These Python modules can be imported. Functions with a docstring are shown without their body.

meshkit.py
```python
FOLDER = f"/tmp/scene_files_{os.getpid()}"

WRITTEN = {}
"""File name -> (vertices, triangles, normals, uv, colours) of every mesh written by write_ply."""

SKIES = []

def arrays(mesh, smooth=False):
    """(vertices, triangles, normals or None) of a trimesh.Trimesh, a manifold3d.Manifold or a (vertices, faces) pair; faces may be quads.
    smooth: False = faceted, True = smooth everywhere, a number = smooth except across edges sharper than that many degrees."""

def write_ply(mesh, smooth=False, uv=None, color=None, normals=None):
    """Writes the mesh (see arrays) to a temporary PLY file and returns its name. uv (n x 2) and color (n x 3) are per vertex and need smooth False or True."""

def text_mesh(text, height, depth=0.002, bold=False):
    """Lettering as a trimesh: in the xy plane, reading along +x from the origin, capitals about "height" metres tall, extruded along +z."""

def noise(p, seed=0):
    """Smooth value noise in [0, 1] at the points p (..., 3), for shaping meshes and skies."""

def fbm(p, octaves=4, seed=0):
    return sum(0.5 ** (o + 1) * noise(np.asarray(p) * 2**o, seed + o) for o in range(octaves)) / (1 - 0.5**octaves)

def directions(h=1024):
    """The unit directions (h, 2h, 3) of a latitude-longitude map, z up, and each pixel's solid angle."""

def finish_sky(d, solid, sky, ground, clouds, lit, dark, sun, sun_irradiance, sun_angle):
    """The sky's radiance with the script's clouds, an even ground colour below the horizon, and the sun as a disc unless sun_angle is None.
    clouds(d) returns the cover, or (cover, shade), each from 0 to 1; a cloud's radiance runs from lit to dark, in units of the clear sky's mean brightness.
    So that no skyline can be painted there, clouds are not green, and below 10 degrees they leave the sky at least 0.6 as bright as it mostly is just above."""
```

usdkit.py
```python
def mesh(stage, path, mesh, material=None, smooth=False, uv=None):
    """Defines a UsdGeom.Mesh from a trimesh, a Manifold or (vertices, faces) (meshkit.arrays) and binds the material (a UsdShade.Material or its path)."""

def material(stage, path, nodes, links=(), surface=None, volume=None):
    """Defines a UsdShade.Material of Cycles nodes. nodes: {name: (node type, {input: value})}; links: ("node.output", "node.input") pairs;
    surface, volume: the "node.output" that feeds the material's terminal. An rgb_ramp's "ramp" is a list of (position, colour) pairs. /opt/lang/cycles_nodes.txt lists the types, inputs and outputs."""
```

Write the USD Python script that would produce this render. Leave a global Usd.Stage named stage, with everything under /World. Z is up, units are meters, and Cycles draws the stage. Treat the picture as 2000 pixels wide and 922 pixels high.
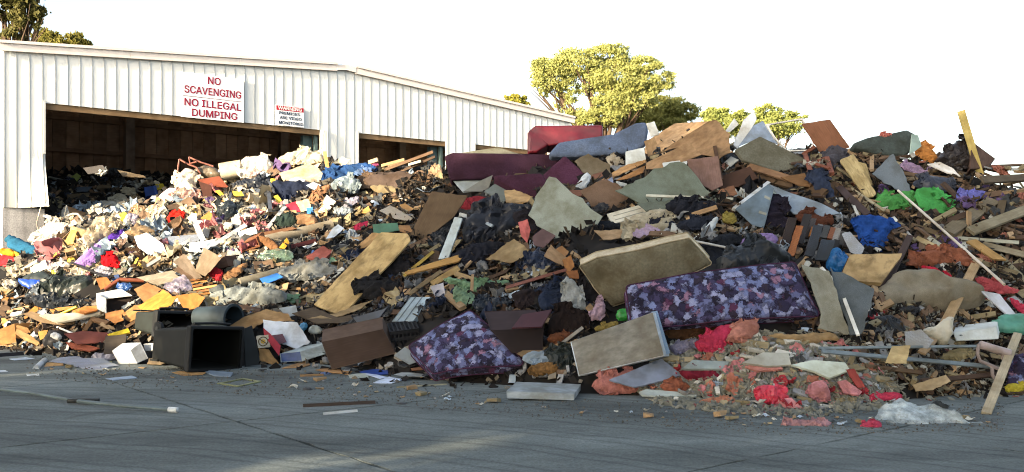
import math, random
import numpy as np, trimesh, shapely
from shapely.geometry import Polygon, LineString, box as sbox
from scipy.spatial import Delaunay
import manifold3d as m3
import usdkit, meshkit
from pxr import Usd, UsdGeom, UsdLux, UsdShade, Gf, Sdf

rng = np.random.default_rng(7)
stage = Usd.Stage.CreateInMemory()
UsdGeom.SetStageUpAxis(stage, "Z"); UsdGeom.SetStageMetersPerUnit(stage, 1.0)
UsdGeom.Xform.Define(stage, "/World"); UsdGeom.Scope.Define(stage, "/World/Looks")

# ------------------------------------------------------------------ camera, sky, sun, exposure
EYE = 1.6; F = 1850.0; HOR = 512.0
EXPOSURE = 1.7
SUN_AZ = np.array([-0.70, -0.714]); SUN_EL = math.radians(14)
SKY_STRENGTH = 0.15; SUN_INT = 1.25; SUN_COL = (1.0, 0.80, 0.54)
cam = UsdGeom.Camera.Define(stage, "/World/camera")
cam.AddTranslateOp().Set(Gf.Vec3d(0, 0, EYE)); cam.AddRotateXOp().Set(90.0)
cam.CreateHorizontalApertureAttr(36.0); cam.CreateFocalLengthAttr(F / 2000 * 36.0)
cam.CreateVerticalApertureAttr(36.0 * 922 / 2000)
cam.CreateVerticalApertureOffsetAttr((HOR - 461) / 2000 * 36.0)
cam.CreateClippingRangeAttr(Gf.Vec2f(0.1, 5000)); cam.CreateExposureAttr(EXPOSURE)
sd = np.array([SUN_AZ[0] * math.cos(SUN_EL), SUN_AZ[1] * math.cos(SUN_EL), math.sin(SUN_EL)]); sd /= np.linalg.norm(sd)
usdkit.material(stage, "/World/Looks/sky_look", {
    "s": ("sky_texture", {"sky_type": "single_scattering", "sun_disc": False, "sun_elevation": SUN_EL, "sun_rotation": math.atan2(sd[0], sd[1]), "air_density": 1.0, "aerosol_density": 3.2, "ozone_density": 1.0}),
    "veil": ("hsv", {"saturation": 0.62}), "b": ("background_shader", {"strength": SKY_STRENGTH})}, [("s.color", "veil.color"), ("veil.color", "b.color")], surface="b.background")
dome = UsdLux.DomeLight.Define(stage, "/World/sky")
UsdShade.MaterialBindingAPI.Apply(dome.GetPrim()).Bind(UsdShade.Material.Get(stage, "/World/Looks/sky_look"))
for k_, v_ in (("label", "pale overexposed evening sky over the tipping yard"), ("category", "sky"), ("kind", "structure")): dome.GetPrim().SetCustomDataByKey(k_, v_)
sun = UsdLux.DistantLight.Define(stage, "/World/sun")
sun.CreateIntensityAttr(SUN_INT); sun.CreateAngleAttr(0.5); sun.CreateNormalizeAttr(True); sun.CreateColorAttr(Gf.Vec3f(*SUN_COL))
sun.AddRotateXYZOp().Set(Gf.Vec3f(90 - math.degrees(SUN_EL), 0, math.degrees(math.atan2(sd[0], -sd[1]))))

# ------------------------------------------------------------------ materials
LIT = 1 / 1.12
def lin(h):
    h = h.lstrip("#"); c = np.array([int(h[i:i + 2], 16) / 255 for i in (0, 2, 4)])
    return np.where(c <= 0.04045, c / 12.92, ((c + 0.055) / 1.055) ** 2.4)
_mats = {}
def mat(spec):
    """'kind:hex' -> material; the hex is the thing's colour as it looks in open shade."""
    if spec in _mats: return _mats[spec]
    kind, hx = spec.split(":")
    c = np.clip(lin(hx) * LIT, 0.006, 0.80); dk = tuple(c * 0.62); lt = tuple(np.clip(c * 1.15, 0, 0.82)); c = tuple(c)
    path = f"/World/Looks/{kind}_{hx}"
    N = {"g": ("geometry", {}), "t": ("texture_coordinate", {}), "oi": ("object_info", {}),
         "dn": ("noise_texture", {"scale": 2.3, "detail": 6, "roughness": 0.65}), "dr": ("rgb_ramp", {"ramp": [(0.0, (0, 0, 0)), (0.42, (0.0, 0.0, 0.0)), (0.68, (1, 1, 1)), (1, (1, 1, 1))]}),
         "p": ("principled_bsdf", {"roughness": 0.8, "specular_ior_level": 0.25}), "dm": ("mix", {"mix_type": "mix", "color2": tuple(np.array(c) * np.array([0.55, 0.5, 0.42]))})}
    L = [("g.position", "dn.vector"), ("dn.fac", "dr.fac"), ("dr.color", "dm.fac"), ("dm.color", "p.base_color")]
    base = None; surf = "p.BSDF"
    def var(scale, a=dk, b=lt, vec=(1, 1, 1), detail=4, lo=0.3, hi=0.7):
        N["mp"] = ("mapping", {"scale": tuple(float(x) for x in vec)}); N["n"] = ("noise_texture", {"scale": scale, "detail": detail, "roughness": 0.6}); N["r"] = ("rgb_ramp", {"ramp": [(0, a), (lo, a), (hi, b), (1, b)]})
        L.extend([("t.object", "mp.vector"), ("mp.vector", "n.vector"), ("n.fac", "r.fac"), ("r.color", "dm.color1")])
    def bump(node, d, s=0.6):
        N["bp"] = ("bump", {"strength": s, "distance": d}); L.extend([(node, "bp.height"), ("bp.normal", "p.normal")])
    if kind == "wood":
        var(3.0, tuple(np.array(c) * 0.6), lt, (1.2, 22, 22), 5, 0.25, 0.75); bump("n.fac", 0.002)
    elif kind == "ply":
        var(2.4, tuple(np.array(c) * 0.42), lt, (1, 2.2, 2), 8, 0.37, 0.52); bump("n.fac", 0.002)
    elif kind == "osb":
        N["v"] = ("voronoi_texture", {"scale": 9}); N["sx"] = ("separate_color", {}); N["mp"] = ("mapping", {"scale": (1.0, 4.0, 4.0)}); N["r"] = ("rgb_ramp", {"ramp": [(0, dk), (1, lt)]})
        L.extend([("t.object", "mp.vector"), ("mp.vector", "v.vector"), ("v.color", "sx.color"), ("sx.r", "r.fac"), ("r.color", "dm.color1")])
    elif kind == "card":
        var(5, tuple(np.array(c) * 0.66), lt, (1, 2.5, 1), 7, .35, .62); bump("n.fac", 0.008, 0.6)
    elif kind in ("cloth", "carpet", "foam"):
        var({"cloth": 30, "carpet": 110, "foam": 14}[kind], tuple(np.array(c) * (0.72 if kind != "foam" else 0.55)), lt, (1, 1, 1), 6); bump("n.fac", {"cloth": 0.012, "carpet": 0.006, "foam": .04}[kind], 0.8); N["p"][1].update(roughness=0.95, specular_ior_level=0.1)
    elif kind == "paper":
        var(7, tuple(np.array(c) * 0.9), lt); N["p"][1].update(roughness=0.6)
    elif kind == "print":
        N["bk"] = ("brick_texture", {"scale": 14.0, "color1": c, "color2": tuple(np.array(c) * 0.8), "mortar": tuple(np.array(c) * 0.35), "mortar_size": 0.03, "brick_width": 0.9, "row_height": 0.16})
        L.extend([("t.object", "bk.vector"), ("bk.color", "dm.color1")]); N["p"][1].update(roughness=0.5)
    elif kind in ("bag", "plastic"):
        var(5, tuple(np.array(c) * 0.8), lt); bump("n.fac", 0.01, 0.3); N["p"][1].update(roughness=0.36 if kind == "bag" else (0.42 if sum(c) > .12 else .62), specular_ior_level=0.5 if sum(c) > .12 else .22)
        if kind == "bag" and sum(c) > 0.5:
            N["tl"] = ("translucent_bsdf", {"color": c}); N["mx"] = ("mix_closure", {"fac": 0.3}); L.extend([("p.BSDF", "mx.closure1"), ("tl.BSDF", "mx.closure2")]); surf = "mx.closure"
    elif kind == "film":
        var(9); N["p"][1].update(roughness=0.25, specular_ior_level=0.6)
        N["tr"] = ("transparent_bsdf", {"color": (0.9, 0.93, 0.95)}); N["fr"] = ("rgb_ramp", {"ramp": [(0, (0.06,) * 3), (0.42, (0.12,) * 3), (0.62, (0.38,) * 3), (1, (0.6,) * 3)]}); N["mx"] = ("mix_closure", {})
        L.extend([("n.fac", "fr.fac"), ("fr.color", "mx.fac"), ("tr.BSDF", "mx.closure1"), ("p.BSDF", "mx.closure2")]); surf = "mx.closure"
    elif kind == "metal":
        var(6, tuple(np.array(c) * 0.8), lt); N["p"][1].update(metallic=0.55, roughness=0.38, specular_ior_level=0.5)
    elif kind == "floral":
        N["n1"] = ("noise_texture", {"scale": 9.0, "detail": 5, "roughness": 0.7}); N["va"] = ("vector_math", {"math_type": "multiply_add", "vector2": (0.26, 0.26, 0.26)}); N["v"] = ("voronoi_texture", {"scale": 11.0}); N["sx"] = ("separate_color", {})
        N["r"] = ("rgb_ramp", {"interpolate": False, "ramp": [(0, (0.013, 0.011, 0.028)), (0.2, (0.07, 0.08, 0.16)), (0.36, (0.15, 0.165, 0.26)), (0.50, (0.026, 0.022, 0.055)), (0.66, (0.15, 0.085, 0.13)), (0.73, (0.016, 0.012, 0.022)), (0.82, (0.09, 0.11, 0.21)), (0.94, (0.05, 0.016, 0.04))]})
        N["n2"] = ("noise_texture", {"scale": 16, "detail": 4, "roughness": 0.6}); N["r2"] = ("rgb_ramp", {"ramp": [(0.05, (1.8, 1.75, 1.75)), (0.25, (1.2, 1.2, 1.2)), (0.42, (1.4, 1.4, 1.4)), (0.68, (0.5, 0.47, 0.5))]}); N["ml"] = ("mix", {"mix_type": "multiply", "fac": 1.0})
        L.extend([("t.object", "n1.vector"), ("n1.color", "va.vector1"), ("t.object", "va.vector3"), ("va.vector", "v.vector"), ("v.color", "sx.color"), ("sx.r", "r.fac"), ("v.distance", "r2.fac"), ("r.color", "ml.color1"), ("r2.color", "ml.color2"), ("ml.color", "dm.color1")])
        N["p"][1].update(roughness=0.9); L.remove(("dr.color", "dm.fac")); N["dm"][1]["fac"] = 0.0
    elif kind == "leaf":
        N["ri"] = ("rgb_ramp", {"ramp": [(0, tuple(np.array(c) * 0.55)), (0.6, c), (1, tuple(np.array(c) * np.array([1.5, 1.35, 1.0])))]}); L.extend([("g.random_per_island", "ri.fac"), ("ri.color", "dm.color1")])
        N["tl"] = ("translucent_bsdf", {}); N["mx"] = ("mix_closure", {"fac": 0.4}); L.extend([("ri.color", "tl.color"), ("p.BSDF", "mx.closure1"), ("tl.BSDF", "mx.closure2")]); surf = "mx.closure"
    elif kind == "mixed":   # litter whose pieces differ a little
        N["ri"] = ("rgb_ramp", {"ramp": [(0, tuple(np.array(c) * 0.4)), (0.5, c), (1, tuple(np.clip(np.array(c) * 1.7, 0, .8)))]}); L.extend([("g.random_per_island", "ri.fac"), ("ri.color", "dm.color1")])
    elif kind == "clean":
        N["dm"][1]["fac"] = 0.0; var(3, tuple(np.array(c) * 0.96), lt); L.remove(("dr.color", "dm.fac"))
    else:                   # paint
        var(3, tuple(np.array(c) * 0.88), lt); N["p"][1].update(roughness=0.5, specular_ior_level=0.4)
    _mats[spec] = usdkit.material(stage, path, N, L, surface=surf)
    return _mats[spec]

# ------------------------------------------------------------------ prims
_names = {}
def numbered(parent, name):
    k = (parent, name); n = _names.get(k, 0); _names[k] = n + 1
    return f"{parent}/{name}" if n == 0 else f"{parent}/{name}_{n:03d}"
def setop(x, M):
    """M: 4x4, columns are the axes and the origin."""
    UsdGeom.Xformable(x).AddTransformOp().Set(Gf.Matrix4d(*[float(v) for v in np.asarray(M).T.ravel()]))
def tag(p, label=None, cat=None, group=None, kind=None):
    for k, v in (("label", label), ("category", cat), ("group", group), ("kind", kind)):
        if v: p.SetCustomDataByKey(k, v)
PLACED = []                                    # (label, pixel outline) of everything set on the heap
def frame(o, x=(1, 0, 0), n=(0, 0, 1)):
    n = np.asarray(n, float) / np.linalg.norm(n); x = np.asarray(x, float); x = x - n * (x @ n); x /= np.linalg.norm(x)
    M = np.eye(4); M[:3, 0], M[:3, 1], M[:3, 2], M[:3, 3] = x, np.cross(n, x), n, o
    return M
def framex(o, x, n):
    x = np.asarray(x, float) / np.linalg.norm(x); n = np.asarray(n, float); n = n - x * (n @ x); n /= np.linalg.norm(n)
    M = np.eye(4); M[:3, 0], M[:3, 1], M[:3, 2], M[:3, 3] = x, np.cross(n, x), n, o
    return M
def loc(M, V): return (np.asarray(V) - M[:3, 3]) @ M[:3, :3]
def arr(m):
    v, f, _ = meshkit.arrays(m); return v, f
def put(path, m, material, smooth=False):
    return usdkit.mesh(stage, path, m, mat(material) if isinstance(material, str) else material, smooth).GetPrim()
MATRIX = {}
def add(name, label, parts, M=None, cat=None, group=None, kind=None, into=None):
    """parts: [(part name, mesh in local space, material, smooth[, label[, subparts]])]; one part named None makes the thing one Mesh."""
    M = np.eye(4) if M is None else M
    if into is not None:                       # a part of an earlier thing
        root = str(into.GetPath()); T = np.linalg.inv(MATRIX[root]) @ M; out = None
        for q in parts:
            pr = put(numbered(root, q[0] or name), q[1], q[2], q[3]); setop(pr, T); out = pr
            if label: tag(pr, label); label = None
        return out
    path = numbered("/World", name); MATRIX[path] = M
    if len(parts) == 1 and parts[0][0] is None:
        p = put(path, parts[0][1], parts[0][2], parts[0][3]); setop(p, M)
    else:
        p = UsdGeom.Xform.Define(stage, path).GetPrim(); setop(p, M)
        for q in parts:
            pp = numbered(path, q[0]); pr = put(pp, q[1], q[2], q[3])
            if len(q) > 4 and q[4]: tag(pr, q[4])
            if len(q) > 5:
                for s in q[5]: put(numbered(pp, s[0]), s[1], s[2], s[3])
    tag(p, label, cat or (name.replace("_", " ") if kind != "structure" else None), group, kind)
    return p

# ------------------------------------------------------------------ meshes
def bx(x0, x1, y0, y1, z0, z1):
    m = trimesh.creation.box((x1 - x0, y1 - y0, z1 - z0)); m.apply_translation(((x0 + x1) / 2, (y0 + y1) / 2, (z0 + z1) / 2)); return m
def cat_(ms): return trimesh.util.concatenate([trimesh.Trimesh(*arr(m), process=False) for m in ms])
def tube(pts, r, sides=8, caps=True):
    p = np.asarray(pts, float); t = np.gradient(p, axis=0); t /= np.linalg.norm(t, axis=1, keepdims=True) + 1e-9
    up = np.where(np.abs(t[:, 2:]) < 0.9, [0, 0, 1.0], [1.0, 0, 0]); a = np.cross(t, up); a /= np.linalg.norm(a, axis=1, keepdims=True); b = np.cross(t, a)
    r = np.broadcast_to(np.asarray(r, float), (len(p),)); an = np.arange(sides) * 2 * np.pi / sides
    v = (p[:, None] + r[:, None, None] * (np.cos(an)[None, :, None] * a[:, None] + np.sin(an)[None, :, None] * b[:, None])).reshape(-1, 3)
    i, j = np.meshgrid(np.arange(len(p) - 1), np.arange(sides), indexing="ij"); j2 = (j + 1) % sides
    q = np.stack([i * sides + j, i * sides + j2, (i + 1) * sides + j2, (i + 1) * sides + j], -1).reshape(-1, 4)
    f = np.vstack([q[:, [0, 2, 1]], q[:, [0, 3, 2]]])
    if caps:
        n = len(v); v = np.vstack([v, p[0], p[-1]]); k = np.arange(sides); e = (len(p) - 1) * sides
        f = np.vstack([f, np.stack([np.full(sides, n), k, (k + 1) % sides], 1), np.stack([np.full(sides, n + 1), e + (k + 1) % sides, e + k], 1)])
    return trimesh.Trimesh(v, f, process=False)
def prism(poly, z0, z1, vec=None):
    """polygon (n,2) from z0 up to z1 in its own plane; vec shifts the lower face"""
    P = Polygon(poly)
    if not P.is_valid: P = P.buffer(0)
    if P.geom_type != "Polygon": P = max(P.geoms, key=lambda g: g.area)
    m = trimesh.creation.extrude_polygon(P, z1 - z0); v = np.array(m.vertices); v[:, 2] += z0
    if vec is not None:
        lo = v[:, 2] < (z0 + z1) / 2; v[lo, :2] += vec
    return trimesh.Trimesh(v, m.faces, process=False)
def chaikin(p, n=2):
    p = np.asarray(p, float)
    for _ in range(n):
        q = np.roll(p, -1, 0); p = np.stack([0.75 * p + 0.25 * q, 0.25 * p + 0.75 * q], 1).reshape(-1, 2)
    return p

# ------------------------------------------------------------------ the heap as a height field
def pl(t): a = np.array(t, float); return lambda x: np.interp(x, a[:, 0], a[:, 1])
toe_y = pl([(-400, 672), (0, 680), (100, 690), (200, 700), (300, 712), (480, 714), (600, 706), (720, 722), (850, 742), (1000, 752), (1120, 768), (1250, 772), (1400, 780), (1540, 790), (1700, 786), (1850, 772), (2000, 762), (2300, 750)])
crest_y = pl([(-400, 500), (0, 490), (60, 462), (120, 428), (200, 402), (300, 378), (400, 350), (500, 332), (620, 328), (700, 338), (860, 338), (950, 325), (1050, 300), (1280, 280), (1400, 276), (1600, 292), (1750, 306), (1900, 326), (2000, 345), (2300, 400)])
crest_d = pl([(-400, 20), (0, 21), (100, 22.3), (300, 23.4), (600, 23.5), (860, 22.3), (1050, 20.7), (1400, 19.2), (1700, 18), (2000, 17), (2300, 15.5)])
C0 = np.array([-12.85, 23.9]); DW = np.array([0.774, 0.633]); NW = np.array([-0.633, 0.774])   # building corner, along the front, inward
def heap(X, Y):
    X, Y = np.broadcast_arrays(np.asarray(X, float), np.asarray(Y, float)); Ys = np.maximum(Y, 0.5)
    px = 1000 + F * X / Ys
    T = F * EYE / (toe_y(px) - HOR); C = crest_d(px); Hc = EYE + (HOR - crest_y(px)) * C / F
    s = np.clip((Y - T) / (C - T), 0, 1)
    z = Hc * (0.72 * s ** 0.8 + 0.28 * s)
    back = np.clip(1 - np.clip(Y - C, 0, None) * 0.30 / np.maximum(Hc, .1), 0.0, 1)
    z = z * back
    P = np.stack([X, Y, np.zeros_like(X)], -1)
    n = (meshkit.fbm(P * 0.9, 3, 5) - 0.5) * 0.75 + (meshkit.fbm(P * 3.1, 2, 9) - 0.5) * 0.28
    z = z + n * np.clip(s * 3.0, 0, 1) * np.clip(z, 0, 1)
    a = (X - C0[0]) * DW[0] + (Y - C0[1]) * DW[1]; w = (X - C0[0]) * NW[0] + (Y - C0[1]) * NW[1]
    zi = 2.5 + 2.1 * np.clip((w - 0.3) / 6.5, 0, 1) + n * 0.8
    ins = np.clip((w + 0.4) / 0.5, 0, 1) * np.clip((8.2 - w) / 0.4, 0, 1) * np.clip((a - 0.35) / 0.3, 0, 1) * np.clip((14 - a) / 3, 0, 1)
    z = np.where((w > 0.2) & (a < 14), np.maximum(z * np.clip(1 - w / 6, 0, 1), zi * ins), z)
    return np.maximum(np.where((Y < T) | (Y > 60), 0, z), 0)
def ray(x, y): return np.stack([(np.asarray(x, float) - 1000) / F, np.ones_like(np.asarray(x, float)), (HOR - np.asarray(y, float)) / F], -1)
TS = np.concatenate([np.arange(6.5, 34, 0.11)])
def hit(x, y):
    """distance along the ray through the photo point to heap or yard, vectorised; misses take the crest's depth"""
    x = np.atleast_1d(np.asarray(x, float)); y = np.atleast_1d(np.asarray(y, float)); d = ray(x, y)
    P = d[:, None, :] * TS[None, :, None]; z = P[..., 2] + EYE
    below = z <= heap(P[..., 0], P[..., 1]) + 1e-4
    i = np.argmax(below, 1); ok = below.any(1)
    t1 = TS[i]; t0 = TS[np.maximum(i - 1, 0)]
    for _ in range(12):
        tm = (t0 + t1) / 2; q = d * tm[:, None]; b = q[:, 2] + EYE <= heap(q[:, 0], q[:, 1]) + 1e-4
        t1 = np.where(b, tm, t1); t0 = np.where(b, t0, tm)
    return np.where(ok, t1, crest_d(x) - 0.3), ok
def pt(x, y, t): return ray(x, y) * np.asarray(t)[..., None] + [0, 0, EYE]
def hnormal(p, e=0.6):
    gx = (heap(p[0] + e, p[1]) - heap(p[0] - e, p[1])) / (2 * e); gy = (heap(p[0], p[1] + e) - heap(p[0], p[1] - e)) / (2 * e)
    n = np.array([-gx, -gy, 1.0]); return n / np.linalg.norm(n)
def nrm(el, az=0.0):
    """el: 0 upright facing the camera, 90 lying flat; az turns it to the right"""
    e, a = math.radians(el), math.radians(az); return np.array([math.cos(e) * math.sin(a), -math.cos(e) * math.cos(a), math.sin(e)])
def project(pts, n, lift, q=0.0, cap=0.7):
    pts = np.asarray(pts, float); c = pts.mean(0)
    xs = np.vstack([pts, (pts + np.roll(pts, -1, 0)) / 2, c]); t, ok = hit(xs[:, 0], xs[:, 1]); tc = t[-1]
    p0 = pt(c[0], c[1], tc)
    if n is None:
        n = hnormal(p0); n = n + np.array([0, -0.35, 0]) + rng.normal(0, 0.09, 3); n /= np.linalg.norm(n)
    d = ray(xs[:, 0], xs[:, 1]); tp = ((p0 - [0, 0, EYE]) @ n) / (d @ n)
    r = (t - lift)[ok] / tp[ok] if ok.any() else np.array([1 - lift / tc])
    k = min(1.0, np.quantile(r, q)); k = max(k, 1 - (cap + lift) / tc)
    P = d[:len(pts)] * (tp[:len(pts)] * k)[:, None] + [0, 0, EYE]
    o = P.mean(0); long = P - np.roll(P, -1, 0); ln = np.linalg.norm(long, axis=1).argmax()
    return P, n, frame(o, long[ln], n)

# ------------------------------------------------------------------ things laid on the heap by their outline
REFS = []
def note(label, pts, ref):
    PLACED.append((label, Polygon(pts).buffer(0)))
    if ref: REFS.append((ref, np.asarray(pts, float).mean(0)))
def S(name, label, pts, m, el=None, az=0, th=0.025, lift=0.04, cat=None, ref=None, edge=None, extra=None, group=None, bend=0.0, into=None):
    """a flat or slightly warped sheet or board"""
    P, n, M = project(pts, None if el is None else nrm(el, az), lift)
    V = loc(M, P)[:, :2]
    if np.cross(V[1] - V[0], V[2] - V[1]).sum() < 0: V = V[::-1]
    mk_ = m.split(':')[0]; sz_ = math.sqrt(abs(Polygon(V).area)); rg_ = {'card': .016, 'carpet': .02, 'cloth': .02, 'ply': .006, 'wood': .005, 'osb': .012, 'paint': .006, 'paper': .01, 'print': .012}.get(mk_, 0) * sz_
    if rg_ and not into:
        bc = np.array(shapely.segmentize(Polygon(V).exterior, sz_ / 7).coords)[:-1]; V = bc + rng.normal(0, rg_, bc.shape)
    m0 = prism(V, -th, 0)
    if not bend and not into and el != 88: bend = {'carpet': .035, 'card': .014, 'paper': .014, 'print': .012}.get(mk_, 0) * math.sqrt(abs(Polygon(V).area)) / .8
    if bend:
        m0 = prism(np.array(shapely.segmentize(Polygon(V).exterior, math.sqrt(abs(Polygon(V).area)) / 5).coords)[:-1], -th, 0).subdivide().subdivide(); v = np.array(m0.vertices); s = np.ptp(V[:, 0]) + 1e-6; s2 = np.ptp(V[:, 1]) + 1e-6
        ph = rng.uniform(0, 6, 2); v[:, 2] += bend * (np.cos(v[:, 0] / s * 4 + ph[0]) + 0.6 * np.cos(v[:, 1] / s2 * 5 + ph[1])); m0 = trimesh.Trimesh(v, m0.faces, process=False)
    parts = [(None, m0, m, 30 if bend else False)]
    if edge or extra:
        parts = [("panel", m0, m, False)]
        if edge: parts.append(("edge_strip", prism(np.array(Polygon(V).buffer(0.012, join_style=2).exterior.coords)[:-1], -th - 0.012, -th - 0.001), edge, False))
        if extra: parts += extra(V, M)
    note(label, pts, ref)
    return add(name, label, parts, M, cat, group, into=into)
def creases(q, r, k, aniso):
    """sharp folds: a sum of triangle waves in warped space; aniso 0..1 lines them up"""
    main = r.uniform(0, math.pi); w = np.stack([meshkit.noise(np.column_stack([q * 1.1, np.full(len(q), s)]), int(r.integers(1, 999))) for s in (0.3, 7.7)], 1) - .5; q = q + w * .9; z = 0
    for i in range(k):
        an = main + r.normal(0, 1) * (1.6 - 1.3 * aniso); f = r.uniform(.7, 1.5) * (1.45 ** i); ph = r.uniform(0, 1)
        z = z + (1 - 2 * np.abs(((q @ [math.cos(an), math.sin(an)]) * f + ph) % 1 - .5) * 2) / (f ** .85)
    return z / 1.8
def lumpmesh(V, B, fold, seed, res=420, aniso=.35, rough=.055):
    r = np.random.default_rng(seed); poly = Polygon(V).buffer(0)
    if poly.geom_type != "Polygon": poly = max(poly.geoms, key=lambda g: g.area)
    size = math.sqrt(poly.area); h = math.sqrt(poly.area / res); bc = np.array(shapely.segmentize(poly.exterior, h * 1.0).coords)[:-1]
    if rough:
        nz = lambda s: meshkit.fbm(np.column_stack([bc / size * 5, np.full(len(bc), s)]), 3, seed) - .5
        bc = bc + np.stack([nz(1.1), nz(5.3)], 1) * size * rough * 4
        poly = Polygon(bc).buffer(0)
        if poly.geom_type != "Polygon": poly = max(poly.geoms, key=lambda g: g.area)
        bc = np.array(shapely.segmentize(poly.exterior, h * 1.2).coords)[:-1]; poly = Polygon(bc)
    x0, y0, x1, y1 = poly.bounds
    gx, gy = np.meshgrid(np.arange(x0, x1, h), np.arange(y0, y1, h))
    g = np.stack([gx.ravel(), gy.ravel()], 1) + r.uniform(-.25, .25, (gx.size, 2)) * h
    dd = shapely.distance(shapely.points(g), poly.exterior); g = g[shapely.contains_xy(poly, g[:, 0], g[:, 1]) & (dd > h * 0.45)]
    p = np.vstack([bc, g]); tri = Delaunay(p).simplices; ce = p[tri].mean(1); tri = tri[shapely.contains_xy(poly, ce[:, 0], ce[:, 1])]
    a, b, c = p[tri[:, 0]], p[tri[:, 1]], p[tri[:, 2]]; cr = (b[:, 0] - a[:, 0]) * (c[:, 1] - a[:, 1]) - (b[:, 1] - a[:, 1]) * (c[:, 0] - a[:, 0]); tri[cr < 0] = tri[cr < 0][:, ::-1]
    d = shapely.distance(shapely.points(p), poly.exterior); R = max(d.max() * 0.75, 1e-4); u = np.clip(d / R, 0, 1)
    lob = .55 + .9 * meshkit.fbm(np.column_stack([p / size * 2.2, np.full(len(p), seed % 97)]), 2, seed)
    z = B * (1 - (1 - u) ** 2) ** .62 * lob
    if fold: z = z + fold * .42 * size * creases(p / size * 2.0, r, 6, aniso) * np.minimum(u * 3, 1)
    nb = len(bc); ids = np.arange(len(p)); back = np.where(ids < nb, ids, ids + len(p) - nb)
    vb = np.column_stack([p[nb:], np.minimum(z[nb:], 0) - 0.2 * B * u[nb:] - 0.012]); V3 = np.vstack([np.column_stack([p, z]), vb])
    return trimesh.Trimesh(V3, np.vstack([tri, back[tri][:, ::-1]]), process=False)
def sheet(v, f, th):
    n = len(v); V = np.vstack([v, v - [0, 0, th]]); f = np.array(f); de = np.vstack([f[:, [0, 1]], f[:, [1, 2]], f[:, [2, 0]]]); edges = np.sort(de, 1)
    u, c = np.unique(edges, axis=0, return_counts=True); b = {tuple(x) for x in u[c == 1]}; side = []
    for a_, b_ in de:
        if tuple(sorted((a_, b_))) in b: side += [[a_, a_ + n, b_ + n], [a_, b_ + n, b_]]
    return trimesh.Trimesh(V, np.vstack([f, f[:, ::-1] + n, side]), process=False)
def crumple(r, w, h, n=10, amp=.22, th=.012, curl=1.0):
    """a limp or creased sheet: ragged outline, sharp folds, one side rolled over"""
    m = max(5, int(n * h / w)); u, v = np.meshgrid(np.linspace(-.5, .5, n), np.linspace(-.5, .5, m), indexing="ij"); s = math.sqrt(w * h); sd_ = int(r.integers(1, 999))
    P = np.stack([u * 3 + sd_, v * 3, 0 * u], -1); X = u * w * (.75 + .6 * meshkit.noise(P[..., [1, 0, 2]] * .9, sd_)) + s * .30 * (meshkit.noise(P, sd_ + 1) - .5); Y = v * h * (.7 + .7 * meshkit.noise(P * .9, sd_ + 3)) + s * .30 * (meshkit.noise(P, sd_ + 2) - .5)
    Z = amp * s * creases(np.stack([u.ravel(), v.ravel()], 1) * 2.6, r, 5, .5).reshape(u.shape) + amp * s * .8 * (meshkit.noise(P * .8, sd_ + 5) - .5)
    k = curl * r.uniform(.5, 2.6) * np.clip(u + .15, 0, 1) ** 1.5; Z = Z + w * .5 * np.sin(k) * np.clip(u + .15, 0, 1); X = X - w * .5 * (1 - np.cos(k)) * np.clip(u + .15, 0, 1)
    i, j = np.meshgrid(range(n - 1), range(m - 1), indexing="ij"); t = (i * m + j).ravel(); f = np.stack([t, t + m, t + m + 1, t + 1], 1)
    return sheet(np.stack([X, Y, Z], -1).reshape(-1, 3), np.vstack([f[:, [0, 1, 2]], f[:, [0, 2, 3]]]), th)
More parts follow.
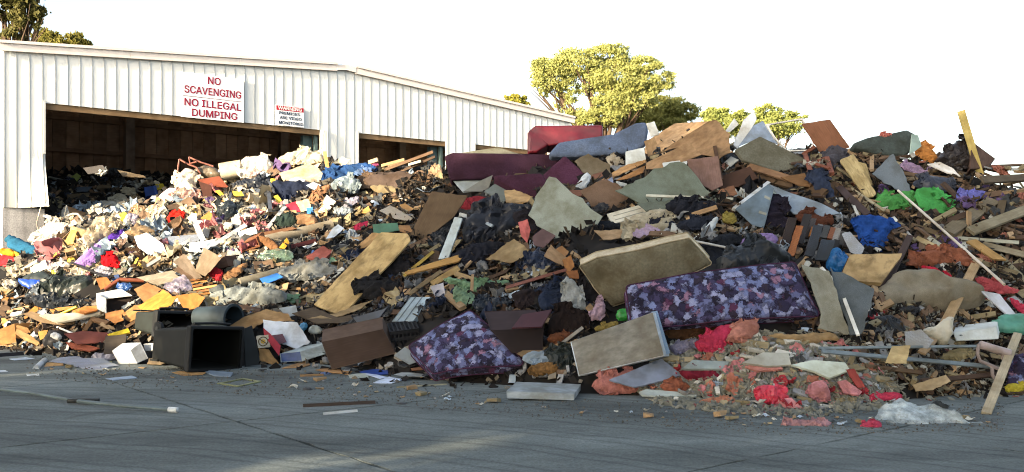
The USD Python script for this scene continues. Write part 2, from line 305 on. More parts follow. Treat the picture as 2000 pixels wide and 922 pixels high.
def flaps(V, B, r, k=3):
    """loose corners and tails lying over the rim of a bundle"""
    g = Polygon(V).buffer(0); g = g if g.geom_type == "Polygon" else max(g.geoms, key=lambda x: x.area); s = math.sqrt(g.area); out = []
    for _ in range(k):
        t = r.uniform(0, g.exterior.length); e = g.exterior.interpolate(t); e2 = g.exterior.interpolate((t + .05 * s) % g.exterior.length); c = np.array(g.centroid.coords[0]); e = np.array(e.coords[0]); tg = np.array(e2.coords[0]) - e; an = math.atan2(tg[1], tg[0])
        m = crumple(r, s * r.uniform(.35, .6), s * r.uniform(.22, .4), 9, .2, .008, .7); M = trimesh.transformations.rotation_matrix(an + r.normal(0, .3), (0, 0, 1)) @ trimesh.transformations.rotation_matrix(r.normal(0, .25), (1, 0, 0)); m.apply_transform(M); o = e * .82 + c * .18; m.apply_translation((o[0], o[1], B * r.uniform(.35, .8))); out.append(m)
    return out
def L(name, label, pts, m, B=None, fold=0.10, el=None, az=0, lift=0.02, cat=None, ref=None, group=None, q=0.4, res=420, soft=1, jag=0.0, into=None):
    """a soft or crumpled thing: bag, garment, roll of cloth, insulation"""
    pts = np.asarray(pts, float)
    P, n, M = project(pts, None if el is None else nrm(el, az), lift, q, 0.5)
    V = chaikin(loc(M, P)[:, :2], soft); V = V.mean(0) + (V - V.mean(0)) * (1.1 if soft else 1.03)
    if jag: V = V + rng.normal(0, jag * math.sqrt(abs(Polygon(V).area)), V.shape)
    size = math.sqrt(abs(Polygon(V).buffer(0).area)); B = 0.15 * size if B is None else min(B * .8, .36 * size)
    if m.split(":")[0] in ("bag", "cloth", "film", "foam"): fold = max(fold * 1.5, .15)
    note(label, pts, ref)
    body = lumpmesh(V, B, fold, int(rng.integers(1, 9999)), res, .25 if m[:3] == "bag" else .85)
    if m.split(":")[0] in ("bag", "cloth", "foam", "paper", "floral") and into is None and name not in ("stone",): body = cat_([body] + flaps(V, B, np.random.default_rng(int(rng.integers(1, 9999))), 4))
    return add(name, label, [(None, body, m, 24 if m[:3] == 'bag' else 34)], M, cat, group, into=into)
def H(name, label, pts, m, th, r=.05, el=None, az=0, lift=0.05, cat=None, ref=None, into=None, cap=.7, extra=None, hulls=None):
    """an upholstered, round edged slab: hulls of spheres set at the outline (hulls: index lists when it is not convex)"""
    P, n, M = project(pts, None if el is None else nrm(el, az), lift, 0.0, cap); V = loc(M, P); ms = []
    for ix in hulls or [range(len(V))]:
        q = V[list(ix)]; c = q.mean(0); s = []
        for v in q:
            e = c - v; e[2] = 0; e = v + e / (np.linalg.norm(e) + 1e-9) * r
            s += [m3.Manifold.sphere(r, 14).translate((e[0], e[1], -r)), m3.Manifold.sphere(r, 14).translate((e[0], e[1], -max(th, 2 * r) + r))]
        ms.append(m3.Manifold.batch_hull(s))
    o = ms[0]
    for k in ms[1:]: o = o + k
    sz = max(np.ptp(V[:, 0]), np.ptp(V[:, 1])); o = o.refine_to_length(sz / 16); v, f = arr(o); q = np.array(v); v = v + (meshkit.fbm(q * 5 / sz * 2, 3, 4)[:, None] - .5) * np.array([0, 0, .05 * min(th, .3) * 4])
    note(label, pts, ref)
    return add(name, label, [("body" if extra else None, trimesh.Trimesh(v, f, process=False), m, 45)] + (extra(V, M) if extra else []), M, cat, into=into)
def K(name, label, x1, y1, x2, y2, w, m, l1=0.06, l2=0.06, flat=0.45, round_=False, cat=None, ref=None, group=None, t1=None, t2=None, hollow=False, into=None):
    """a long straight piece between two points; w: width in photo pixels"""
    t, _ = hit([x1, x2], [y1, y2]); a = pt(x1, y1, (t1 or t[0]) - l1); b = pt(x2, y2, (t2 or t[1]) - l2)
    Lg = np.linalg.norm(b - a); wm = w * (t.mean()) / F; c = (a + b) / 2; c_view = np.array([c[0], c[1], c[2] - EYE]); n = -c_view / np.linalg.norm(c_view) + np.array([0, 0, 0.45])
    M = framex(c, b - a, n)
    if round_:
        if hollow:
            o = m3.Manifold.cylinder(Lg, wm / 2, wm / 2, 28) - m3.Manifold.cylinder(Lg * 0.8, wm / 2 * 0.84, wm / 2 * 0.84, 28).translate((0, 0, Lg * 0.3)); v, f = arr(o); v = np.column_stack([v[:, 2] - Lg / 2, v[:, 0], v[:, 1]])
            mm = trimesh.Trimesh(v, f, process=False)
        else: mm = tube([(-Lg / 2, 0, 0), (0, 0, 0), (Lg / 2, 0, 0)], wm / 2, 10)
    else:
        v, f = arr(bx(-Lg / 2, Lg / 2, -wm / 2, wm / 2, -wm * flat / 2, wm * flat / 2)); mm = trimesh.Trimesh(v, f, process=False)
    dx, dy = x2 - x1, y2 - y1; l = math.hypot(dx, dy) + 1e-6; o = np.array([-dy, dx]) / l * max(w, 3) / 2
    note(label, [np.array([x1, y1]) + o, np.array([x2, y2]) + o, np.array([x2, y2]) - o, np.array([x1, y1]) - o], ref)
    return add(name, label, [(None, mm, m, 40 if round_ else False)], M, cat, group, into=into)
def X(name, label, pts, m, vec, el=20, az=0, lift=0.05, open_=False, side=None, cat=None, ref=None, extra=None, wall=0.012, cap=0.7, into=None):
    """a box: its near face by outline, pushed back by vec (metres, world). Walls are parts of their own; open_ leaves the near face out"""
    P, n, M = project(pts, nrm(el, az), lift, 0.0, cap); V = loc(M, P); v3 = np.asarray(vec, float) @ M[:3, :3]
    nn = len(V); cen = V.mean(0) + v3 / 2
    parts = []
    def plate(q, nm, mm):
        q = np.asarray(q); k = np.cross(q[1] - q[0], q[2] - q[0]); k /= np.linalg.norm(k)
        if k @ (q.mean(0) - cen) < 0: k = -k
        sh = q.mean(0) + (q - q.mean(0)) * 0.995
        vv = np.vstack([sh, sh - k * wall]); f = []
        r = len(q)
        for i in range(1, r - 1): f += [[0, i, i + 1], [r, r + i + 1, r + i]]
        for i in range(r): j = (i + 1) % r; f += [[i, r + i, r + j], [i, r + j, j]]
        mesh_ = trimesh.Trimesh(vv, f, process=False); mesh_.fix_normals() if not mesh_.is_winding_consistent else None
        if mesh_.volume < 0: mesh_.invert()
        parts.append((nm, mesh_, mm, False))
    if not open_: plate(V, "front_panel", m)
    plate(V + v3, "back_panel", side or m)
    for i in range(nn): plate([V[i], V[(i + 1) % nn], V[(i + 1) % nn] + v3, V[i] + v3], "side_panel", side or m)
    if extra: parts += extra(V, M)
    note(label, pts, ref)
    return add(name, label, parts, M, cat)
# ------------------------------------------------------------------ the yard
def concrete(path, base, streak):
    b = np.array(base)
    return usdkit.material(stage, path, {
        "g": ("geometry", {}), "m1": ("mapping", {"scale": (0.35, 1.0, 1.0), "rotation": (0, 0, 0.1)}), "n1": ("noise_texture", {"scale": 0.55, "detail": 8, "roughness": 0.62}),
        "r1": ("rgb_ramp", {"ramp": [(0.3, tuple(b * 0.5)), (0.47, tuple(b)), (0.64, tuple(b * 1.5))]}),
        "m2": ("mapping", {"scale": (1.4, 4.0, 1.0), "rotation": (0, 0, 0.5)}), "n2": ("noise_texture", {"scale": 2.2, "detail": 7, "roughness": 0.7}), "r2": ("rgb_ramp", {"ramp": [(0.3, (0.55, 0.55, 0.56)), (0.55, (1, 1, 1)), (0.75, (1.3, 1.28, 1.24))]}),
        "x": ("mix", {"mix_type": "multiply", "fac": streak}), "n3": ("noise_texture", {"scale": 34, "detail": 7, "roughness": 0.8}), "r3": ("rgb_ramp", {"ramp": [(0.32, (0.5, 0.5, 0.5)), (0.5, (1.0, 1.0, 1.0)), (0.66, (1.35, 1.35, 1.35))]}), "y": ("mix", {"mix_type": "multiply", "fac": 0.9}),
        "n4": ("noise_texture", {"scale": 1.3, "detail": 6, "roughness": 0.75, "distortion": 0.6}), "r4": ("rgb_ramp", {"ramp": [(0.0, (0, 0, 0)), (0.58, (0, 0, 0)), (0.7, (1, 1, 1))]}), "z": ("mix", {"color2": tuple(b * np.array([0.42, 0.40, 0.38]))}),
        "zz": ("math", {"math_type": "multiply", "value2": 0.55}), "mw": ("mapping", {"location": (9.0, 6.0, 0.0)}), "wv": ("wave_texture", {"wave_type": "rings", "rings_direction": "z", "scale": 0.42, "distortion": 2.2, "detail": 4, "detail_scale": 1.2}), "rw": ("rgb_ramp", {"ramp": [(0, (1, 1, 1)), (0.62, (1, 1, 1)), (0.82, (0.62, 0.62, 0.63)), (0.95, (1, 1, 1))]}), "tw": ("mix", {"mix_type": "multiply", "fac": 0.75}),
        "bp": ("bump", {"strength": 0.7, "distance": 0.012}), "ad": ("math", {"math_type": "multiply_add", "value2": 0.6}), "p": ("principled_bsdf", {"roughness": 0.9, "specular_ior_level": 0.15})},
        [("g.position", "m1.vector"), ("m1.vector", "n1.vector"), ("n1.fac", "r1.fac"), ("g.position", "m2.vector"), ("m2.vector", "n2.vector"), ("n2.fac", "r2.fac"), ("r1.color", "x.color1"), ("r2.color", "x.color2"),
         ("g.position", "n3.vector"), ("n3.fac", "r3.fac"), ("x.color", "y.color1"), ("r3.color", "y.color2"), ("g.position", "n4.vector"), ("n4.fac", "r4.fac"), ("r4.color", "zz.value1"), ("zz.value", "z.fac"), ("y.color", "tw.color1"), ("g.position", "mw.vector"), ("mw.vector", "wv.vector"), ("wv.fac", "rw.fac"), ("rw.color", "tw.color2"), ("tw.color", "z.color1"), ("z.color", "p.base_color"),
         ("n3.fac", "ad.value1"), ("n2.fac", "ad.value3"), ("ad.value", "bp.height"), ("bp.normal", "p.normal")], surface="p.BSDF")
M_SLAB = concrete("/World/Looks/yard_concrete", (0.106, 0.124, 0.122), 0.5)
M_DIRT = concrete("/World/Looks/dirt", (0.045, 0.042, 0.038), 0.4)
M_WALL = concrete("/World/Looks/push_wall_concrete", (0.34, 0.33, 0.315), 0.3)
g = 1500.0
add("ground", "dark dirt under and beyond the concrete yard", [(None, trimesh.Trimesh([(-g, -g, -.03), (g, -g, -.03), (g, g, -.03), (-g, g, -.03)], [[0, 1, 2], [0, 2, 3]], process=False), M_DIRT, False)], kind="structure")
yard = []
def ab(a, b): return np.array([C0[0] + a * DW[0] - b * NW[0], C0[1] + a * DW[1] - b * NW[1]])
r_ = np.random.default_rng(3)
for i in range(-6, 8):
    for j in range(-1, 8):
        a0, b0 = -1.3 + 4.5 * i, -0.1 + 4.4 * j
        c = ab(a0 + 2.25, b0 + 2.2)
        if not (1.5 < c[1] < 26 and abs(c[0]) < 0.54 * c[1] + 7): continue
        e = np.linspace(0, 1, 24)[:-1]; q = []
        for (s0, s1) in (((0, 0), (1, 0)), ((1, 0), (1, 1)), ((1, 1), (0, 1)), ((0, 1), (0, 0))):
            for t in e:
                u = np.array(s0) * (1 - t) + np.array(s1) * t; u = a0 + 0.016 + u[0] * 4.468, b0 + 0.016 + u[1] * 4.368
                q.append(ab(*u) + r_.normal(0, 0.008, 2))
        zt = r_.uniform(-0.004, 0.0)
        yard.append(("concrete_slab", prism(np.array(q), -0.025, zt), M_SLAB, False))
add("concrete_yard", "grey scraped concrete yard in front of the heap", yard, kind="structure")
# the body of the heap: two sheets, outside and inside the shed
def heap_sheet(xs, ys):
    gx, gy = np.meshgrid(xs, ys, indexing="ij"); z = heap(gx, gy); nx, ny = gx.shape
    v = np.stack([gx, gy, z - 0.03], -1).reshape(-1, 3); i, j = np.meshgrid(np.arange(nx - 1), np.arange(ny - 1), indexing="ij"); k = i * ny + j
    f = np.stack([k, k + ny, k + ny + 1, k + 1], -1).reshape(-1, 4); f = np.vstack([f[:, [0, 1, 2]], f[:, [0, 2, 3]]])
    f = f[v[f][:, :, 2].max(1) > 0.0]; return trimesh.Trimesh(v, f, process=False)
add("refuse_heap", "dark compacted refuse under the loose rubbish of the heap", [(None, heap_sheet(np.arange(-24, 18, 0.16), np.arange(8, 46, 0.16)), "mixed:1f1c19", True)], kind="stuff", cat="rubbish heap")

# ------------------------------------------------------------------ the shed
MS = np.eye(4); MS[:2, 0], MS[:2, 1], MS[:2, 3] = DW, NW, C0
W = 19.5; EAVE = 7.05; RISE = 0.72; SILL = 2.98; DEEP = 8.6
DOORS = [(0.986, 8.87, 5.72), (10.23, 13.64, 5.74), (14.91, 18.32, 5.74)]
def roofz(a): return EAVE + RISE * (1 - abs(a - W / 2) / (W / 2))
def shed_siding(hexc):
    c = lin(hexc) * LIT; c = np.clip(c, 0, 0.82)
    return usdkit.material(stage, "/World/Looks/siding_" + hexc, {"g": ("geometry", {}), "m": ("mapping", {"scale": (3.0, 3.0, 0.25)}), "n": ("noise_texture", {"scale": 1.4, "detail": 6, "roughness": 0.6}),
        "r": ("rgb_ramp", {"ramp": [(0.2, tuple(c * np.array([.93, .925, .91]))), (0.5, tuple(c)), (0.8, tuple(np.clip(c * 1.02, 0, .84)))]}), "sp": ("separate_xyz", {}), "mr": ("map_range", {"from_min": 4.6, "from_max": 3.0, "to_min": 0.0, "to_max": 1.0, "clamp": True}),
        "n2": ("noise_texture", {"scale": 3.5, "detail": 6, "roughness": 0.7}), "mu": ("math", {"math_type": "multiply"}), "dm": ("mix", {"color2": tuple(c * np.array([.62, .56, .47]))}), "p": ("principled_bsdf", {"roughness": 0.45, "specular_ior_level": 0.4})},
        [("g.position", "m.vector"), ("m.vector", "n.vector"), ("n.fac", "r.fac"), ("g.position", "sp.vector"), ("sp.z", "mr.value"), ("m.vector", "n2.vector"), ("n2.fac", "mu.value1"), ("mr.result", "mu.value2"), ("mu.value", "dm.fac"), ("r.color", "dm.color1"), ("dm.color", "p.base_color")], surface="p.BSDF")
SD = shed_siding("e9eae4"); RB = shed_siding("c4c6c2"); TR = shed_siding("e6dcd2"); GREY = "paint:8b8f8c"
parts = []
gable = Polygon([(0.02, SILL), (W - .02, SILL), (W - .02, EAVE - .01), (W / 2, EAVE + RISE - .01), (0.02, EAVE - .01)])
for a0, a1, zt in DOORS: gable = gable.difference(sbox(a0, 0, a1, zt))
def upright(poly, y0, y1):
    """a polygon in (a, z) as a plate between y0 and y1"""
    m = trimesh.creation.extrude_polygon(poly, y1 - y0); v = np.array(m.vertices); v = np.column_stack([v[:, 0], y1 - v[:, 2], v[:, 1]]); return trimesh.Trimesh(v, m.faces, process=False)
NP = 64; PW = W / NP
def bent(v):
    v = np.array(v); z, a = v[:, 2], v[:, 0]
    k = np.clip((4.35 - z) / 1.4, 0, 1) ** 1.4 * np.clip((a - 0.28) / 0.72, 0, 1) ** 1.3 * (a < 1.2)
    v[:, 1] -= 0.42 * k; v[:, 2] += 0.05 * k; return v
for i in range(NP):
    a0, a1 = i * PW, (i + 1) * PW
    for poly in (lambda q: q.geoms if hasattr(q, "geoms") else [q])(gable.intersection(sbox(a0 + 0.001, 0, a1 - 0.001, 20))):
        if poly.geom_type != "Polygon" or poly.area < 1e-3: continue
        if i < 4:
            m = upright(shapely.segmentize(poly, 0.15), -0.012, 0.012).subdivide_to_size(0.3); m = trimesh.Trimesh(bent(m.vertices), m.faces, process=False)
        else: m = upright(poly, -0.012, 0.012)
        parts.append(("wall_panel", m, SD, False))
for i in range(NP + 1):
    a = min(max(i * PW, 0.03), W - 0.03); ln = gable.buffer(0.001).intersection(LineString([(a, 0), (a, 20)]))
    for l in (ln.geoms if hasattr(ln, "geoms") else [ln]):
        z0, z1 = l.bounds[1], l.bounds[3]
        if z1 - z0 < 0.05: continue
        q = np.array([(-.013, -.0125), (.013, -.0125), (.009, -.024), (-.009, -.024)])
        m = trimesh.creation.extrude_polygon(Polygon(q), z1 - z0 - .01); v = np.array(m.vertices); v[:, 0] += a; v[:, 2] += z0 + .005; m = trimesh.Trimesh(v, m.faces, process=False)
        if i < 5: m = m.subdivide_to_size(0.4); m = trimesh.Trimesh(bent(m.vertices), m.faces, process=False)
        parts.append(("panel_rib", m, RB, False))
# rakes in lengths, cap, roof sheets
def rake(s0, s1, side):
    f = (lambda s: s) if side == 0 else (lambda s: W - s)
    q = [(f(s0), roofz(f(s0)) - .13), (f(s1), roofz(f(s1)) - .13), (f(s1), roofz(f(s1)) + .06), (f(s0), roofz(f(s0)) + .06)]
    return Polygon(q)
for side in (0, 1):
    for s0, s1 in ((-0.12, 3.1), (3.106, 6.2), (6.206, 9.42)):
        parts.append(("rake_trim", upright(rake(s0, s1, side), -0.11, -0.046), TR, False))
        q = rake(s0, s1, side); parts.append(("roof_edge", upright(shapely.affinity.translate(q, 0, .262).intersection(shapely.affinity.translate(q, 0, .075 )).union(shapely.affinity.translate(q, 0, .075).difference(q)).buffer(0).difference(q.buffer(.002)), -0.15, -0.0), TR, False))
parts.append(("ridge_cap", upright(Polygon([(W / 2 - .33, roofz(W / 2 - .33) - .10), (W / 2, roofz(W / 2) - .09), (W / 2 + .33, roofz(W / 2 + .33) - .10), (W / 2 + .33, roofz(W / 2 + .33) + .07), (W / 2, roofz(W / 2) + .085), (W / 2 - .33, roofz(W / 2 - .33) + .07)]), -0.118, -0.05), TR, False))
for s in (0, 1):
    a0, a1 = (-.2, W / 2) if s == 0 else (W / 2, W + .2)
    q = Polygon([(a0, roofz(a0) + .02), (a1, roofz(a1) + .02), (a1, roofz(a1) + .07), (a0, roofz(a0) + .07)]); e = .001 * s
    parts.append(("roof_sheet", upright(q, -.045 + e, 3.0), "paint:d8d8d2", False)); parts.append(("roof_sheet", upright(q, 4.6, DEEP + .3), "paint:d8d8d2", False))
    parts.append(("skylight", upright(shapely.affinity.translate(q, 0, -.004).intersection(q), 3.002, 4.598), "film:e4e8e6", False))
# concrete push walls, side and back walls
edges = [0.0] + [v for d in DOORS for v in d[:2]] + [W]
for a0, a1 in zip(edges[::2], edges[1::2]): parts.append(("push_wall", bx(a0 + .01, a1 - .01, .03, .36, -.02, SILL - .005), M_WALL, False))
for a0, a1 in ((0.0, .02), (W - .02, W)):
    parts.append(("side_wall", bx(a0, a1, .02, DEEP, SILL, EAVE - .04), SD, False)); parts.append(("push_wall", bx(a0 + .012 if a0 == 0 else a0 - .3, a0 + .3 if a0 == 0 else a0 + .01, .37, DEEP, -.02, SILL - .006), M_WALL, False))
for k in range(1, 28): parts.append(("panel_rib", bx(-.03, -.001, k * .305 - .03, k * .305 + .03, SILL + .005, EAVE - .05), RB, False))
nb = 44
for k in range(nb):
    a0 = .06 + k * (W - .12) / nb; a1 = a0 + (W - .12) / nb - .018; dz = rng.uniform(0, .012)
    parts.append(("interior_board", upright(Polygon([(a0, 0.0), (a1, 0.0), (a1, roofz(a1) - .05), (a0, roofz(a0) - .05)]), 8.32 + dz, 8.36 + dz), ("wood:9a7a60", "wood:8c6e56", "wood:a4846a")[k % 3], False))
parts.append(("back_wall", upright(Polygon([(.03, SILL), (W - .03, SILL), (W - .03, EAVE - .06), (W / 2, roofz(W / 2) - .06), (.03, EAVE - .06)]), 8.40, 8.45), "paint:a08870", False))
for z in (6.55, 5.45, 4.3): parts.append(("girt", bx(.08, W - .08, 8.2, 8.315, z - .07, z + .07), "wood:8a6c54", False))
for a in (5.6, 11.5, 17.0): parts.append(("column", bx(a - .16, a + .16, 7.9, 8.19, 0, roofz(a) - .2), "paint:7a6656", False))
for a in (4.9, 9.75, 14.6): parts.append(("rafter", bx(a - .08, a + .08, .4, 7.88, roofz(a) - .42, roofz(a) - .06), "paint:86705c", False))
for (a0, a1, zt) in DOORS:
    parts.append(("door_header", bx(a0 + .003, a1 - .003, .02, .14, zt - .16, zt - .004), "wood:8a7254", False))
    parts.append(("door_track", bx(a1 - .42, a1 - .12, .30, .36 + .12, SILL, zt - .17), "paint:3c5358", False)); parts.append(("door_track", bx(a1 - .11, a1 - .004, .14, .26, SILL, zt - .165), "paint:52686a", False))
    parts.append(("jamb_trim", bx(a0 - .06, a0 + .001, -.05, -.0135, SILL + .01, zt + .05) if a0 > 2 else bx(a0 - .05, a0 + .001, -.05, -.0135, 4.4, zt + .05), RB, False))
parts.append(("roll_door", bx(DOORS[2][0] + .01, DOORS[2][1] - .01, .16, .2, 0.0, 5.56), "paint:66705f", False))
parts.append(("jamb_trim", tube([(8.98, -.06, 5.72), (8.9, -.09, 5.5), (8.93, -.1, 5.1), (8.9, -.07, 4.6), (8.92, -.06, 3.6)], .03), "paint:e2e2da", True))
add("storage_shed", "white ribbed metal gable end shed with open doorways behind the rubbish heap", parts, MS, "building")
add("antenna", "thin bare antenna rod standing above the shed roof", [(None, tube([(0, 0, 0), (0, 0, .6), (0, 0, 1.3)], .012, 6), "metal:9a9a98", True)], MS @ frame((8.9, .6, roofz(8.9) + .02)), "antenna")
add("hanging_wire", "thin pale wire hanging from the bent lower corner of the shed siding", [(None, tube([(.78, -.33, 3.3), (.8, -.36, 3.0), (.74, -.2, 2.6), (.82, -.08, 2.3), (.6, -.06, 2.0), (.55, -.05, 1.6)], .012, 6), "paint:cfc4b8", True)], MS, "wire")

# signs
def lettering(s, h, wid, a, z, m, dep=.004):
    t = meshkit.text_mesh(s, h, dep, True); v = np.array(t.vertices); w0 = np.ptp(v[:, 0]); v[:, 0] = (v[:, 0] - v[:, 0].min() - w0 / 2) * (wid / w0)
    v = np.column_stack([v[:, 0] + a, -v[:, 2], v[:, 1] + z]); return ("letter_line", trimesh.Trimesh(v, np.array(t.faces), process=False), m, False)
def board(w, h): return bx(-w / 2, w / 2, .001, .02, 0, h)
RED = "clean:8a2138"; WH = "clean:f4f6f5"
sa = 5.43; M1 = MS @ frame((sa, -.066, 5.70), (1, 0, 0), (0, 0, 1))
add("yard_sign", "large white sign reading NO SCAVENGING NO ILLEGAL DUMPING above the wide doorway", [
    ("sign_board", board(1.86, 1.27), WH, False), lettering("NO", .2, .38, .03, 1.02, RED), lettering("SCAVENGING", .2, 1.68, 0, .70, RED), ("rule_line", bx(-.88, .88, -.003, -.0005, .60, .613), "paint:7c5a62", False), lettering("NO ILLEGAL", .195, 1.68, 0, .34, RED), lettering("DUMPING", .195, 1.34, 0.05, .06, RED)], M1, "sign")
M2 = MS @ frame((7.83, -.066, 5.735), (1, 0, 0), (0, 0, 1))
add("warning_sign", "small white sign with red WARNING band reading PREMISES ARE VIDEO MONITORED", [
    ("sign_board", board(.92, .60), WH, False), ("red_band", bx(-.45, .45, -.004, .0005, .455, .59), "clean:b02638", False), lettering("WARNING", .095, .78, 0, .478, "paint:f2eeee", .0075),
    lettering("PREMISES", .085, .68, -.02, .335, "clean:2c3848"), lettering("ARE VIDEO", .085, .72, .02, .195, "clean:2c3848"), lettering("MONITORED", .085, .80, .03, .045, "clean:2c3848")], M2, "sign")

# ------------------------------------------------------------------ trees
def leaves(blobs, n, s, rnd, flat=0.0):
    vol = np.array([b[1][0] * b[1][1] * b[1][2] * (b[2] if len(b) > 2 else 1) for b in blobs]) ** 0.8; cnt = np.maximum((n * vol / vol.sum()).astype(int), 8); C = []
    for (c, r, *_), k in zip(blobs, cnt):
        nc = max(6, k // 60); d = rnd.normal(size=(nc, 3)); d /= np.linalg.norm(d, axis=1, keepdims=True)
        cl = d * (rnd.uniform(0.25, 1, (nc, 1)) ** 0.4) * np.array(r); w = rnd.integers(0, nc, k)
        C.append(np.array(c) + cl[w] + rnd.normal(0, 1, (k, 3)) * np.array(r) * 0.135)
    C = np.vstack(C); k = len(C); u = rnd.normal(size=(k, 3)); u /= np.linalg.norm(u, axis=1, keepdims=True); w = np.cross(u, rnd.normal(size=(k, 3))); w /= np.linalg.norm(w, axis=1, keepdims=True)
    sz = s * rnd.uniform(0.6, 1.35, (k, 1)); nn = np.cross(u, w)
    v = np.stack([C - u * sz, C + w * sz * .5 + nn * sz * .12, C + u * sz, C - w * sz * .5 + nn * sz * .12], 1).reshape(-1, 3)
    i = np.arange(k)[:, None] * 4; f = np.vstack([i + [0, 1, 2], i + [0, 2, 3]]); return trimesh.Trimesh(v, f, process=False)
def tree(label, base, blobs, n, s, hexc, seed, trunk=.3, top=None, group=None, twigs=1):
    rnd = np.random.default_rng(seed); base = np.array(base, float); bl = [((np.array(b[0]) - base), *b[1:]) for b in blobs]
    cz = np.mean([b[0] for b in bl], 0); fork = np.array([cz[0] * .35, cz[1] * .35, max(min(b[0][2] - b[1][2] for b in bl) * .75, .8)])
    limbs = [tube([(0, 0, -.1), fork * np.array([.3, .3, .5]), fork], [trunk, trunk * .8, trunk * .65], 9)]
    for b in bl:
        mid = fork * .45 + b[0] * .55 + rnd.normal(0, .15, 3) * np.array(b[1]); limbs.append(tube([fork - [0, 0, .3], mid, b[0]], [trunk * .5, trunk * .3, trunk * .1], 6))
        for _ in range(3 * twigs):
            e = b[0] + rnd.normal(0, .45, 3) * np.array(b[1]); limbs.append(tube([mid, (mid + e) / 2 + rnd.normal(0, .08, 3), e], [trunk * .16, trunk * .1, trunk * .04], 5))
    M = np.eye(4); M[:3, 3] = base
    add("tree", label, [("trunk", cat_(limbs), "wood:5a4a3c", True), ("crown", leaves(bl, n, s, rnd), "leaf:" + hexc, False)], M, "tree", group)
def pb(D, x, y, rx, ry, dens=1.0, dd=0.0):
    k = D / F; return (((x - 1000) * k, D + dd, EYE + (HOR - y) * k), (rx * k, rx * k * .8, ry * k), dens)
D = 52
tree("tall spreading yellow lit tree rising behind the heap right of the shed roof", (5.2, 53, 0), [pb(D, *b) for b in ((1080, 150, 42, 36), (1065, 128, 30, 18), (1130, 122, 48, 28), (1190, 108, 40, 22), (1150, 160, 40, 24, .6), (1205, 150, 55, 30), (1255, 130, 40, 20), (1250, 165, 42, 26), (1292, 158, 26, 22), (1110, 205, 26, 26, .5), (1195, 200, 40, 28), (1240, 195, 42, 26), (1130, 230, 28, 16, .5), (1175, 228, 46, 18), (1050, 175, 18, 26, .35))], 44000, .078, "d6dc88", 11, .42)
D = 58
tree("darker green lower tree crown right of the tall yellow lit tree", (10.4, 58, 0), [pb(D, *b) for b in ((1215, 228, 40, 22), (1265, 222, 40, 26), (1305, 212, 34, 26), (1335, 222, 30, 20), (1290, 238, 50, 14))], 22000, .085, "b0b468", 12, .3)
D = 66
tree("small round lit treetop peeking over the shed roof slope", (.3, D, 0), [pb(D, 1008, 198, 22, 13), pb(D, 1000, 212, 28, 16), pb(D, 1010, 240, 26, 20)], 5000, .12, "c0bc50", 13, .2)
tree("yellow green lit treetop between the white panels and the cardboard stack", (14.5, D, 0), [pb(D, *b) for b in ((1395, 228, 26, 16), (1425, 226, 26, 13), (1450, 230, 22, 14), (1410, 250, 40, 20))], 10000, .105, "c4d07a", 14, .25)
tree("yellow green lit treetop above the white frame panel", (18.5, D, 0), [pb(D, *b) for b in ((1498, 220, 26, 15), (1525, 226, 30, 14), (1555, 232, 20, 11), (1515, 250, 50, 20), (1468, 240, 34, 12), (1440, 244, 30, 12))], 10000, .105, "c4d07a", 15, .25)
D = 40
tree("tall dark tree cut by the top left corner of the picture", (-21.6, 41, 0), [pb(D, *b) for b in ((50, 10, 32, 30), (20, -20, 50, 34), (45, 40, 26, 20), (75, 35, 18, 20, .5), (10, 25, 24, 14, .5), (20, 62, 30, 22, .35), (-20, 0, 40, 34), (60, -35, 40, 30))], 9500, .12, "8a8850", 16, .35, twigs=2)
D = 44
tree("low leafy hedge tree along the shed roof edge at far left", (-20.5, 45, 0), [pb(D, *b) for b in ((45, 92, 26, 16), (85, 78, 24, 20), (105, 84, 22, 18), (140, 78, 22, 16), (160, 86, 20, 14), (120, 96, 30, 14), (70, 96, 30, 14))], 10000, .11, "a8a454", 17, .25)
# trees standing left of and behind the camera; they shade the yard
def shade_tree(label, q, r, R, z0, z1, n, seed):
    x, y = .714 * q + .7 * -abs(r), -.7 * q + .714 * -abs(r); rnd = np.random.default_rng(seed); bl = []
    for _ in range(26):
        d = rnd.normal(size=3); d /= np.linalg.norm(d); d *= rnd.uniform(.3, .78); bl.append(((x + d[0] * R, y + d[1] * R, (z0 + z1) / 2 + d[2] * (z1 - z0) / 2), (R * .47, R * .47, (z1 - z0) * .22)))
    tree(label, (x, y, 0), bl, int(n * 1.6), .28, "56602e", seed, .3)
shade_tree("broad leafy tree left of the yard whose shade covers the heap front", -9.8, 12, 5.1, 1.6, 12.2, 10500, 31)
shade_tree("leafy tree behind the viewpoint shading the concrete yard", -3.0, 12, 5.2, 1.4, 12.6, 10500, 32)
shade_tree("leafy tree behind the viewpoint at the right end of the yard", 5.4, 12, 4.6, 1.4, 11.6, 8000, 33)
shade_tree("tall full tree in the row behind the viewpoint, leftmost", -11.4, 20, 4.6, 6.8, 13.6, 9000, 35)
shade_tree("tall full tree in the row behind the viewpoint, middle", -5.0, 20, 4.8, 6.8, 14.2, 9000, 36)
shade_tree("tall full tree in the row behind the viewpoint, rightmost", 1.6, 20, 4.8, 6.8, 13.8, 9000, 37)
shade_tree("small bushy tree at the left edge of the yard", -17.6, 12, 3.2, 0.8, 5.3, 5500, 34)
def grooves(V, M):
    q = V[:, :2]; a = lambda s, t: q[0] * (1 - s) * (1 - t) + q[1] * s * (1 - t) + q[2] * s * t + q[3] * (1 - s) * t
    return [("groove", prism(np.array([a(.12, t), a(.9, t), a(.9, t + .06), a(.12, t + .06)]), .0005, .004), "paint:8a8c80", False) for t in (.3, .68)]
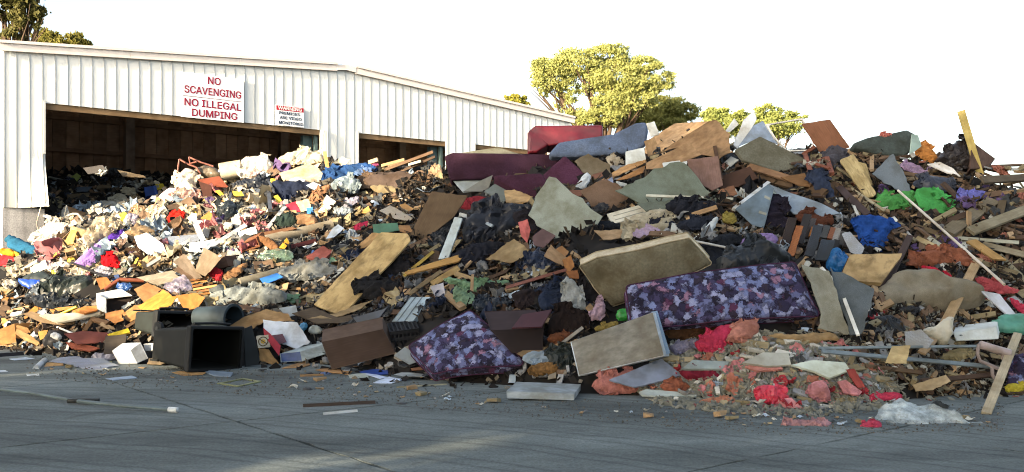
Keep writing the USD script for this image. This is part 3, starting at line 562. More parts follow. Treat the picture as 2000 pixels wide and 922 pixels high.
# ------------------------------------------------------------------ hero things: near toe first
def rim_box(w0, h0, w1, h1, L_, wall=.02):
    """hollow tapered bin along +x, opening at x=0, closed end at x=L_; the y, z half sizes"""
    def hull(a, b, c, d, x0, x1, r):
        s = [m3.Manifold.sphere(r, 12).translate((x, sy * (w - r), sz * (h - r))) for x, w, h in ((x0, a, b), (x1, c, d)) for sy in (-1, 1) for sz in (-1, 1)]; return m3.Manifold.batch_hull(s)
    o = hull(w0, h0, w1, h1, .03, L_, .045).trim_by_plane((1, 0, 0), 0.0); i = hull(w0 - wall, h0 - wall, w1 - wall, h1 - wall, -.1, L_ - wall, .035)
    rim = hull(w0 + .025, h0 + .025, w0 + .02, h0 + .02, -.02, .06, .02) - hull(w0 - wall, h0 - wall, w0 - wall, h0 - wall, -.2, .3, .03)
    return o - i, rim
def wheelie(label, cx, cy, t, yaw, roll, pitch, half, length, body, ref, lid=None, wheels=True, dark="plastic:15181a"):
    """a two wheeled bin lying over; cx, cy: photo point of the opening's middle at distance t"""
    o, rim = rim_box(half[0], half[1], half[0] * .80, half[1] * .78, length)
    y, p = math.radians(yaw), math.radians(pitch); d = np.array([math.cos(y) * math.cos(p), math.sin(y) * math.cos(p), math.sin(p)]); up = np.array([0, 0, 1.0]); up = up - d * (up @ d); up /= np.linalg.norm(up); s = np.cross(up, d)
    r = math.radians(roll); yv = s * math.cos(r) + up * math.sin(r); M = np.eye(4); M[:3, 0], M[:3, 1], M[:3, 2], M[:3, 3] = d, yv, np.cross(d, yv), pt(cx, cy, t)
    parts = [("body", trimesh.Trimesh(*arr(o), process=False), body, 40), ("rim", trimesh.Trimesh(*arr(rim), process=False), dark, 40)]
    for k in range(4): parts.append(("ridge", bx(.14 + k * .18, .16 + k * .18, -half[0] * .8, half[0] * .8, half[1] * (.97 - .05 * k) - .004, half[1] * (1.0 - .045 * k) + .008), body, False))
    parts.append(("handle_bar", tube([(.1, -half[0] * .7, half[1] + .05), (.1, 0, half[1] + .06), (.1, half[0] * .7, half[1] + .05)], .018, 8), dark, True))
    if wheels:
        for sy in (-1, 1):
            w = trimesh.creation.cylinder(.1, .05, sections=20); w.apply_transform(trimesh.geometry.align_vectors((0, 0, 1), (0, 1, 0))); w.apply_translation((length - .04, sy * half[0] * .72, half[1] * .78)); parts.append(("wheel", w, dark, 30, None, [("hub", trimesh.creation.cylinder(.03, .07, sections=12, transform=trimesh.transformations.translation_matrix((length - .04, sy * half[0] * .72, half[1] * .78)) @ trimesh.geometry.align_vectors((0, 0, 1), (0, 1, 0))), "plastic:3a3d3c", 30)]))
        parts.append(("base_ledge", bx(length - .16, length + .03, -half[0] * .86, half[0] * .86, -half[1] * .80, -half[1] * .70), body, False))
    k = np.array([[0, 0], [1, 0], [1, 1], [0, 1]]) * [100, 70] + [cx - 50, cy - 35]; note(label, k, ref)
    return add("wheelie_bin", label, parts, M, "bin")
BIN = wheelie("dark green wheelie bin lying on its side with black mouth on the concrete", 421, 681, 14.0, 145, 4, 1, (.46, .31), .98, "plastic:131611", "overturned dark bin")
S("lid", "black hinged lid", [(476, 642), (492, 636), (507, 700), (505, 712), (480, 716)], "plastic:23282a", 8, 40, .035, .02, "lid", ref="black bin lid", into=BIN)
wheelie("ribbed grey green bin behind the overturned dark bin tipped with its mouth right", 346, 633, 15.6, 150, 4, 3, (.42, .195), .60, "plastic:232a28", "ribbed grey bin", wheels=False, dark="plastic:1b1f22")
# round can
t0, _ = hit([425], [625]); M = frame(pt(457, 622, t0[0] - .30), (-.86, .42, -.10), (0, 0, 1)); pr = [(0.0, .215), (.02, .235), (.06, .235), (.065, .215), (.75, .175), (.76, .0)]
outer = m3.Manifold.cylinder(.76, .215, .175, 36) + m3.Manifold.cylinder(.05, .24, .24, 36) - m3.Manifold.cylinder(.74, .2, .16, 36).translate((0, 0, -.01)); v, f = arr(outer); v = v[:, [2, 0, 1]]
add("trash_can", "round blue grey trash can lying with its open mouth to the right", [("body", trimesh.Trimesh(v, f, process=False), "plastic:2f3c44", 40), ("handle", bx(.1, .3, -.21, -.195, .06, .11), "plastic:3b474f", False)], M, "bin"); note("can", [(380, 600), (470, 598), (470, 640), (380, 640)], "round blue grey can")
X("cabinet", "dark brown wooden cabinet lying at the foot of the heap", [(628, 668), (748, 643), (773, 691), (648, 722)], "wood:41332b", (-.05, .34, .16), 4, 8, .10, side="wood:56483f", ref="brown cabinet")
def lattice(V, M):
    x0, x1, y0, y1 = V[:, 0].min(), V[:, 0].max(), V[:, 1].min(), V[:, 1].max(); out = []
    return out
def crate(label, cx, cy, t, yaw, tilt, s, h, m):
    ms = []; n = 7
    for k in range(n + 1):
        u = -s + 2 * s * k / n
        for sy in (-1, 1):
            ms += [bx(u - .011, u + .011, sy * s - .006, sy * s + .006, 0, h), bx(sy * s - .006, sy * s + .006, u - .011, u + .011, 0, h)]
        ms += [bx(u - .01, u + .01, -s, s, h - .012, h), bx(-s, s, u - .01, u + .01, h - .011, h + .001)]
    band = [bx(-s - .008, s + .008, sy * s - .009, sy * s + .009, z, z + .05) for sy in (-1, 1) for z in (0, h * .45, h - .055)] + [bx(sy * s - .009, sy * s + .009, -s - .008, s + .008, z, z + .05) for sy in (-1, 1) for z in (0, h * .45, h - .055)]
    M = frame(pt(cx, cy, t), (math.cos(yaw), math.sin(yaw), tilt), (tilt * .8, -.25, 1)); add("milk_crate", label, [("lattice", cat_(ms), m, False), ("band", cat_(band), m, False)], M, "crate"); note(label, [(756, 630), (825, 630), (825, 674), (756, 674)], "black lattice crate")
crate("black plastic lattice crate upside down right of the brown cabinet", 790, 672, 14.3, .25, -.08, .21, .29, "plastic:17191d")
def bands(V, M):
    e0, e1, e2, e3 = V[0], V[1], V[2], V[3]; out = []
    for a in (.24, .58):
        q = np.array([e0 + (e3 - e0) * a, e1 + (e2 - e1) * a, e1 + (e2 - e1) * (a + .05), e0 + (e3 - e0) * (a + .05)]); out.append(("groove", prism(q[:, :2], .0005, .004), "plastic:4c5a66", False))
    return out
X("storage_tub", "pale blue plastic storage tub with grooved lid lying tilted behind the black crate", [(765, 628), (802, 580), (840, 580), (806, 628)], "plastic:8fa3b0", (.52, .42, -.12), 48, -22, .1, side="plastic:6d8190", ref="pale blue tub", extra=bands)
# mattresses
def mattress(name, label, pts, el, az, th, lift, ref, m="floral:8888aa", pip="cloth:4a3048", side=None, cap=.7, thk=None):
    P, n, M = project(pts, nrm(el, az), lift, 0.0, cap); V = loc(M, P)[:, :2]
    rr = .06 if el > 0 else .03; pg = Polygon(V).buffer(-rr).buffer(rr, quad_segs=4); V = np.array(pg.exterior.coords)[:-1]
    top = lumpmesh(V, .055, .012, 5, 900, rough=0, aniso=.2); v = np.array(top.vertices); S_ = max(np.ptp(V[:, 0]), np.ptp(V[:, 1])) / 2; cv = V.mean(0)
    def limp(x):
        x = np.array(x, float); u = (x[:, :2] - cv) / S_; o = .075 * S_ * (meshkit.fbm(np.column_stack([u * 1.3, 0 * u[:, 0] + len(label)]), 2, 3) - .5) * 2.2 - .07 * S_ * (u[:, 0] ** 2 + .6 * u[:, 1]); x[:, 2] += o
        x[:, :2] += (.05 * S_ * (meshkit.noise(np.column_stack([u * 2.1, 0 * u[:, 0]]), 8) - .5))[:, None] * u; return x
    body = prism(np.array(shapely.segmentize(pg.buffer(-.004).exterior, .12).coords)[:-1], -th, -.012).subdivide_to_size(.22); bv = limp(body.vertices); body = trimesh.Trimesh(bv, body.faces, process=False); v = limp(v)
    ring = np.array(shapely.segmentize(pg.exterior, .1).coords); p3 = np.column_stack([ring, np.full(len(ring), .002)]); low = p3.copy(); low[:, 2] = -th + .01; p3, low = limp(p3), limp(low)
    note(label, pts, ref)
    return add(name, label, [("top_panel", trimesh.Trimesh(v, top.faces, process=False), m, True), ("border", body, side or m, False), ("piping", tube(p3, .009, 6), pip, True), ("piping", tube(low, .009, 6), pip, True)], M, "mattress")
mattress("mattress", "purple floral mattress propped at the foot of the heap beside the brown cabinet", [(794, 671), (918, 601), (1030, 709), (846, 730)], 40, -6, .17, .12, "purple propped mattress")
mattress("mattress", "wide purple floral mattress standing on its edge against the tan box spring", [(1224, 551), (1553, 507), (1606, 617), (1236, 640)], 26, 0, .18, .30, "wide floral mattress", cap=.9)
BOXS = mattress("box_spring", "soiled tan box spring tilted above the wide floral mattress", [(1130, 521), (1165, 502), (1348, 466), (1393, 520), (1300, 560), (1195, 600), (1160, 565)], -20, -4, .24, .20, "tan box spring", m="cloth:7a7562", pip="cloth:b3a88c", side="cloth:c9bfa6", cap=.9)
L("strap", "dark grey strap band", [(1128, 512), (1152, 506), (1172, 552), (1150, 556)], "cloth:333c40", .03, .01, -20, -4, .24, soft=0, q=0, into=BOXS)
L("torn_cover", "torn dark cover", [(1262, 512), (1290, 518), (1330, 508), (1300, 524), (1275, 545), (1266, 530)], "cloth:3b3326", .02, .04, -20, -4, .26, soft=1, q=0, into=BOXS)
# television set
def tv(V, M):
    return [("front_trim", prism(V[:, :2] * np.array([1.0, 1.0]), .003, .008), "paint:20171b", False)]
TV = X("television", "old wooden console television lying on its back behind the propped mattress", [(958, 645), (1062, 641), (1060, 684), (1000, 690)], "wood:251c1e", (-.1, .55, .22), 8, 0, .12, side="wood:33282a", ref="console television")
S("screen", "grey glass screen", [(958, 642), (968, 622), (1008, 615), (992, 638)], "plastic:64716c", 62, 0, .02, .62, into=TV)
S("speaker_grille", "maroon lattice grille", [(1000, 640), (1020, 614), (1078, 604), (1058, 638)], "print:4a2a30", 62, 0, .02, .62, into=TV)
# white and grey cartons on the yard
def blue_label(V, M):
    q = V[:, :2]; lo = q[np.argsort(q[:, 1])]; return []
FC = X("flat_carton", "flat grey carton with a blue printed edge lying on the concrete", [(989, 764), (1122, 769), (1121, 782), (990, 778)], "card:8f9aa0", (.12, .62, .03), 2, 0, .02, side="card:8b959a", ref="flat grey carton")
S("printed_strip", "blue printed strip", [(1010, 766), (1066, 768), (1066, 777), (1010, 776)], "plastic:3c568c", 2, 0, .004, .10, into=FC)
GB = X("cardboard_box", "large plain grey cardboard box leaning left of the wide floral mattress", [(1114, 668), (1275, 610), (1297, 696), (1130, 735)], "card:807f77", (.10, .22, -.02), 14, -8, .22, side="card:b9c6d0", ref="large grey box", cap=.9)
S("printed_strip", "blue and white strip", [(1272, 609), (1284, 607), (1309, 690), (1297, 693)], "print:8fb0d4", 14, -8, .004, .28, into=GB)
S("board", "blue grey sheet lying under the large grey box", [(1190, 742), (1292, 700), (1332, 733), (1240, 756)], "paint:6d7788", 55, 0, .02, .05)
L("insulation", "salmon pink insulation clump on the concrete before the large grey box", [(1160, 748), (1175, 730), (1195, 736), (1222, 724), (1228, 724), (1246, 742), (1243, 764), (1200, 769), (1165, 763)], "foam:a87068", .12, .1, 40, 0, .08, ref="salmon insulation clump", jag=.012)
L("insulation", "red orange insulation wad right of the salmon clump", [(1290, 750), (1310, 744), (1338, 746), (1352, 760), (1330, 768), (1300, 766)], "foam:86523f", .07, .1, 45, 0, .05, jag=.012)
S("board", "dirty white panel strip lying before the red orange insulation wad", [(1248, 766), (1262, 760), (1360, 768), (1360, 774), (1255, 772)], "paint:98a3a0", 70, 0, .02, .03)
L("pink_sheet", "hot pink crumpled sheet draped right of the large grey box", [(1355, 673), (1380, 655), (1410, 637), (1436, 634), (1425, 655), (1400, 690), (1380, 688)], "foam:b83a58", .08, .1, 35, 0, .15, ref="hot pink sheet", cat="sheet")
L("insulation", "salmon insulation batt beside the hot pink sheet under the floral mattress", [(1425, 650), (1440, 630), (1475, 624), (1480, 645), (1462, 668), (1418, 668)], "foam:b07c70", .10, .1, 35, 0, .16, jag=.012)
S("tray", "grey tray with a glassy top below the hot pink sheet", [(1332, 720), (1352, 703), (1425, 706), (1415, 720)], "plastic:7f8b89", 55, 0, .03, .08)
L("red_cloth", "dark red cloth under the grey tray", [(1325, 722), (1415, 722), (1400, 745), (1350, 742), (1335, 735)], "cloth:6b2030", .06, .1, 35, 0, .05, cat="cloth")
L("garbage_bag", "bright red plastic bag at the toe of the plaster rubble", [(1473, 765), (1485, 753), (1510, 755), (1545, 780), (1520, 790), (1482, 788)], "bag:a8283c", .14, .1, 35, 0, .10, ref="bright red bag", cat="bag")
S("pink_board", "pink torn board scrap trailing right of the bright red bag", [(1520, 780), (1545, 776), (1568, 798), (1535, 795)], "card:b87c80", 50, 0, .03, .08)
L("insulation", "pink foam chunk in the middle of the plaster rubble", [(1578, 768), (1585, 748), (1608, 745), (1622, 770), (1618, 785), (1590, 780)], "foam:b57f86", .12, .1, 30, 0, .08, ref="pink foam chunk", jag=.012)
S("pink_board", "flat pink foam board scrap right of the pink foam chunk", [(1636, 745), (1652, 742), (1684, 765), (1678, 772), (1648, 768)], "foam:b67c80", 35, 0, .03, .08)
S("pink_board", "long pink board strip above the plaster rubble", [(1455, 715), (1520, 713), (1530, 720), (1480, 724)], "foam:b88078", 55, 0, .03, .1)
S("red_board", "brick red torn panel behind the pink board scrap", [(1652, 722), (1668, 720), (1690, 755), (1676, 758)], "card:8a3c36", 30, 0, .02, .1)
S("plaster_board", "pale green white plasterboard slab on top of the rubble", [(1545, 712), (1590, 703), (1650, 708), (1660, 722), (1620, 738), (1590, 725)], "paint:b3beb2", 50, 0, .03, .16, ref="pale plasterboard slab")
S("plaster_board", "grey plasterboard slab with broken edge above the bright red bag", [(1450, 708), (1490, 688), (1540, 690), (1545, 712), (1500, 715)], "paint:989a90", 48, 0, .03, .14)
L("cardboard_flap", "curled brown cardboard flap under the floral mattress bottom edge", [(1500, 652), (1560, 655), (1620, 648), (1638, 668), (1610, 662), (1590, 672), (1530, 664)], "card:8a7452", .05, .1, 40, 0, .12, cat="cardboard")
L("red_rag", "hot pink rag at the edge of the rubble near the clear film", [(1695, 775), (1740, 768), (1766, 775), (1750, 782), (1700, 782)], "cloth:a83850", .05, .1, 60, 0, .06, cat="rag")
L("plastic_film", "clear crumpled plastic sheet lying on the concrete at lower right", [(1715, 815), (1740, 795), (1757, 782), (1775, 795), (1800, 800), (1820, 800), (1860, 820), (1918, 832), (1915, 848), (1880, 843), (1830, 842), (1780, 848), (1730, 838)], "film:c8dbe6", .16, .12, 62, 0, .03, ref="clear plastic sheet", cat="plastic sheet", res=1300, q=.5)
L("red_rag", "pinkish red rag sticking out left of the clear plastic sheet", [(1678, 832), (1690, 825), (1718, 826), (1722, 836), (1690, 837)], "cloth:a84058", .04, .08, 70, 0, .02, cat="rag")
L("insulation", "long pale pink insulation strip on the concrete below the bright red bag", [(1525, 828), (1545, 822), (1600, 822), (1628, 828), (1600, 834), (1540, 834)], "foam:a98388", .03, .08, 75, 0, .01, jag=.015)
L("gravel_heap", "small dark heap of grit above the clear plastic sheet", [(1808, 800), (1818, 790), (1830, 784), (1842, 792), (1850, 800)], "foam:3b3f40", .08, .05, 45, 0, .05, cat="grit heap")
L("insulation", "orange pink insulation shreds at the toe left of the bright red bag", [(1365, 785), (1385, 778), (1420, 776), (1440, 784), (1420, 792), (1380, 792)], "foam:b9836c", .05, .1, 60, 0, .03, jag=.012)
K("lumber_stake", "pale wooden stake leaning at the far right end with its foot on concrete", 1988, 652, 1926, 808, 16, "wood:a99f86", .35, .02, .3, cat="stake", ref="leaning pale stake")
K("lumber_stake", "tan wooden stake rising from a concrete lump at right", 1911, 506, 1842, 640, 17, "wood:a68f6c", .18, .35, .3, cat="stake", ref="tan wooden stake")
K("lumber_stake", "lower end of a broken stake sticking out under the pale concrete lump", 1830, 655, 1800, 690, 15, "wood:a08c70", .3, .3, .3, cat="stake")
L("concrete_lump", "pale broken concrete footing clinging to the tan wooden stake", [(1797, 645), (1830, 635), (1845, 622), (1862, 622), (1858, 645), (1852, 668), (1838, 674), (1820, 660)], "paint:a8a696", .10, .08, 15, 0, .38, ref="pale concrete lump", cat="concrete")
K("metal_rail", "upper grey metal rail lying across the rubble at right", 1600, 680, 1925, 676, 5, "paint:6c7a80", .35, .38, .6, cat="rail", ref="upper metal rail")
K("metal_rail", "lower thicker grey metal rail sloping across the rubble at right", 1605, 686, 1935, 716, 7.5, "paint:64727a", .35, .35, .6, cat="rail", ref="lower metal rail")
S("paper_tag", "yellowed square card draped over the two metal rails", [(1742, 676), (1778, 674), (1770, 710), (1730, 709)], "card:b5a57c", 20, 0, .01, .55, "card", ref="yellowed card on rails")
def chair():
    t, _ = hit([1940], [700]); t = t[0] - .55; P = lambda x, y, dt=0: pt(x, y, t + dt)
    c = P(1940, 700); f = lambda *q: tube([p - c for p in q], .022, 8)
    M = np.eye(4); M[:3, 3] = c
    parts = [("frame", f(P(1912, 672), P(1909, 690), P(1914, 705), P(1945, 718), P(1966, 728)), "paint:8f8584", True), ("frame", f(P(1938, 718), P(1938, 732), P(1946, 744)), "paint:8f8584", True), ("arm_rest", tube([P(1914, 673) - c, P(1940, 681) - c, P(1972, 690) - c], .05, 8), "paint:a59a9a", True), ("leg", f(P(1958, 690), P(1962, 715), P(1955, 745)), "paint:877d7c", True)]
    add("chair", "broken chair with pinkish grey tube frame beside the leaning pale stake", parts, M); note("c", [(1908, 668), (1975, 668), (1970, 745), (1910, 745)], "broken tube chair")
chair()
DB = X("drawer_box", "white shallow box with a slot lying right of the pale concrete lump", [(1862, 649), (1946, 639), (1950, 662), (1868, 666)], "paint:c3cdce", (.22, .4, .05), 20, 6, .25, ref="white slotted box")
K("slot", "dark slot", 1875, 655, 1938, 648, 2.2, "paint:5c6468", .31, .31, .5, into=DB)
L("teal_tub", "teal green plastic tub edge at the right margin", [(1930, 640), (1945, 620), (1965, 615), (2010, 615), (2012, 650), (1960, 650)], "plastic:4c8877", .1, .03, 35, 0, .2, cat="tub", ref="teal tub")
S("board", "white board slanting among red cloth above the teal tub", [(1914, 567), (1952, 574), (1985, 615), (1968, 616)], "paint:b6bcc6", 30, 10, .02, .25, ref="slanting white board")
S("cardboard_piece", "tan cardboard piece under the metal rails", [(1782, 752), (1848, 732), (1858, 745), (1822, 762), (1790, 764)], "card:9a8a6c", 35, 0, .01, .12, "cardboard")
L("colourful_cloth", "multicoloured cloth bundle at the right margin behind the leaning pale stake", [(1965, 700), (2005, 690), (2010, 770), (1968, 772), (1972, 735)], "floral:7a6a8a", .1, .1, 15, 0, .2, cat="cloth")
L("yellow_rag", "yellow green rag at the right margin near the leaning stake foot", [(1964, 752), (1990, 748), (2003, 758), (1985, 770), (1966, 766)], "cloth:b0a63c", .06, .1, 30, 0, .25, cat="rag")
K("board", "dark wood board edge under the metal rails at right", 1800, 745, 1960, 730, 9, "wood:4a3b31", .12, .2, .5)
K("board", "brown bowed board edge below the yellowed card", 1690, 715, 1800, 728, 8, "wood:5a4a38", .1, .12, .5)
# right middle
L("carpet_roll", "large grey brown roll of carpet left of the tan wooden stake", [(1713, 586), (1738, 548), (1770, 533), (1860, 540), (1915, 580), (1905, 596), (1878, 600), (1840, 616), (1800, 606), (1740, 620)], "carpet:807b6c", .30, .10, 34, 8, .12, ref="grey brown carpet roll", cat="carpet")
S("carpet_piece", "light grey carpet piece hanging right of the wide floral mattress", [(1568, 515), (1618, 530), (1660, 653), (1598, 640), (1604, 615)], "carpet:8b8c7f", 25, 6, .02, .22, "carpet", ref="light grey carpet piece")
S("carpet_piece", "dark grey carpet piece right of the light grey hanging carpet", [(1622, 522), (1710, 563), (1682, 655), (1660, 654)], "carpet:5c6468", 28, -4, .02, .2, "carpet", ref="dark grey carpet piece")
TS_ = K("trim_strip", "white bent trim strip lying over the grey hanging carpet", 1640, 560, 1676, 655, 6, "paint:c9cbc4", .8, .7, .5, cat="strip")
K("bent_end", None, 1604, 523, 1640, 561, 6, "paint:c9cbc4", .75, .8, .5, into=TS_)
TT = S("table", "tan tabletop with dark edge lying below the blue tub", [(1660, 497), (1763, 495), (1722, 553), (1640, 545)], "ply:a48c62", 50, 8, .06, .25, "tabletop", ref="tan tabletop", edge="wood:4a3a34")
K("side_rail", "dark side rail", 1777, 462, 1728, 562, 12, "wood:40332f", .3, .3, .6, into=TT)
L("blue_tub", "deep blue fabric tub above the tan tabletop", [(1663, 428), (1700, 420), (1742, 430), (1737, 462), (1715, 492), (1685, 482)], "cloth:23488e", .12, .03, 20, 0, .2, soft=0, cat="tub", ref="deep blue tub")
L("plastic_bag", "shiny bright blue plastic bag left of the tan tabletop", [(1612, 520), (1622, 490), (1640, 487), (1652, 505), (1660, 522), (1650, 531), (1625, 530)], "bag:2a78c0", .12, .12, 25, 0, .3, cat="bag", ref="shiny bright blue bag")
L("garbage_bag", "large black garbage bag on top of the wide floral mattress", [(1398, 530), (1415, 500), (1440, 482), (1478, 474), (1515, 485), (1550, 510), (1510, 520), (1470, 535), (1430, 541)], "bag:24292e", .2, .10, 30, 0, .42, cat="bag", ref="large black bag on the mattress", q=0)
for k_, (x, y, w, h, c, nm) in enumerate([(1540, 455, 16, 62, "3a2f28", "dark brown"), (1553, 470, 14, 60, "a4673a", "rusty orange"), (1568, 450, 16, 66, "2c2a2c", "black"), (1583, 445, 12, 40, "5b5350", "grey brown"), (1590, 470, 18, 62, "3c4148", "slate grey"), (1588, 452, 11, 20, "c07a34", "orange"), (1600, 448, 10, 22, "70757a", "grey"), (1612, 452, 12, 26, "474b4e", "charcoal"), (1612, 488, 26, 42, "3a424c", "blue grey"), (1624, 455, 10, 24, "8a5a40", "rust"), (1634, 458, 11, 28, "9a9b9a", "pale grey"), (1645, 465, 10, 28, "59595a", "dull grey"), (1656, 468, 10, 30, "3f3a38", "dark"), (1632, 478, 12, 22, "2b2c30", "jet black")]):
    s = .30; S("book", f"{nm} spined slim book number in the jumbled row above the bright blue bag".replace(" number", ""), [(x + s * h * .5 - w / 2, y - h / 2), (x + s * h * .5 + w / 2, y - h / 2 + 2), (x - s * h * .5 + w / 2, y + h / 2), (x - s * h * .5 - w / 2, y + h / 2 - 2)], "print:" + c, 25, rng.uniform(-14, 14), .05, .18 + .02 * k_, "book")
S("newspaper", "curled white printed leaflet at the right end of the book row", [(1645, 455), (1660, 452), (1688, 485), (1680, 500), (1660, 492)], "print:b5bbc2", 30, 10, .006, .35, "leaflet", bend=.01)
L("brown_coat", "rust brown cloth on top of the book row", [(1553, 425), (1570, 408), (1600, 420), (1630, 430), (1620, 440), (1575, 438)], "cloth:5a3a2e", .08, .1, 30, 0, .25, cat="cloth")
L("dark_coat", "dark purple coat hanging over the metal oven panel", [(1483, 455), (1490, 410), (1505, 384), (1530, 392), (1534, 430), (1525, 462), (1500, 458)], "cloth:2a2734", .10, .08, 25, 0, .3, cat="coat", ref="dark purple coat")
L("purple_cloth", "lilac and white patterned cloth above the large black bag", [(1444, 480), (1462, 462), (1500, 455), (1520, 465), (1512, 478), (1480, 475)], "cloth:8d7bb0", .06, .12, 35, 0, .25, cat="cloth")
# metal oven panel
SM = S("sheet_metal", "blue grey sheet metal panel with white rim under the dark purple coat", [(1436, 408), (1500, 360), (1512, 368), (1492, 445), (1470, 440)], "metal:6c7c86", 30, -12, .02, .12, "panel", ref="blue grey metal panel", extra=grooves)
K("rim", "white rim", 1433, 409, 1501, 357, 7, "paint:c6cbcb", .16, .2, .8, into=SM)
S("sheet_metal", "pale crumpled sheet metal plate right of the dark purple coat", [(1503, 358), (1545, 378), (1600, 400), (1640, 420), (1600, 425), (1550, 418), (1530, 392)], "metal:939fa8", 42, 4, .02, .12, "panel", bend=.03)
S("sheet_metal", "small mint grey enamel plate at the peak of the sheet metal panel", [(1503, 375), (1520, 366), (1540, 382), (1525, 394), (1505, 388)], "paint:8fa09c", 35, 0, .015, .2, "panel")
L("jeans", "dark blue jeans hanging down left of the osb planks", [(1576, 342), (1598, 330), (1612, 345), (1628, 375), (1632, 398), (1606, 388), (1590, 365)], "cloth:313a4e", .1, .10, 28, 0, .2, cat="jeans", ref="dark blue jeans")
S("osb_plank", "pale chipboard plank standing above the green cloth left of the grey felt", [(1640, 312), (1668, 301), (1712, 380), (1692, 388)], "osb:b5a274", 35, 0, .03, .22, "plank", ref="pale chipboard plank")
S("osb_plank", "second chipboard board partly behind the pale chipboard plank", [(1665, 312), (1692, 320), (1704, 360), (1690, 366)], "osb:aa9668", 35, 10, .03, .12, "plank")
S("carpet_piece", "grey felt carpet square hanging left of the green cloth", [(1704, 338), (1743, 301), (1762, 332), (1779, 372), (1752, 372)], "carpet:6c757c", 25, -6, .015, .2, "carpet", ref="grey felt square")
L("green_cloth", "bright green cloth draped on the upper right of the heap", [(1788, 380), (1800, 370), (1822, 370), (1842, 392), (1860, 396), (1857, 418), (1835, 422), (1800, 410)], "cloth:4a9c54", .08, .06, 40, 0, .18, cat="cloth", ref="bright green cloth")
L("green_cloth", "darker green crumpled cloth left of the bright green one", [(1708, 400), (1716, 380), (1745, 382), (1770, 372), (1792, 378), (1788, 400), (1760, 405), (1725, 410)], "cloth:4b8c4a", .07, .12, 40, 0, .16, cat="cloth")
K("pole", "long thin white pole slanting down past the green cloth to the red cloth", 1754, 372, 1962, 556, 5, "paint:c9c4b8", .6, .6, 1, True, cat="pole", ref="long white pole")
L("garbage_bag", "dark grey garbage bag above the bright green cloth", [(1783, 362), (1800, 348), (1830, 344), (1862, 358), (1866, 380), (1840, 392), (1805, 372)], "bag:333844", .14, .1, 30, 0, .12, cat="bag", ref="dark grey bag")
L("violet_cloth", "violet blue cloth right of the dark grey bag", [(1866, 388), (1880, 376), (1915, 372), (1920, 380), (1902, 396), (1872, 394)], "cloth:6a6cb0", .05, .1, 40, 0, .1, cat="cloth")
S("white_sheet", "white sheet over the top boards right of the orange bag", [(1811, 320), (1836, 316), (1862, 330), (1876, 344), (1850, 338)], "paper:e6e2da", 50, 0, .02, .1, "sheet")
L("plastic_bag", "lilac plastic bag with white edge below the orange bag", [(1758, 320), (1785, 320), (1805, 332), (1822, 340), (1800, 345), (1775, 335)], "bag:a48cae", .06, .12, 40, 0, .12, cat="bag")
H("armchair", "dark slate upholstered armchair back lying on the crest at right", [(1668, 282), (1690, 272), (1740, 262), (1778, 255), (1790, 262), (1785, 285), (1772, 303), (1735, 303), (1700, 292)], "cloth:47504e", .4, .06, 20, 0, .1, cat="armchair", ref="slate armchair")
S("board", "pale green grey board edge right of the slate armchair", [(1782, 262), (1793, 264), (1800, 285), (1788, 295), (1778, 300)], "paint:8fa398", 20, 20, .03, .25)
L("red_bag", "faded red bag poking up behind the slate armchair", [(1716, 268), (1722, 258), (1740, 262), (1735, 270)], "bag:c06a5c", .04, .05, 20, 0, 0, cat="bag")
L("orange_bag", "orange cloth bag right of the slate armchair", [(1784, 300), (1795, 285), (1808, 283), (1825, 298), (1830, 315), (1812, 318)], "cloth:bf8246", .12, .08, 25, 0, .08, cat="bag", ref="orange bag")
L("garbage_bag", "torn black bag of papers left of the yellowish post", [(1826, 318), (1838, 300), (1870, 278), (1885, 275), (1890, 300), (1895, 330), (1860, 330)], "bag:2a2626", .2, .12, 20, 0, .06, cat="bag", ref="torn black bag")
X("carton", "dark brown carton tipped on its corner right of the yellowish post", [(1898, 276), (1944, 310), (1925, 328), (1895, 330)], "card:5a463c", (.1, .4, -.1), 20, 25, .05, cat="box")
K("post", "upright weathered yellowish plank standing on the crest at right", 1877, 217, 1915, 345, 14, "wood:c4b06a", .15, .15, .4, cat="post", ref="yellowish upright post", t1=17.2, t2=17.0)
K("thin_rail", "thin brown rail running right from the upright post", 1925, 325, 2030, 321, 4, "wood:6a5440", .1, .1, 1, t1=17.5, t2=18.5, cat="rail")
for k_, (x1, y1, x2, y2, w, c, l, lb) in enumerate([(1850, 455, 1940, 392, 26, "736a56", .15, "wide grey plank slanting up right of the long white pole"), (1895, 452, 2010, 408, 20, "87806a", .18, "weathered slatted plank near the right margin under the wide grey plank"), (1918, 352, 2010, 347, 16, "5b5142", .2, "dark horizontal beam right of the post foot"), (1832, 350, 2010, 380, 9, "6a5b48", .16, "long brown batten below the dark horizontal beam"), (1860, 345, 1960, 372, 10, "75634c", .1, "brown batten crossing the dark grey bag top"), (1750, 352, 1880, 340, 8, "8a7a60", .1, "light batten right of the grey felt square"), (1690, 330, 1880, 352, 7, "6b5742", .06, "long thin brown batten behind the grey felt"), (1890, 470, 2010, 500, 12, "8b8470", .1, "grey batten below the slatted plank"), (1960, 385, 1945, 450, 14, "60543f", .1, "short upright board near the right margin"), (1870, 465, 1990, 474, 7, "a3a596", .14, "white splintered strip above the tan loose board"), (1780, 440, 1860, 465, 10, "6a5c46", .08, "brown board end left of the wide grey plank"), (1790, 465, 1848, 492, 10, "a99b76", .1, "tan batten left of the long white pole"), (1812, 465, 1845, 488, 12, "b4bab0", .08, "pale grey batten beside the tan batten"), (1950, 500, 2010, 560, 14, "7f7c68", .1, "grey board slanting to the right margin"), (1905, 520, 1985, 545, 30, "776b50", .05, "broad brown board below the tan loose board")]):
    K("plank", lb, x1, y1, x2, y2, w, "wood:" + c, l, l, .3)
S("board", "loose tan board pointing right beside the long white pole", [(1888, 471), (1906, 467), (1966, 507), (1940, 506)], "wood:a98a58", 40, 0, .03, .16, ref="loose tan board")
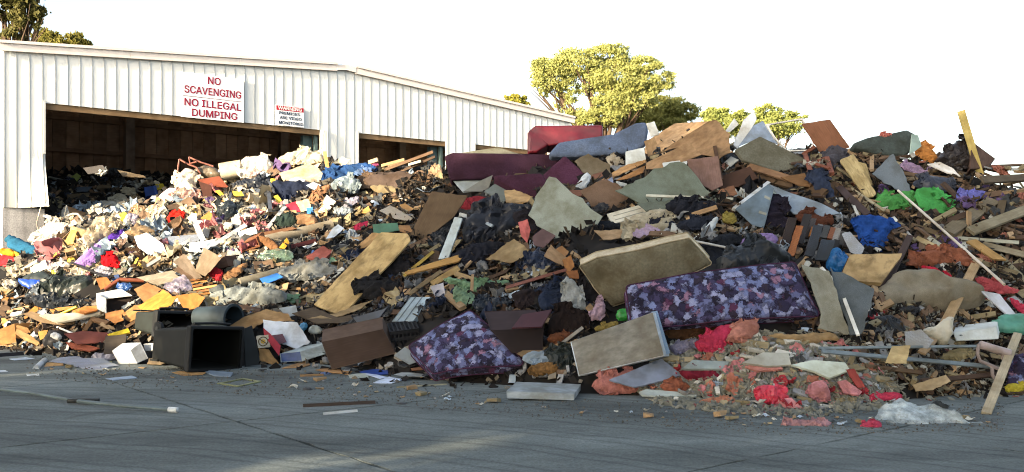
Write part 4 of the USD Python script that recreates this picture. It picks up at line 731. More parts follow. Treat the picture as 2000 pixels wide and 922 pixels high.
L("insulation", "rust brown crumpled insulation across the long white pole", [(1775, 508), (1800, 492), (1830, 490), (1865, 485), (1892, 505), (1890, 520), (1850, 515), (1820, 522), (1790, 522)], "foam:8a5844", .1, .14, 35, 0, .12, ref="rust insulation", jag=.012)
L("red_cloth", "long crimson cloth strip under the rust insulation", [(1800, 522), (1830, 525), (1850, 540), (1880, 560), (1905, 575), (1895, 580), (1865, 562), (1835, 545), (1810, 532)], "cloth:b82c44", .06, .1, 35, 0, .2, cat="cloth", ref="crimson cloth strip")
L("red_cloth", "faded red cloth right of the tan wooden stake", [(1905, 540), (1935, 545), (1970, 560), (1990, 566), (1980, 572), (1940, 572), (1918, 560)], "cloth:b3555c", .06, .1, 35, 0, .18, cat="cloth")
L("red_cloth", "red cloth tail at the right margin below the slanting white board", [(1970, 580), (1985, 590), (2008, 610), (2008, 618), (1985, 605)], "cloth:b03a50", .05, .1, 35, 0, .2, cat="cloth")
K("trim_strip", "white strip beside the deep blue tub", 1744, 425, 1780, 465, 7, "paint:b7b9b4", .25, .25, .5, cat="strip")
L("dark_pit_bag", "black bag in the hollow below the grey brown carpet roll", [(1700, 625), (1740, 615), (1770, 640), (1740, 660), (1705, 655)], "bag:22262a", .06, .1, 30, 0, .02, cat="bag")
S("newspaper", "grey printed newspaper left of the pale concrete lump", [(1767, 648), (1800, 643), (1825, 665), (1812, 680), (1768, 676)], "print:a2a7aa", 35, 0, .006, .25, "newspaper", bend=.012)
L("cloth_bundle", "dull tan cloth bundle between the metal rails", [(1835, 700), (1860, 682), (1900, 680), (1895, 700), (1850, 706)], "cloth:8a8468", .07, .08, 35, 0, .12, cat="cloth")
# ------------------------------------------------------------------ upper right
SOFA = H("sofa", "long maroon plum sofa lying on its back on the heap crest", [(868, 306), (880, 301), (1092, 304), (1095, 338), (1060, 342), (878, 347)], "cloth:33202e", .5, .05, 12, 0, .25, cat="sofa", ref="maroon sofa")
S("lining", "grey brown lining sheet", [(876, 303), (930, 294), (972, 288), (990, 293), (1022, 303)], "cloth:6e6e60", 65, 0, .02, .15, into=SOFA)
H("seat", None, [(965, 344), (1058, 338), (1075, 360), (1055, 385), (1040, 388), (1000, 366)], "cloth:3d2433", .3, .05, 34, 0, .15, into=SOFA)
H("cushion", None, [(1056, 345), (1104, 304), (1143, 338), (1120, 374), (1050, 378)], "cloth:472a3c", .22, .05, 30, 0, .3, ref="plum sofa cushion", into=SOFA)
L("lining", "pale blue white lining", [(1118, 374), (1143, 336), (1154, 343), (1150, 358), (1132, 376)], "cloth:bcc6cf", .05, .02, 28, 0, .24, into=SOFA)
H("red_sofa", "bright red vinyl sofa back on the crest behind the blue cushion", [(1033, 297), (1033, 256), (1042, 248), (1178, 247), (1178, 266), (1070, 282), (1048, 297)], "plastic:651824", .5, .05, 14, 0, .2, cat="sofa", ref="red sofa back", hulls=[[0, 1, 2, 5, 6], [1, 2, 3, 4, 5]])
H("mattress_pad", "blue grey foam cushion slab draped over the crest before the red sofa", [(1073, 301), (1088, 282), (1200, 263), (1244, 238), (1262, 238), (1266, 252), (1260, 281), (1236, 293), (1130, 300)], "cloth:5a6880", .25, .07, 18, 0, .3, cat="cushion", ref="blue grey cushion slab", hulls=[[0, 1, 2, 6, 7, 8], [2, 3, 4, 5, 6, 7]])
S("board", "white panel end right of the blue grey cushion slab", [(1263, 241), (1278, 237), (1288, 262), (1272, 267)], "paint:d2d3cb", 20, 10, .03, .3)
# cardboard stack
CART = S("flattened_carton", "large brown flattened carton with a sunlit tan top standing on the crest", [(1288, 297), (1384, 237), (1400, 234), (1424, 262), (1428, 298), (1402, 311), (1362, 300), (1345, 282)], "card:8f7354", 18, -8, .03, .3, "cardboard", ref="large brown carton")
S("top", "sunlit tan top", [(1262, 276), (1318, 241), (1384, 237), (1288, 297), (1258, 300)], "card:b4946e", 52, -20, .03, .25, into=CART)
S("flap", None, [(1262, 330), (1262, 318), (1346, 278), (1370, 302), (1345, 312), (1290, 330)], "card:947858", 24, -10, .02, .34, into=CART)
S("flap", None, [(1258, 276), (1278, 268), (1290, 296), (1266, 306)], "card:9c805e", 10, -10, .02, .36, into=CART)
S("cut_hole", "dark punched hand hole", [(1340, 254), (1346, 250), (1348, 253), (1342, 257)], "paint:2a2018", 52, -20, .004, .30, into=CART)
S("cardboard_piece", "long tan carton flap slanting down left to a point", [(1152, 363), (1222, 322), (1262, 312), (1262, 318), (1185, 352)], "card:b08a5e", 35, 10, .02, .16, "cardboard", ref="long pointed carton flap")
S("cardboard_piece", "second brown carton strip below the long pointed flap", [(1202, 352), (1262, 322), (1255, 338), (1225, 350)], "card:8e6842", 25, 0, .02, .12, "cardboard")
S("white_board", "white square board left of the large brown carton", [(1222, 296), (1258, 288), (1262, 314), (1222, 333)], "paint:cfd6d4", 15, 0, .02, .22, "board", ref="white square board")
S("white_board", "white strip board under the brown carton flap", [(1294, 318), (1346, 311), (1340, 322), (1312, 330), (1296, 326)], "paint:c3cbcb", 25, 0, .02, .3, "board")
K("stick", "dark brown stick leaning against the large brown carton", 1393, 271, 1409, 352, 7, "wood:4a3626", .45, .4, .6)
S("board", "pinkish brown board right of the grey green carpet sheet", [(1342, 312), (1402, 305), (1412, 362), (1392, 372), (1350, 350)], "wood:866a60", 22, 5, .025, .2, ref="pinkish brown board")
S("carpet_piece", "big grey green carpet sheet with pointed top in the upper middle", [(1202, 376), (1278, 335), (1310, 324), (1334, 320), (1400, 386), (1330, 396), (1260, 398)], "carpet:717a6e", 38, 0, .02, .26, "carpet", ref="big grey green carpet")
S("carpet_piece", "lower fold of the grey green carpet behind the thin pale batten", [(1245, 396), (1330, 386), (1400, 386), (1398, 402), (1300, 408), (1262, 412)], "carpet:666d62", 30, 0, .02, .14, "carpet")
K("batten", "thin pale batten across the grey green carpet", 1262, 382, 1432, 389, 5, "paint:b3b5a6", .42, .3, .6, ref="thin pale batten")
S("carpet_piece", "light grey carpet sheet with a pointed top hanging over dark bags", [(1075, 341), (1176, 428), (1165, 442), (1130, 455), (1098, 474), (1080, 470), (1050, 440), (1036, 418), (1047, 378)], "carpet:91988c", 26, -6, .02, .32, "carpet", ref="light grey pointed carpet")
S("carpet_piece", "dark tan carpet fold between the plum cushion and the white square board", [(1122, 312), (1150, 300), (1190, 322), (1192, 340), (1165, 348), (1140, 335)], "carpet:6e6656", 30, 0, .03, .14, "carpet")
L("rag", "pale round rag below the white square board left side", [(1183, 312), (1196, 304), (1212, 308), (1214, 322), (1198, 330)], "cloth:b0aa9c", .06, .06, 30, 0, .12)
S("carpet_piece", "brown worn carpet piece between the pointed carpet and the white drawer", [(1130, 372), (1180, 352), (1230, 372), (1240, 400), (1200, 410), (1160, 400)], "carpet:75604f", 32, 0, .03, .1, "carpet")
S("tile", "small dark framed blue tile under the long pointed flap", [(1172, 360), (1196, 345), (1198, 356), (1184, 370)], "plastic:7a86a0", 30, 0, .02, .25)
X("drawer", "white drawer front lying below the big grey green carpet", [(1185, 418), (1257, 398), (1266, 418), (1196, 438)], "paint:cfcbb8", (.06, .3, -.08), 35, 0, .25, ref="white drawer", extra=grooves)
L("pillow", "soiled cream pillow above the tan box spring", [(1222, 440), (1245, 418), (1270, 412), (1290, 405), (1320, 430), (1318, 450), (1260, 466), (1228, 464)], "cloth:a8a28e", .12, .04, 35, 0, .12, ref="soiled cream pillow")
L("dark_shirt", "dark navy shirt thrown over the soiled cream pillow", [(1250, 434), (1275, 424), (1300, 425), (1322, 438), (1316, 446), (1280, 446), (1270, 438)], "cloth:252a38", .05, .1, 40, 0, .3, cat="shirt")
L("pink_towel", "white towel with pink stripes beside the soiled cream pillow", [(1235, 458), (1262, 443), (1280, 446), (1290, 452), (1250, 466)], "cloth:b0a0bc", .04, .1, 40, 0, .26, cat="towel")
L("black_cloth", "black rag heap under the grey green carpet", [(1300, 402), (1320, 392), (1360, 394), (1392, 393), (1398, 410), (1350, 420), (1310, 414)], "cloth:23252c", .1, .14, 35, 0, .12, cat="rag")
L("black_cloth", "black trousers right of the soiled cream pillow", [(1322, 436), (1360, 425), (1395, 422), (1392, 440), (1360, 452), (1330, 446)], "cloth:262a34", .08, .1, 35, 0, .16, cat="trousers")
L("white_boot", "white rubber boot lying right of the tan box spring", [(1355, 466), (1372, 452), (1388, 432), (1396, 424), (1402, 430), (1392, 452), (1372, 468)], "plastic:b7c1c4", .07, .02, 30, 0, .28, cat="boot", ref="white boot")
K("stick", "tan wooden stick end above the white boot", 1352, 420, 1400, 405, 9, "wood:9c7e5a", .2, .2, .5)
K("pole", "white rod running right from under the white boot", 1352, 470, 1442, 488, 4.5, "paint:b5b7b4", .32, .3, 1, True)
L("black_cloth", "black clothing under the white rod", [(1385, 470), (1420, 455), (1446, 465), (1440, 485), (1400, 500)], "cloth:1f232a", .1, .1, 30, 0, .1, cat="clothing")
S("cardboard_piece", "tan carton strip under the white drawer", [(1160, 450), (1222, 448), (1226, 464), (1180, 468)], "card:9a8468", 30, 0, .02, .14, "cardboard")
L("black_cloth", "black fleece left of the white drawer", [(1160, 436), (1185, 430), (1215, 440), (1222, 448), (1165, 450)], "cloth:22262c", .06, .08, 30, 0, .12, cat="fleece")
# upper right crest: white frames, hood, red panel
S("white_sheet", "white plastic panel sticking up on the crest right of the cartons", [(1416, 257), (1434, 231), (1443, 243), (1426, 258)], "paint:dadedb", 10, 0, .02, .3, "panel")
S("white_sheet", "tall white cabinet panel leaning on the crest", [(1432, 282), (1452, 235), (1472, 216), (1478, 232), (1462, 262), (1440, 290)], "paint:d6dcdf", 12, -10, .03, .3, "panel", ref="tall white leaning panel")
S("sheet_metal", "blue grey car body panel behind the curved grey trim", [(1442, 286), (1472, 245), (1490, 236), (1508, 262), (1520, 282), (1485, 268)], "metal:98a6b6", 20, 0, .02, .26, "panel")
H("car_trim", "curved grey green upholstered vehicle trim on the crest", [(1437, 292), (1484, 266), (1530, 294), (1574, 312), (1550, 328), (1526, 336), (1490, 326), (1450, 310)], "cloth:66665a", .12, .03, 18, 0, .3, cat="vehicle trim", ref="curved grey trim")
def whiteframe():
    pts = [(1494, 244), (1566, 232), (1582, 262), (1590, 280), (1580, 296), (1536, 297), (1512, 272)]
    P, n, M = project(pts, nrm(8, 0), .3); V = loc(M, P)[:, :2]; o = Polygon(V); i = Polygon(V).buffer(-.045).buffer(-.03).buffer(.05)
    m = trimesh.creation.extrude_polygon(o.difference(i), .05); add("window_frame", "white frame with a rounded opening on the crest left of the red brown panel", [(None, m, "paint:e4e2da", False)], M, "frame"); note("f", pts, "white rounded frame")
whiteframe()
S("ribbed_board", "red brown ribbed wood panel standing on the crest", [(1567, 242), (1621, 233), (1660, 288), (1604, 300)], "wood:855a40", 14, 8, .03, .32, "panel", ref="red brown wood panel")
for k_, (x1, y1, x2, y2, w, lb) in enumerate([(1572, 300, 1583, 336, 8, "left leg"), (1613, 302, 1625, 340, 8, "right leg"), (1598, 316, 1636, 301, 7, "upper rung"), (1585, 318, 1620, 329, 5, "lower rung"), (1568, 302, 1592, 287, 6, "back rail")]):
    q = K("stool" if k_ == 0 else lb.split()[1], "broken reddish brown wooden stool below the red brown panel" if k_ == 0 else None, x1, y1, x2, y2, w, "wood:7a4a38", .45, .45, .8, cat="stool", into=None if k_ == 0 else STOOL); STOOL = q if k_ == 0 else STOOL
L("plaid_cloth", "dark plaid cloth behind the wooden stool pieces", [(1604, 310), (1618, 288), (1640, 286), (1656, 295), (1650, 315), (1638, 330), (1625, 325)], "cloth:4a4a52", .1, .08, 25, 0, .12, cat="cloth")
K("plank", "long brown plank sloping right under the curved grey trim", 1462, 325, 1585, 362, 13, "wood:7b5f45", .22, .2, .4)
K("plank", "dark brown beam below the long brown plank", 1480, 345, 1612, 378, 16, "wood:57442f", .16, .16, .4)
S("board", "brown drawer bottom beside the dark blue jeans", [(1525, 346), (1572, 338), (1582, 365), (1560, 362)], "wood:80603f", 30, 0, .02, .14)
S("board", "dark chocolate board left of the long brown plank", [(1405, 345), (1465, 325), (1480, 348), (1440, 365), (1408, 368)], "wood:4a3428", 28, 0, .03, .14)
S("board", "terracotta brown board right of the thin pale batten", [(1402, 372), (1432, 362), (1440, 378), (1425, 388), (1400, 386)], "card:7a563f", 30, 0, .02, .12)
L("yellow_foam", "mustard foam lump left of the blue grey metal panel", [(1408, 430), (1418, 415), (1432, 416), (1440, 430), (1425, 438)], "foam:8f8346", .07, .06, 30, 0, .14, cat="foam")
K("plank", "dark plank diagonal from the jeans toward the tan tabletop", 1632, 360, 1695, 420, 13, "wood:453a3a", .14, .14, .4)
K("batten", "light batten along the dark diagonal plank", 1662, 368, 1728, 412, 5, "wood:a39c84", .2, .2, .5)
K("bar", "white bent bar left of the deep blue tub", 1664, 395, 1680, 430, 5, "paint:b9bab2", .2, .2, .8)
# ------------------------------------------------------------------ middle: boards, bags
S("plywood_board", "long dirty plywood board lying diagonally in the middle of the heap", [(744, 453), (796, 456), (803, 470), (681, 602), (660, 613), (612, 595)], "ply:aa9467", 44, -16, .03, .35, "plywood", ref="long diagonal plywood")
S("plywood_board", "dark brown plywood sheet standing above the long diagonal plywood", [(843, 374), (913, 383), (886, 424), (850, 452), (815, 474), (798, 464)], "wood:5c4c38", 24, -14, .02, .3, "plywood", ref="dark brown plywood sheet")
S("green_board", "dark green panel at the top end of the long diagonal plywood", [(728, 438), (776, 435), (780, 450), (744, 456), (730, 464)], "paint:3a6350", 25, 0, .02, .16, "panel", ref="dark green panel")
S("cardboard_piece", "tan carton piece left of the long plywood top end", [(700, 478), (726, 455), (744, 456), (722, 480), (704, 486)], "card:9a7c54", 35, 0, .02, .12, "cardboard")
S("cardboard_piece", "tan carton piece right of the dark green panel", [(778, 440), (800, 440), (806, 452), (796, 456), (780, 452)], "card:8f7050", 25, 0, .02, .14, "cardboard")
L("carpet", "rumpled dark brown grey carpet above the dark green panel", [(700, 346), (730, 338), (775, 338), (815, 342), (828, 356), (818, 374), (780, 380), (740, 372), (712, 366)], "carpet:574b44", .14, .08, 38, 0, .12, ref="rumpled brown carpet")
L("carpet", "khaki underside fold of the rumpled brown carpet", [(725, 364), (750, 362), (800, 372), (802, 380), (770, 382), (730, 374)], "carpet:7b7057", .06, .05, 30, 0, .16)
L("brown_cloth", "torn brown cloth left of the rumpled brown carpet", [(702, 345), (722, 336), (735, 345), (728, 362), (712, 368), (705, 360)], "cloth:6a594a", .06, .12, 30, 0, .16, cat="cloth")
L("blue_jacket", "blue jacket draped over the crest near the left doorway end", [(632, 352), (655, 328), (690, 320), (722, 322), (736, 332), (700, 342), (668, 350), (648, 364), (634, 362)], "cloth:2a4c80", .09, .10, 32, 0, .16, cat="jacket", ref="blue jacket")
L("blue_sheet", "bright blue plastic sheet corner below the blue jacket", [(628, 358), (634, 344), (652, 340), (655, 350), (640, 362)], "bag:2e86c8", .04, .08, 32, 0, .2, cat="plastic sheet")
L("blue_cloth", "pale blue cloth on top of the blue jacket", [(690, 336), (712, 326), (728, 330), (718, 340), (696, 343)], "cloth:5f7aa8", .04, .06, 40, 0, .22, cat="cloth")
L("plastic_bag", "full blue grey plastic bag below the blue jacket", [(646, 364), (658, 350), (678, 344), (696, 350), (700, 362), (692, 378), (668, 382), (650, 374)], "bag:8c9ca4", .18, .05, 25, 0, .14, cat="bag", ref="blue grey bag")
L("pink_bag", "small magenta bag at the crest right of the blue jacket", [(720, 328), (728, 320), (738, 320), (732, 330), (722, 332)], "cloth:b05a8a", .04, .06, 30, 0, .12, cat="bag")
for k_, (x1, y1, x2, y2, w, c, l, lb) in enumerate([(752, 332, 846, 297, 6, "6a5440", .3, "longest brown lath jutting up right on the crest"), (758, 326, 812, 312, 5, "8a7258", .25, "brown lath left in the crest lath bundle"), (745, 324, 790, 312, 6, "a58a66", .2, "pale lath in the crest lath bundle"), (790, 332, 850, 306, 5, "4d3c2e", .28, "dark lath under the longest brown lath"), (770, 338, 830, 318, 5, "7b644e", .2, "lower lath of the crest lath bundle"), (720, 318, 738, 312, 8, "c4b398", .1, "short pale board end on the crest"), (798, 322, 822, 315, 5, "d0c8b8", .36, "short white lath tip on the crest lath bundle")]):
    K("lath", lb, x1, y1, x2, y2, w, "wood:" + c, l, l, .5, group=None, ref="crest laths" if k_ == 0 else None)
S("paper_board", "white and brown labelled board right of the tan plywood", [(741, 411), (762, 400), (806, 426), (800, 432), (772, 428)], "print:aca79c", 40, 0, .012, .16, "board")
S("cardboard_piece", "tan card above the white labelled board", [(780, 400), (792, 397), (808, 408), (792, 416)], "card:a88456", 40, 0, .012, .16, "cardboard")
S("orange_card", "orange tan card below the blue grey bag", [(698, 417), (720, 402), (723, 412), (716, 416), (700, 418)], "card:c99a58", 30, 0, .012, .16, "cardboard", ref="orange tan card")
L("styrofoam", "pale blue white foam tray right of the orange tan card", [(716, 396), (726, 390), (742, 398), (735, 404), (720, 402)], "plastic:b9c6d0", .03, .05, 35, 0, .14, cat="foam tray")
L("plastic_bag", "white bag with violet print below the blue grey bag", [(672, 400), (680, 388), (698, 386), (702, 396), (690, 404), (676, 406)], "bag:a9a7ba", .07, .1, 30, 0, .14, cat="bag", ref="white violet bag")
L("plastic_bag", "crumpled pale bag under the white violet bag", [(650, 415), (664, 404), (686, 406), (688, 418), (668, 422)], "bag:9fabb4", .06, .12, 30, 0, .12, cat="bag")
MAG = S("magazine", "open white and red magazine left of the white violet bag", [(620, 416), (638, 381), (656, 394), (642, 411)], "paper:d6cfc4", 38, -10, .008, .16, ref="open magazine", bend=.012)
S("page", "red page", [(628, 404), (645, 390), (650, 396), (632, 410)], "paper:b8404a", 38, -10, .004, .20, into=MAG)
S("carton", "crimson carton flap below the navy coat", [(558, 400), (578, 393), (590, 414), (564, 410)], "card:b02c44", 40, 0, .012, .14, "cardboard")
S("carton", "white and tan carton flap right of the crimson flap", [(578, 394), (603, 388), (608, 408), (588, 414)], "card:cdb98e", 32, 0, .012, .12, "cardboard")
S("blue_card", "small bright blue card below the navy coat", [(598, 406), (611, 404), (612, 416), (600, 418)], "paper:3c78b8", 30, 0, .01, .16, "card")
L("brown_bag", "crumpled brown paper bag below the small blue card", [(577, 436), (582, 420), (600, 418), (618, 424), (620, 438), (600, 442)], "card:86684c", .09, .10, 25, 0, .14, cat="paper bag", ref="brown paper bag")
L("brown_cloth", "brown twisted cloth above the open magazine", [(606, 392), (620, 370), (640, 362), (645, 368), (625, 385), (618, 410), (608, 412)], "cloth:8a684e", .05, .10, 30, 0, .16, cat="cloth")
L("navy_coat", "dark navy coat lying below the beige board", [(532, 368), (538, 352), (555, 355), (580, 353), (600, 358), (617, 370), (612, 384), (590, 394), (560, 396), (542, 384)], "cloth:20283c", .11, .08, 30, 0, .16, cat="coat", ref="navy coat")
S("beige_board", "large beige board on the lit crest behind the newspapers", [(545, 338), (604, 318), (632, 338), (622, 360), (585, 368), (560, 362)], "card:b9a78c", 40, 10, .02, .14, "board", ref="large beige board")
S("newspaper", "pale blue printed newspaper sheet on the beige board", [(582, 346), (594, 334), (622, 346), (606, 356)], "print:bccbd8", 45, 0, .006, .2, "newspaper", bend=.01)
S("newspaper", "second pale newspaper sheet above the navy coat", [(564, 352), (578, 344), (596, 352), (590, 362), (572, 362)], "print:c6d2da", 45, 0, .006, .18, "newspaper", bend=.01)
S("newspaper", "third printed sheet right above the blue grey bag", [(598, 362), (612, 354), (628, 362), (614, 372)], "print:b4c2d0", 45, 0, .006, .18, "newspaper", bend=.01)
K("batten", "yellow wooden batten standing against the shed end on the crest", 634, 297, 643, 346, 7, "wood:c09a62", .25, .22, .6, ref="yellow batten")
S("cardboard_piece", "cream carton below the yellow batten", [(645, 322), (668, 306), (684, 312), (672, 326), (652, 330)], "card:d8cdae", 35, 0, .02, .08, "cardboard")
L("garbage_bag", "black bag left of the yellow batten", [(625, 326), (634, 318), (646, 326), (644, 342), (632, 342)], "bag:24262c", .08, .08, 20, 0, .1, cat="bag")
L("plastic_bag", "cream bags piled on the lit crest left of the yellow batten", [(540, 318), (556, 302), (585, 295), (612, 298), (632, 304), (630, 318), (600, 316), (570, 322)], "bag:d8d0b8", .16, .10, 30, 0, .1, cat="bag", ref="cream crest bags")
L("plastic_bag", "white bag heap on the crest right of the carpet roll", [(465, 340), (470, 318), (486, 308), (515, 305), (528, 312), (530, 330), (508, 340), (490, 348)], "bag:dcd6c8", .16, .12, 30, 0, .12, cat="bag", ref="white crest bag")
L("plastic_bag", "pinkish bag below the white crest bag", [(482, 345), (490, 333), (508, 332), (514, 344), (500, 350)], "bag:cbb2b4", .07, .12, 28, 0, .2, cat="bag")
K("carpet_roll", "cream carpet roll lying with its hollow end facing left on the lit crest", 430, 336, 472, 329, 34, "carpet:c8bfa4", .3, .2, 1, True, cat="carpet", ref="cream carpet roll", hollow=True)
def chairframe():
    t, _ = hit([372], [335]); t = t[0] - .35; c = pt(372, 335, t); M = np.eye(4); M[:3, 3] = c
    seg = [[(350, 311), (346, 342)], [(350, 311), (368, 321), (384, 327)], [(369, 307), (371, 319), (384, 316)], [(369, 307), (392, 317), (417, 325)], [(344, 341), (352, 345)], [(384, 327), (392, 340)]]
    add("overturned_chair", "overturned red brown metal chair frame before the dark doorway", [("frame_tube", tube([pt(x, y, t + .15 * (k % 2)) - c for x, y in s], .022, 8), "paint:7a4a3c", True) for k, s in enumerate(seg)], M, "chair"); note("cf", [(344, 306), (418, 306), (418, 345), (344, 345)], "overturned chair frame")
chairframe()
L("drum", "dark olive bin drum lying left of the cream carpet roll", [(376, 336), (392, 326), (412, 326), (428, 334), (424, 348), (404, 346), (386, 348)], "plastic:665c4c", .14, .02, 25, 0, .16, cat="drum", ref="olive drum")
S("red_board", "red brown table leaf tilted below the cream carpet roll", [(386, 351), (428, 344), (447, 366), (420, 364), (398, 360)], "wood:7c3f2c", 40, 0, .02, .26, "board", ref="red brown table leaf")
S("board", "dark brown board under the red brown table leaf", [(388, 354), (412, 362), (416, 390), (398, 388)], "wood:4a2a20", 15, 10, .02, .14)
L("plastic_bag", "big white bag below the overturned chair frame", [(344, 350), (356, 336), (374, 333), (386, 346), (380, 360), (396, 376), (390, 390), (372, 378), (352, 372)], "bag:dcd4c4", .18, .12, 30, 0, .16, cat="bag", ref="big white bag")
L("clothes", "tan pink heap of clothes left of the red brown table leaf", [(332, 388), (345, 370), (368, 372), (392, 378), (398, 388), (370, 394), (345, 394)], "cloth:b8948a", .1, .14, 30, 0, .16, cat="clothes", ref="tan pink clothes")
L("garbage_bag", "black bag pile right of the red brown table leaf", [(456, 364), (470, 350), (500, 348), (524, 346), (532, 356), (516, 370), (480, 370)], "bag:262a32", .1, .12, 30, 0, .18, cat="bag", ref="black bag pile")
for k_, (x1, y1, x2, y2, w, lb) in enumerate([(454, 364, 526, 379, 9, "long top bar"), (455, 360, 449, 387, 5, "left leg"), (525, 378, 528, 411, 7, "right leg"), (526, 355, 536, 378, 4, "thin brace")]):
    q = K("walking_frame" if k_ == 0 else lb.split()[1], "dark grey broken tube frame before the navy coat" if k_ == 0 else None, x1, y1, x2, y2, w, "paint:40454c", .42, .42, .8, cat="walking frame", ref="dark broken frame" if k_ == 0 else None, into=None if k_ == 0 else WALK); WALK = q if k_ == 0 else WALK
for k_, (p, c, lb) in enumerate([([(420, 373), (428, 371), (440, 382), (434, 386)], "c9b23c", "yellow folder left of the dark broken frame"), ([(454, 373), (472, 374), (476, 382), (456, 383)], "d0b540", "yellow folder under the dark broken frame bar"), ([(534, 384), (542, 380), (554, 396), (544, 400)], "c0a63a", "olive yellow folder below the navy coat"), ([(303, 360), (318, 358), (323, 368), (306, 371)], "d4bf38", "bright yellow folder near the shed doorway jamb side")]):
    S("folder", lb, p, "paper:" + c, 42, 0, .012, .2)
L("garbage_bag", "round black garbage bag in the middle of the lit white rubbish", [(427, 424), (430, 405), (444, 393), (458, 398), (470, 412), (478, 430), (470, 438), (442, 436)], "bag:242a2e", .22, .07, 25, 0, .2, cat="bag", ref="round black bag")
L("red_shirt", "bright red shirt left of the round black bag", [(326, 424), (340, 414), (352, 410), (361, 424), (350, 438), (338, 440), (330, 432)], "cloth:c8281e", .07, .12, 30, 0, .16, cat="shirt", ref="bright red shirt")
L("plastic_bag", "cream bag right of the bright red shirt", [(350, 408), (362, 404), (378, 412), (376, 424), (362, 424)], "bag:d8ccb4", .08, .08, 28, 0, .18, cat="bag")
S("cardboard_piece", "orange tan card left of the round black bag", [(392, 426), (408, 413), (424, 424), (428, 433), (400, 434)], "card:b98848", 38, 0, .012, .18, "cardboard", ref="orange card")
K("plank", "pale aluminium bar lying below the round black bag", 376, 433, 454, 439, 6, "paint:c3c8ca", .3, .3, .6, cat="bar")
S("plank", "pale blue grey shelf end leaning down from the aluminium bar", [(376, 437), (388, 437), (402, 468), (392, 472)], "paint:a7b2ba", 30, 0, .02, .28, "shelf")
K("plank", "long white batten crossing the white rubbish to the wicker tray", 386, 459, 283, 522, 6, "paint:cfcfca", .3, .3, .5, cat="batten", ref="long white batten")
K("plank", "white aluminium channel slanting up to the dark frame legs", 397, 491, 480, 440, 8, "paint:c5cacd", .3, .3, .5, cat="channel", ref="white aluminium channel")
K("plank", "white trim stick below the navy coat leaning right", 522, 446, 557, 404, 7, "paint:cdcdc6", .25, .25, .5, cat="trim")
S("tray", "grey wicker tray holding yellow cloth left of the white channel", [(327, 462), (389, 458), (389, 474), (331, 480)], "print:8a94a4", 45, 0, .04, .12, ref="grey wicker tray")
L("yellow_cloth", "golden cloth lying in the grey wicker tray", [(340, 476), (350, 466), (372, 466), (380, 474), (360, 482), (345, 482)], "cloth:d0a850", .05, .08, 45, 0, .2, cat="cloth")
S("paper_sheet", "large pale blue paper sheet left of the white channel", [(370, 476), (424, 465), (400, 490), (368, 504)], "paper:c6d3da", 45, -8, .006, .18, "paper", bend=.012, ref="large pale blue sheet")
S("paper_sheet", "white paper sheet right of the white channel top", [(464, 452), (499, 443), (503, 457), (470, 466)], "paper:dcdcd6", 45, 0, .006, .2, "paper", bend=.012)
X("cardboard_box", "open brown carton below the white paper sheet", [(470, 478), (500, 464), (508, 482), (474, 492)], "card:7a4f34", (.05, .3, .12), 10, 0, .18, open_=True, cat="box", ref="open brown carton")
S("wood_board", "brown bark edged board above the tan carpet roll", [(506, 455), (570, 443), (580, 446), (520, 462)], "wood:6e4e36", 45, 0, .03, .22, "board")
L("green_coat", "dark green coat beside the white trim stick", [(538, 440), (552, 420), (568, 416), (578, 430), (570, 442), (550, 446)], "cloth:2c3a36", .08, .1, 30, 0, .14, cat="coat")
K("carpet_roll", "long grey tan carpet roll slanting in the middle of the lit rubbish", 512, 472, 648, 440, 22, "carpet:8a8272", .15, .15, 1, True, cat="carpet", ref="long grey tan carpet roll")
L("carpet_underlay", "brown fold of carpet left end above the green bag", [(500, 462), (520, 462), (545, 480), (545, 490), (525, 486)], "carpet:7c5a3e", .05, .1, 35, 0, .2, cat="carpet")
L("red_bag", "crimson small bag left of the dark green panel", [(690, 448), (698, 436), (714, 434), (720, 444), (708, 454)], "cloth:a83050", .06, .08, 28, 0, .16, cat="bag", ref="crimson bag")
S("paper_sheet", "pale blue paper left of the crimson bag", [(650, 444), (660, 438), (672, 446), (652, 464), (636, 466)], "paper:b2c0d0", 40, 0, .006, .18, "paper", bend=.01)
L("plastic_bag", "white small bag below the crimson bag", [(676, 462), (682, 450), (696, 454), (702, 466), (690, 472)], "bag:b3bcc2", .06, .1, 28, 0, .14, cat="bag")
S("book_box", "brick red flat box left of the long diagonal plywood", [(598, 500), (631, 481), (650, 491), (625, 514)], "card:8e5048", 48, 0, .05, .14, "box", ref="brick red box")
S("paper_sheet", "white torn paper above the brick red box", [(586, 482), (612, 470), (620, 476), (600, 486)], "paper:c5ccd0", 45, 0, .006, .14, "paper")
K("board", "dark red board edge left of the brick red box", 562, 484, 618, 470, 8, "wood:5c2c2a", .1, .1, .5)
K("black_bar", "black plastic rail above the brick red box", 650, 488, 728, 452, 10, "plastic:1e2024", .16, .16, .5, cat="rail")
L("blanket", "grey blanket roll with white frost below the brick red box", [(540, 533), (580, 517), (620, 513), (655, 520), (665, 530), (645, 541), (600, 545), (560, 549)], "cloth:7f8484", .11, .08, 38, 0, .14, ref="grey blanket roll")
L("tarp", "long grey folded tarp above the round blue grey can", [(415, 590), (440, 566), (480, 560), (520, 564), (552, 572), (556, 586), (530, 594), (480, 596), (440, 598)], "cloth:7d8484", .13, .10, 38, 0, .14, ref="long grey tarp")
K("carpet_roll", "grey tan carpet roll above the long grey tarp", 468, 552, 560, 528, 18, "carpet:888374", .15, .15, 1, True, cat="carpet")
S("blue_folder", "bright blue folder lying on the grey rolls", [(507, 544), (541, 533), (553, 541), (516, 556)], "plastic:2f6bb8", 48, 0, .015, .26, "folder", ref="bright blue folder")
L("plastic_bag", "green tinted clear bag right of the open brown carton", [(503, 505), (515, 492), (545, 487), (568, 490), (572, 506), (540, 513), (512, 513)], "film:8fae98", .1, .1, 35, 0, .18, cat="bag", ref="green tinted bag")
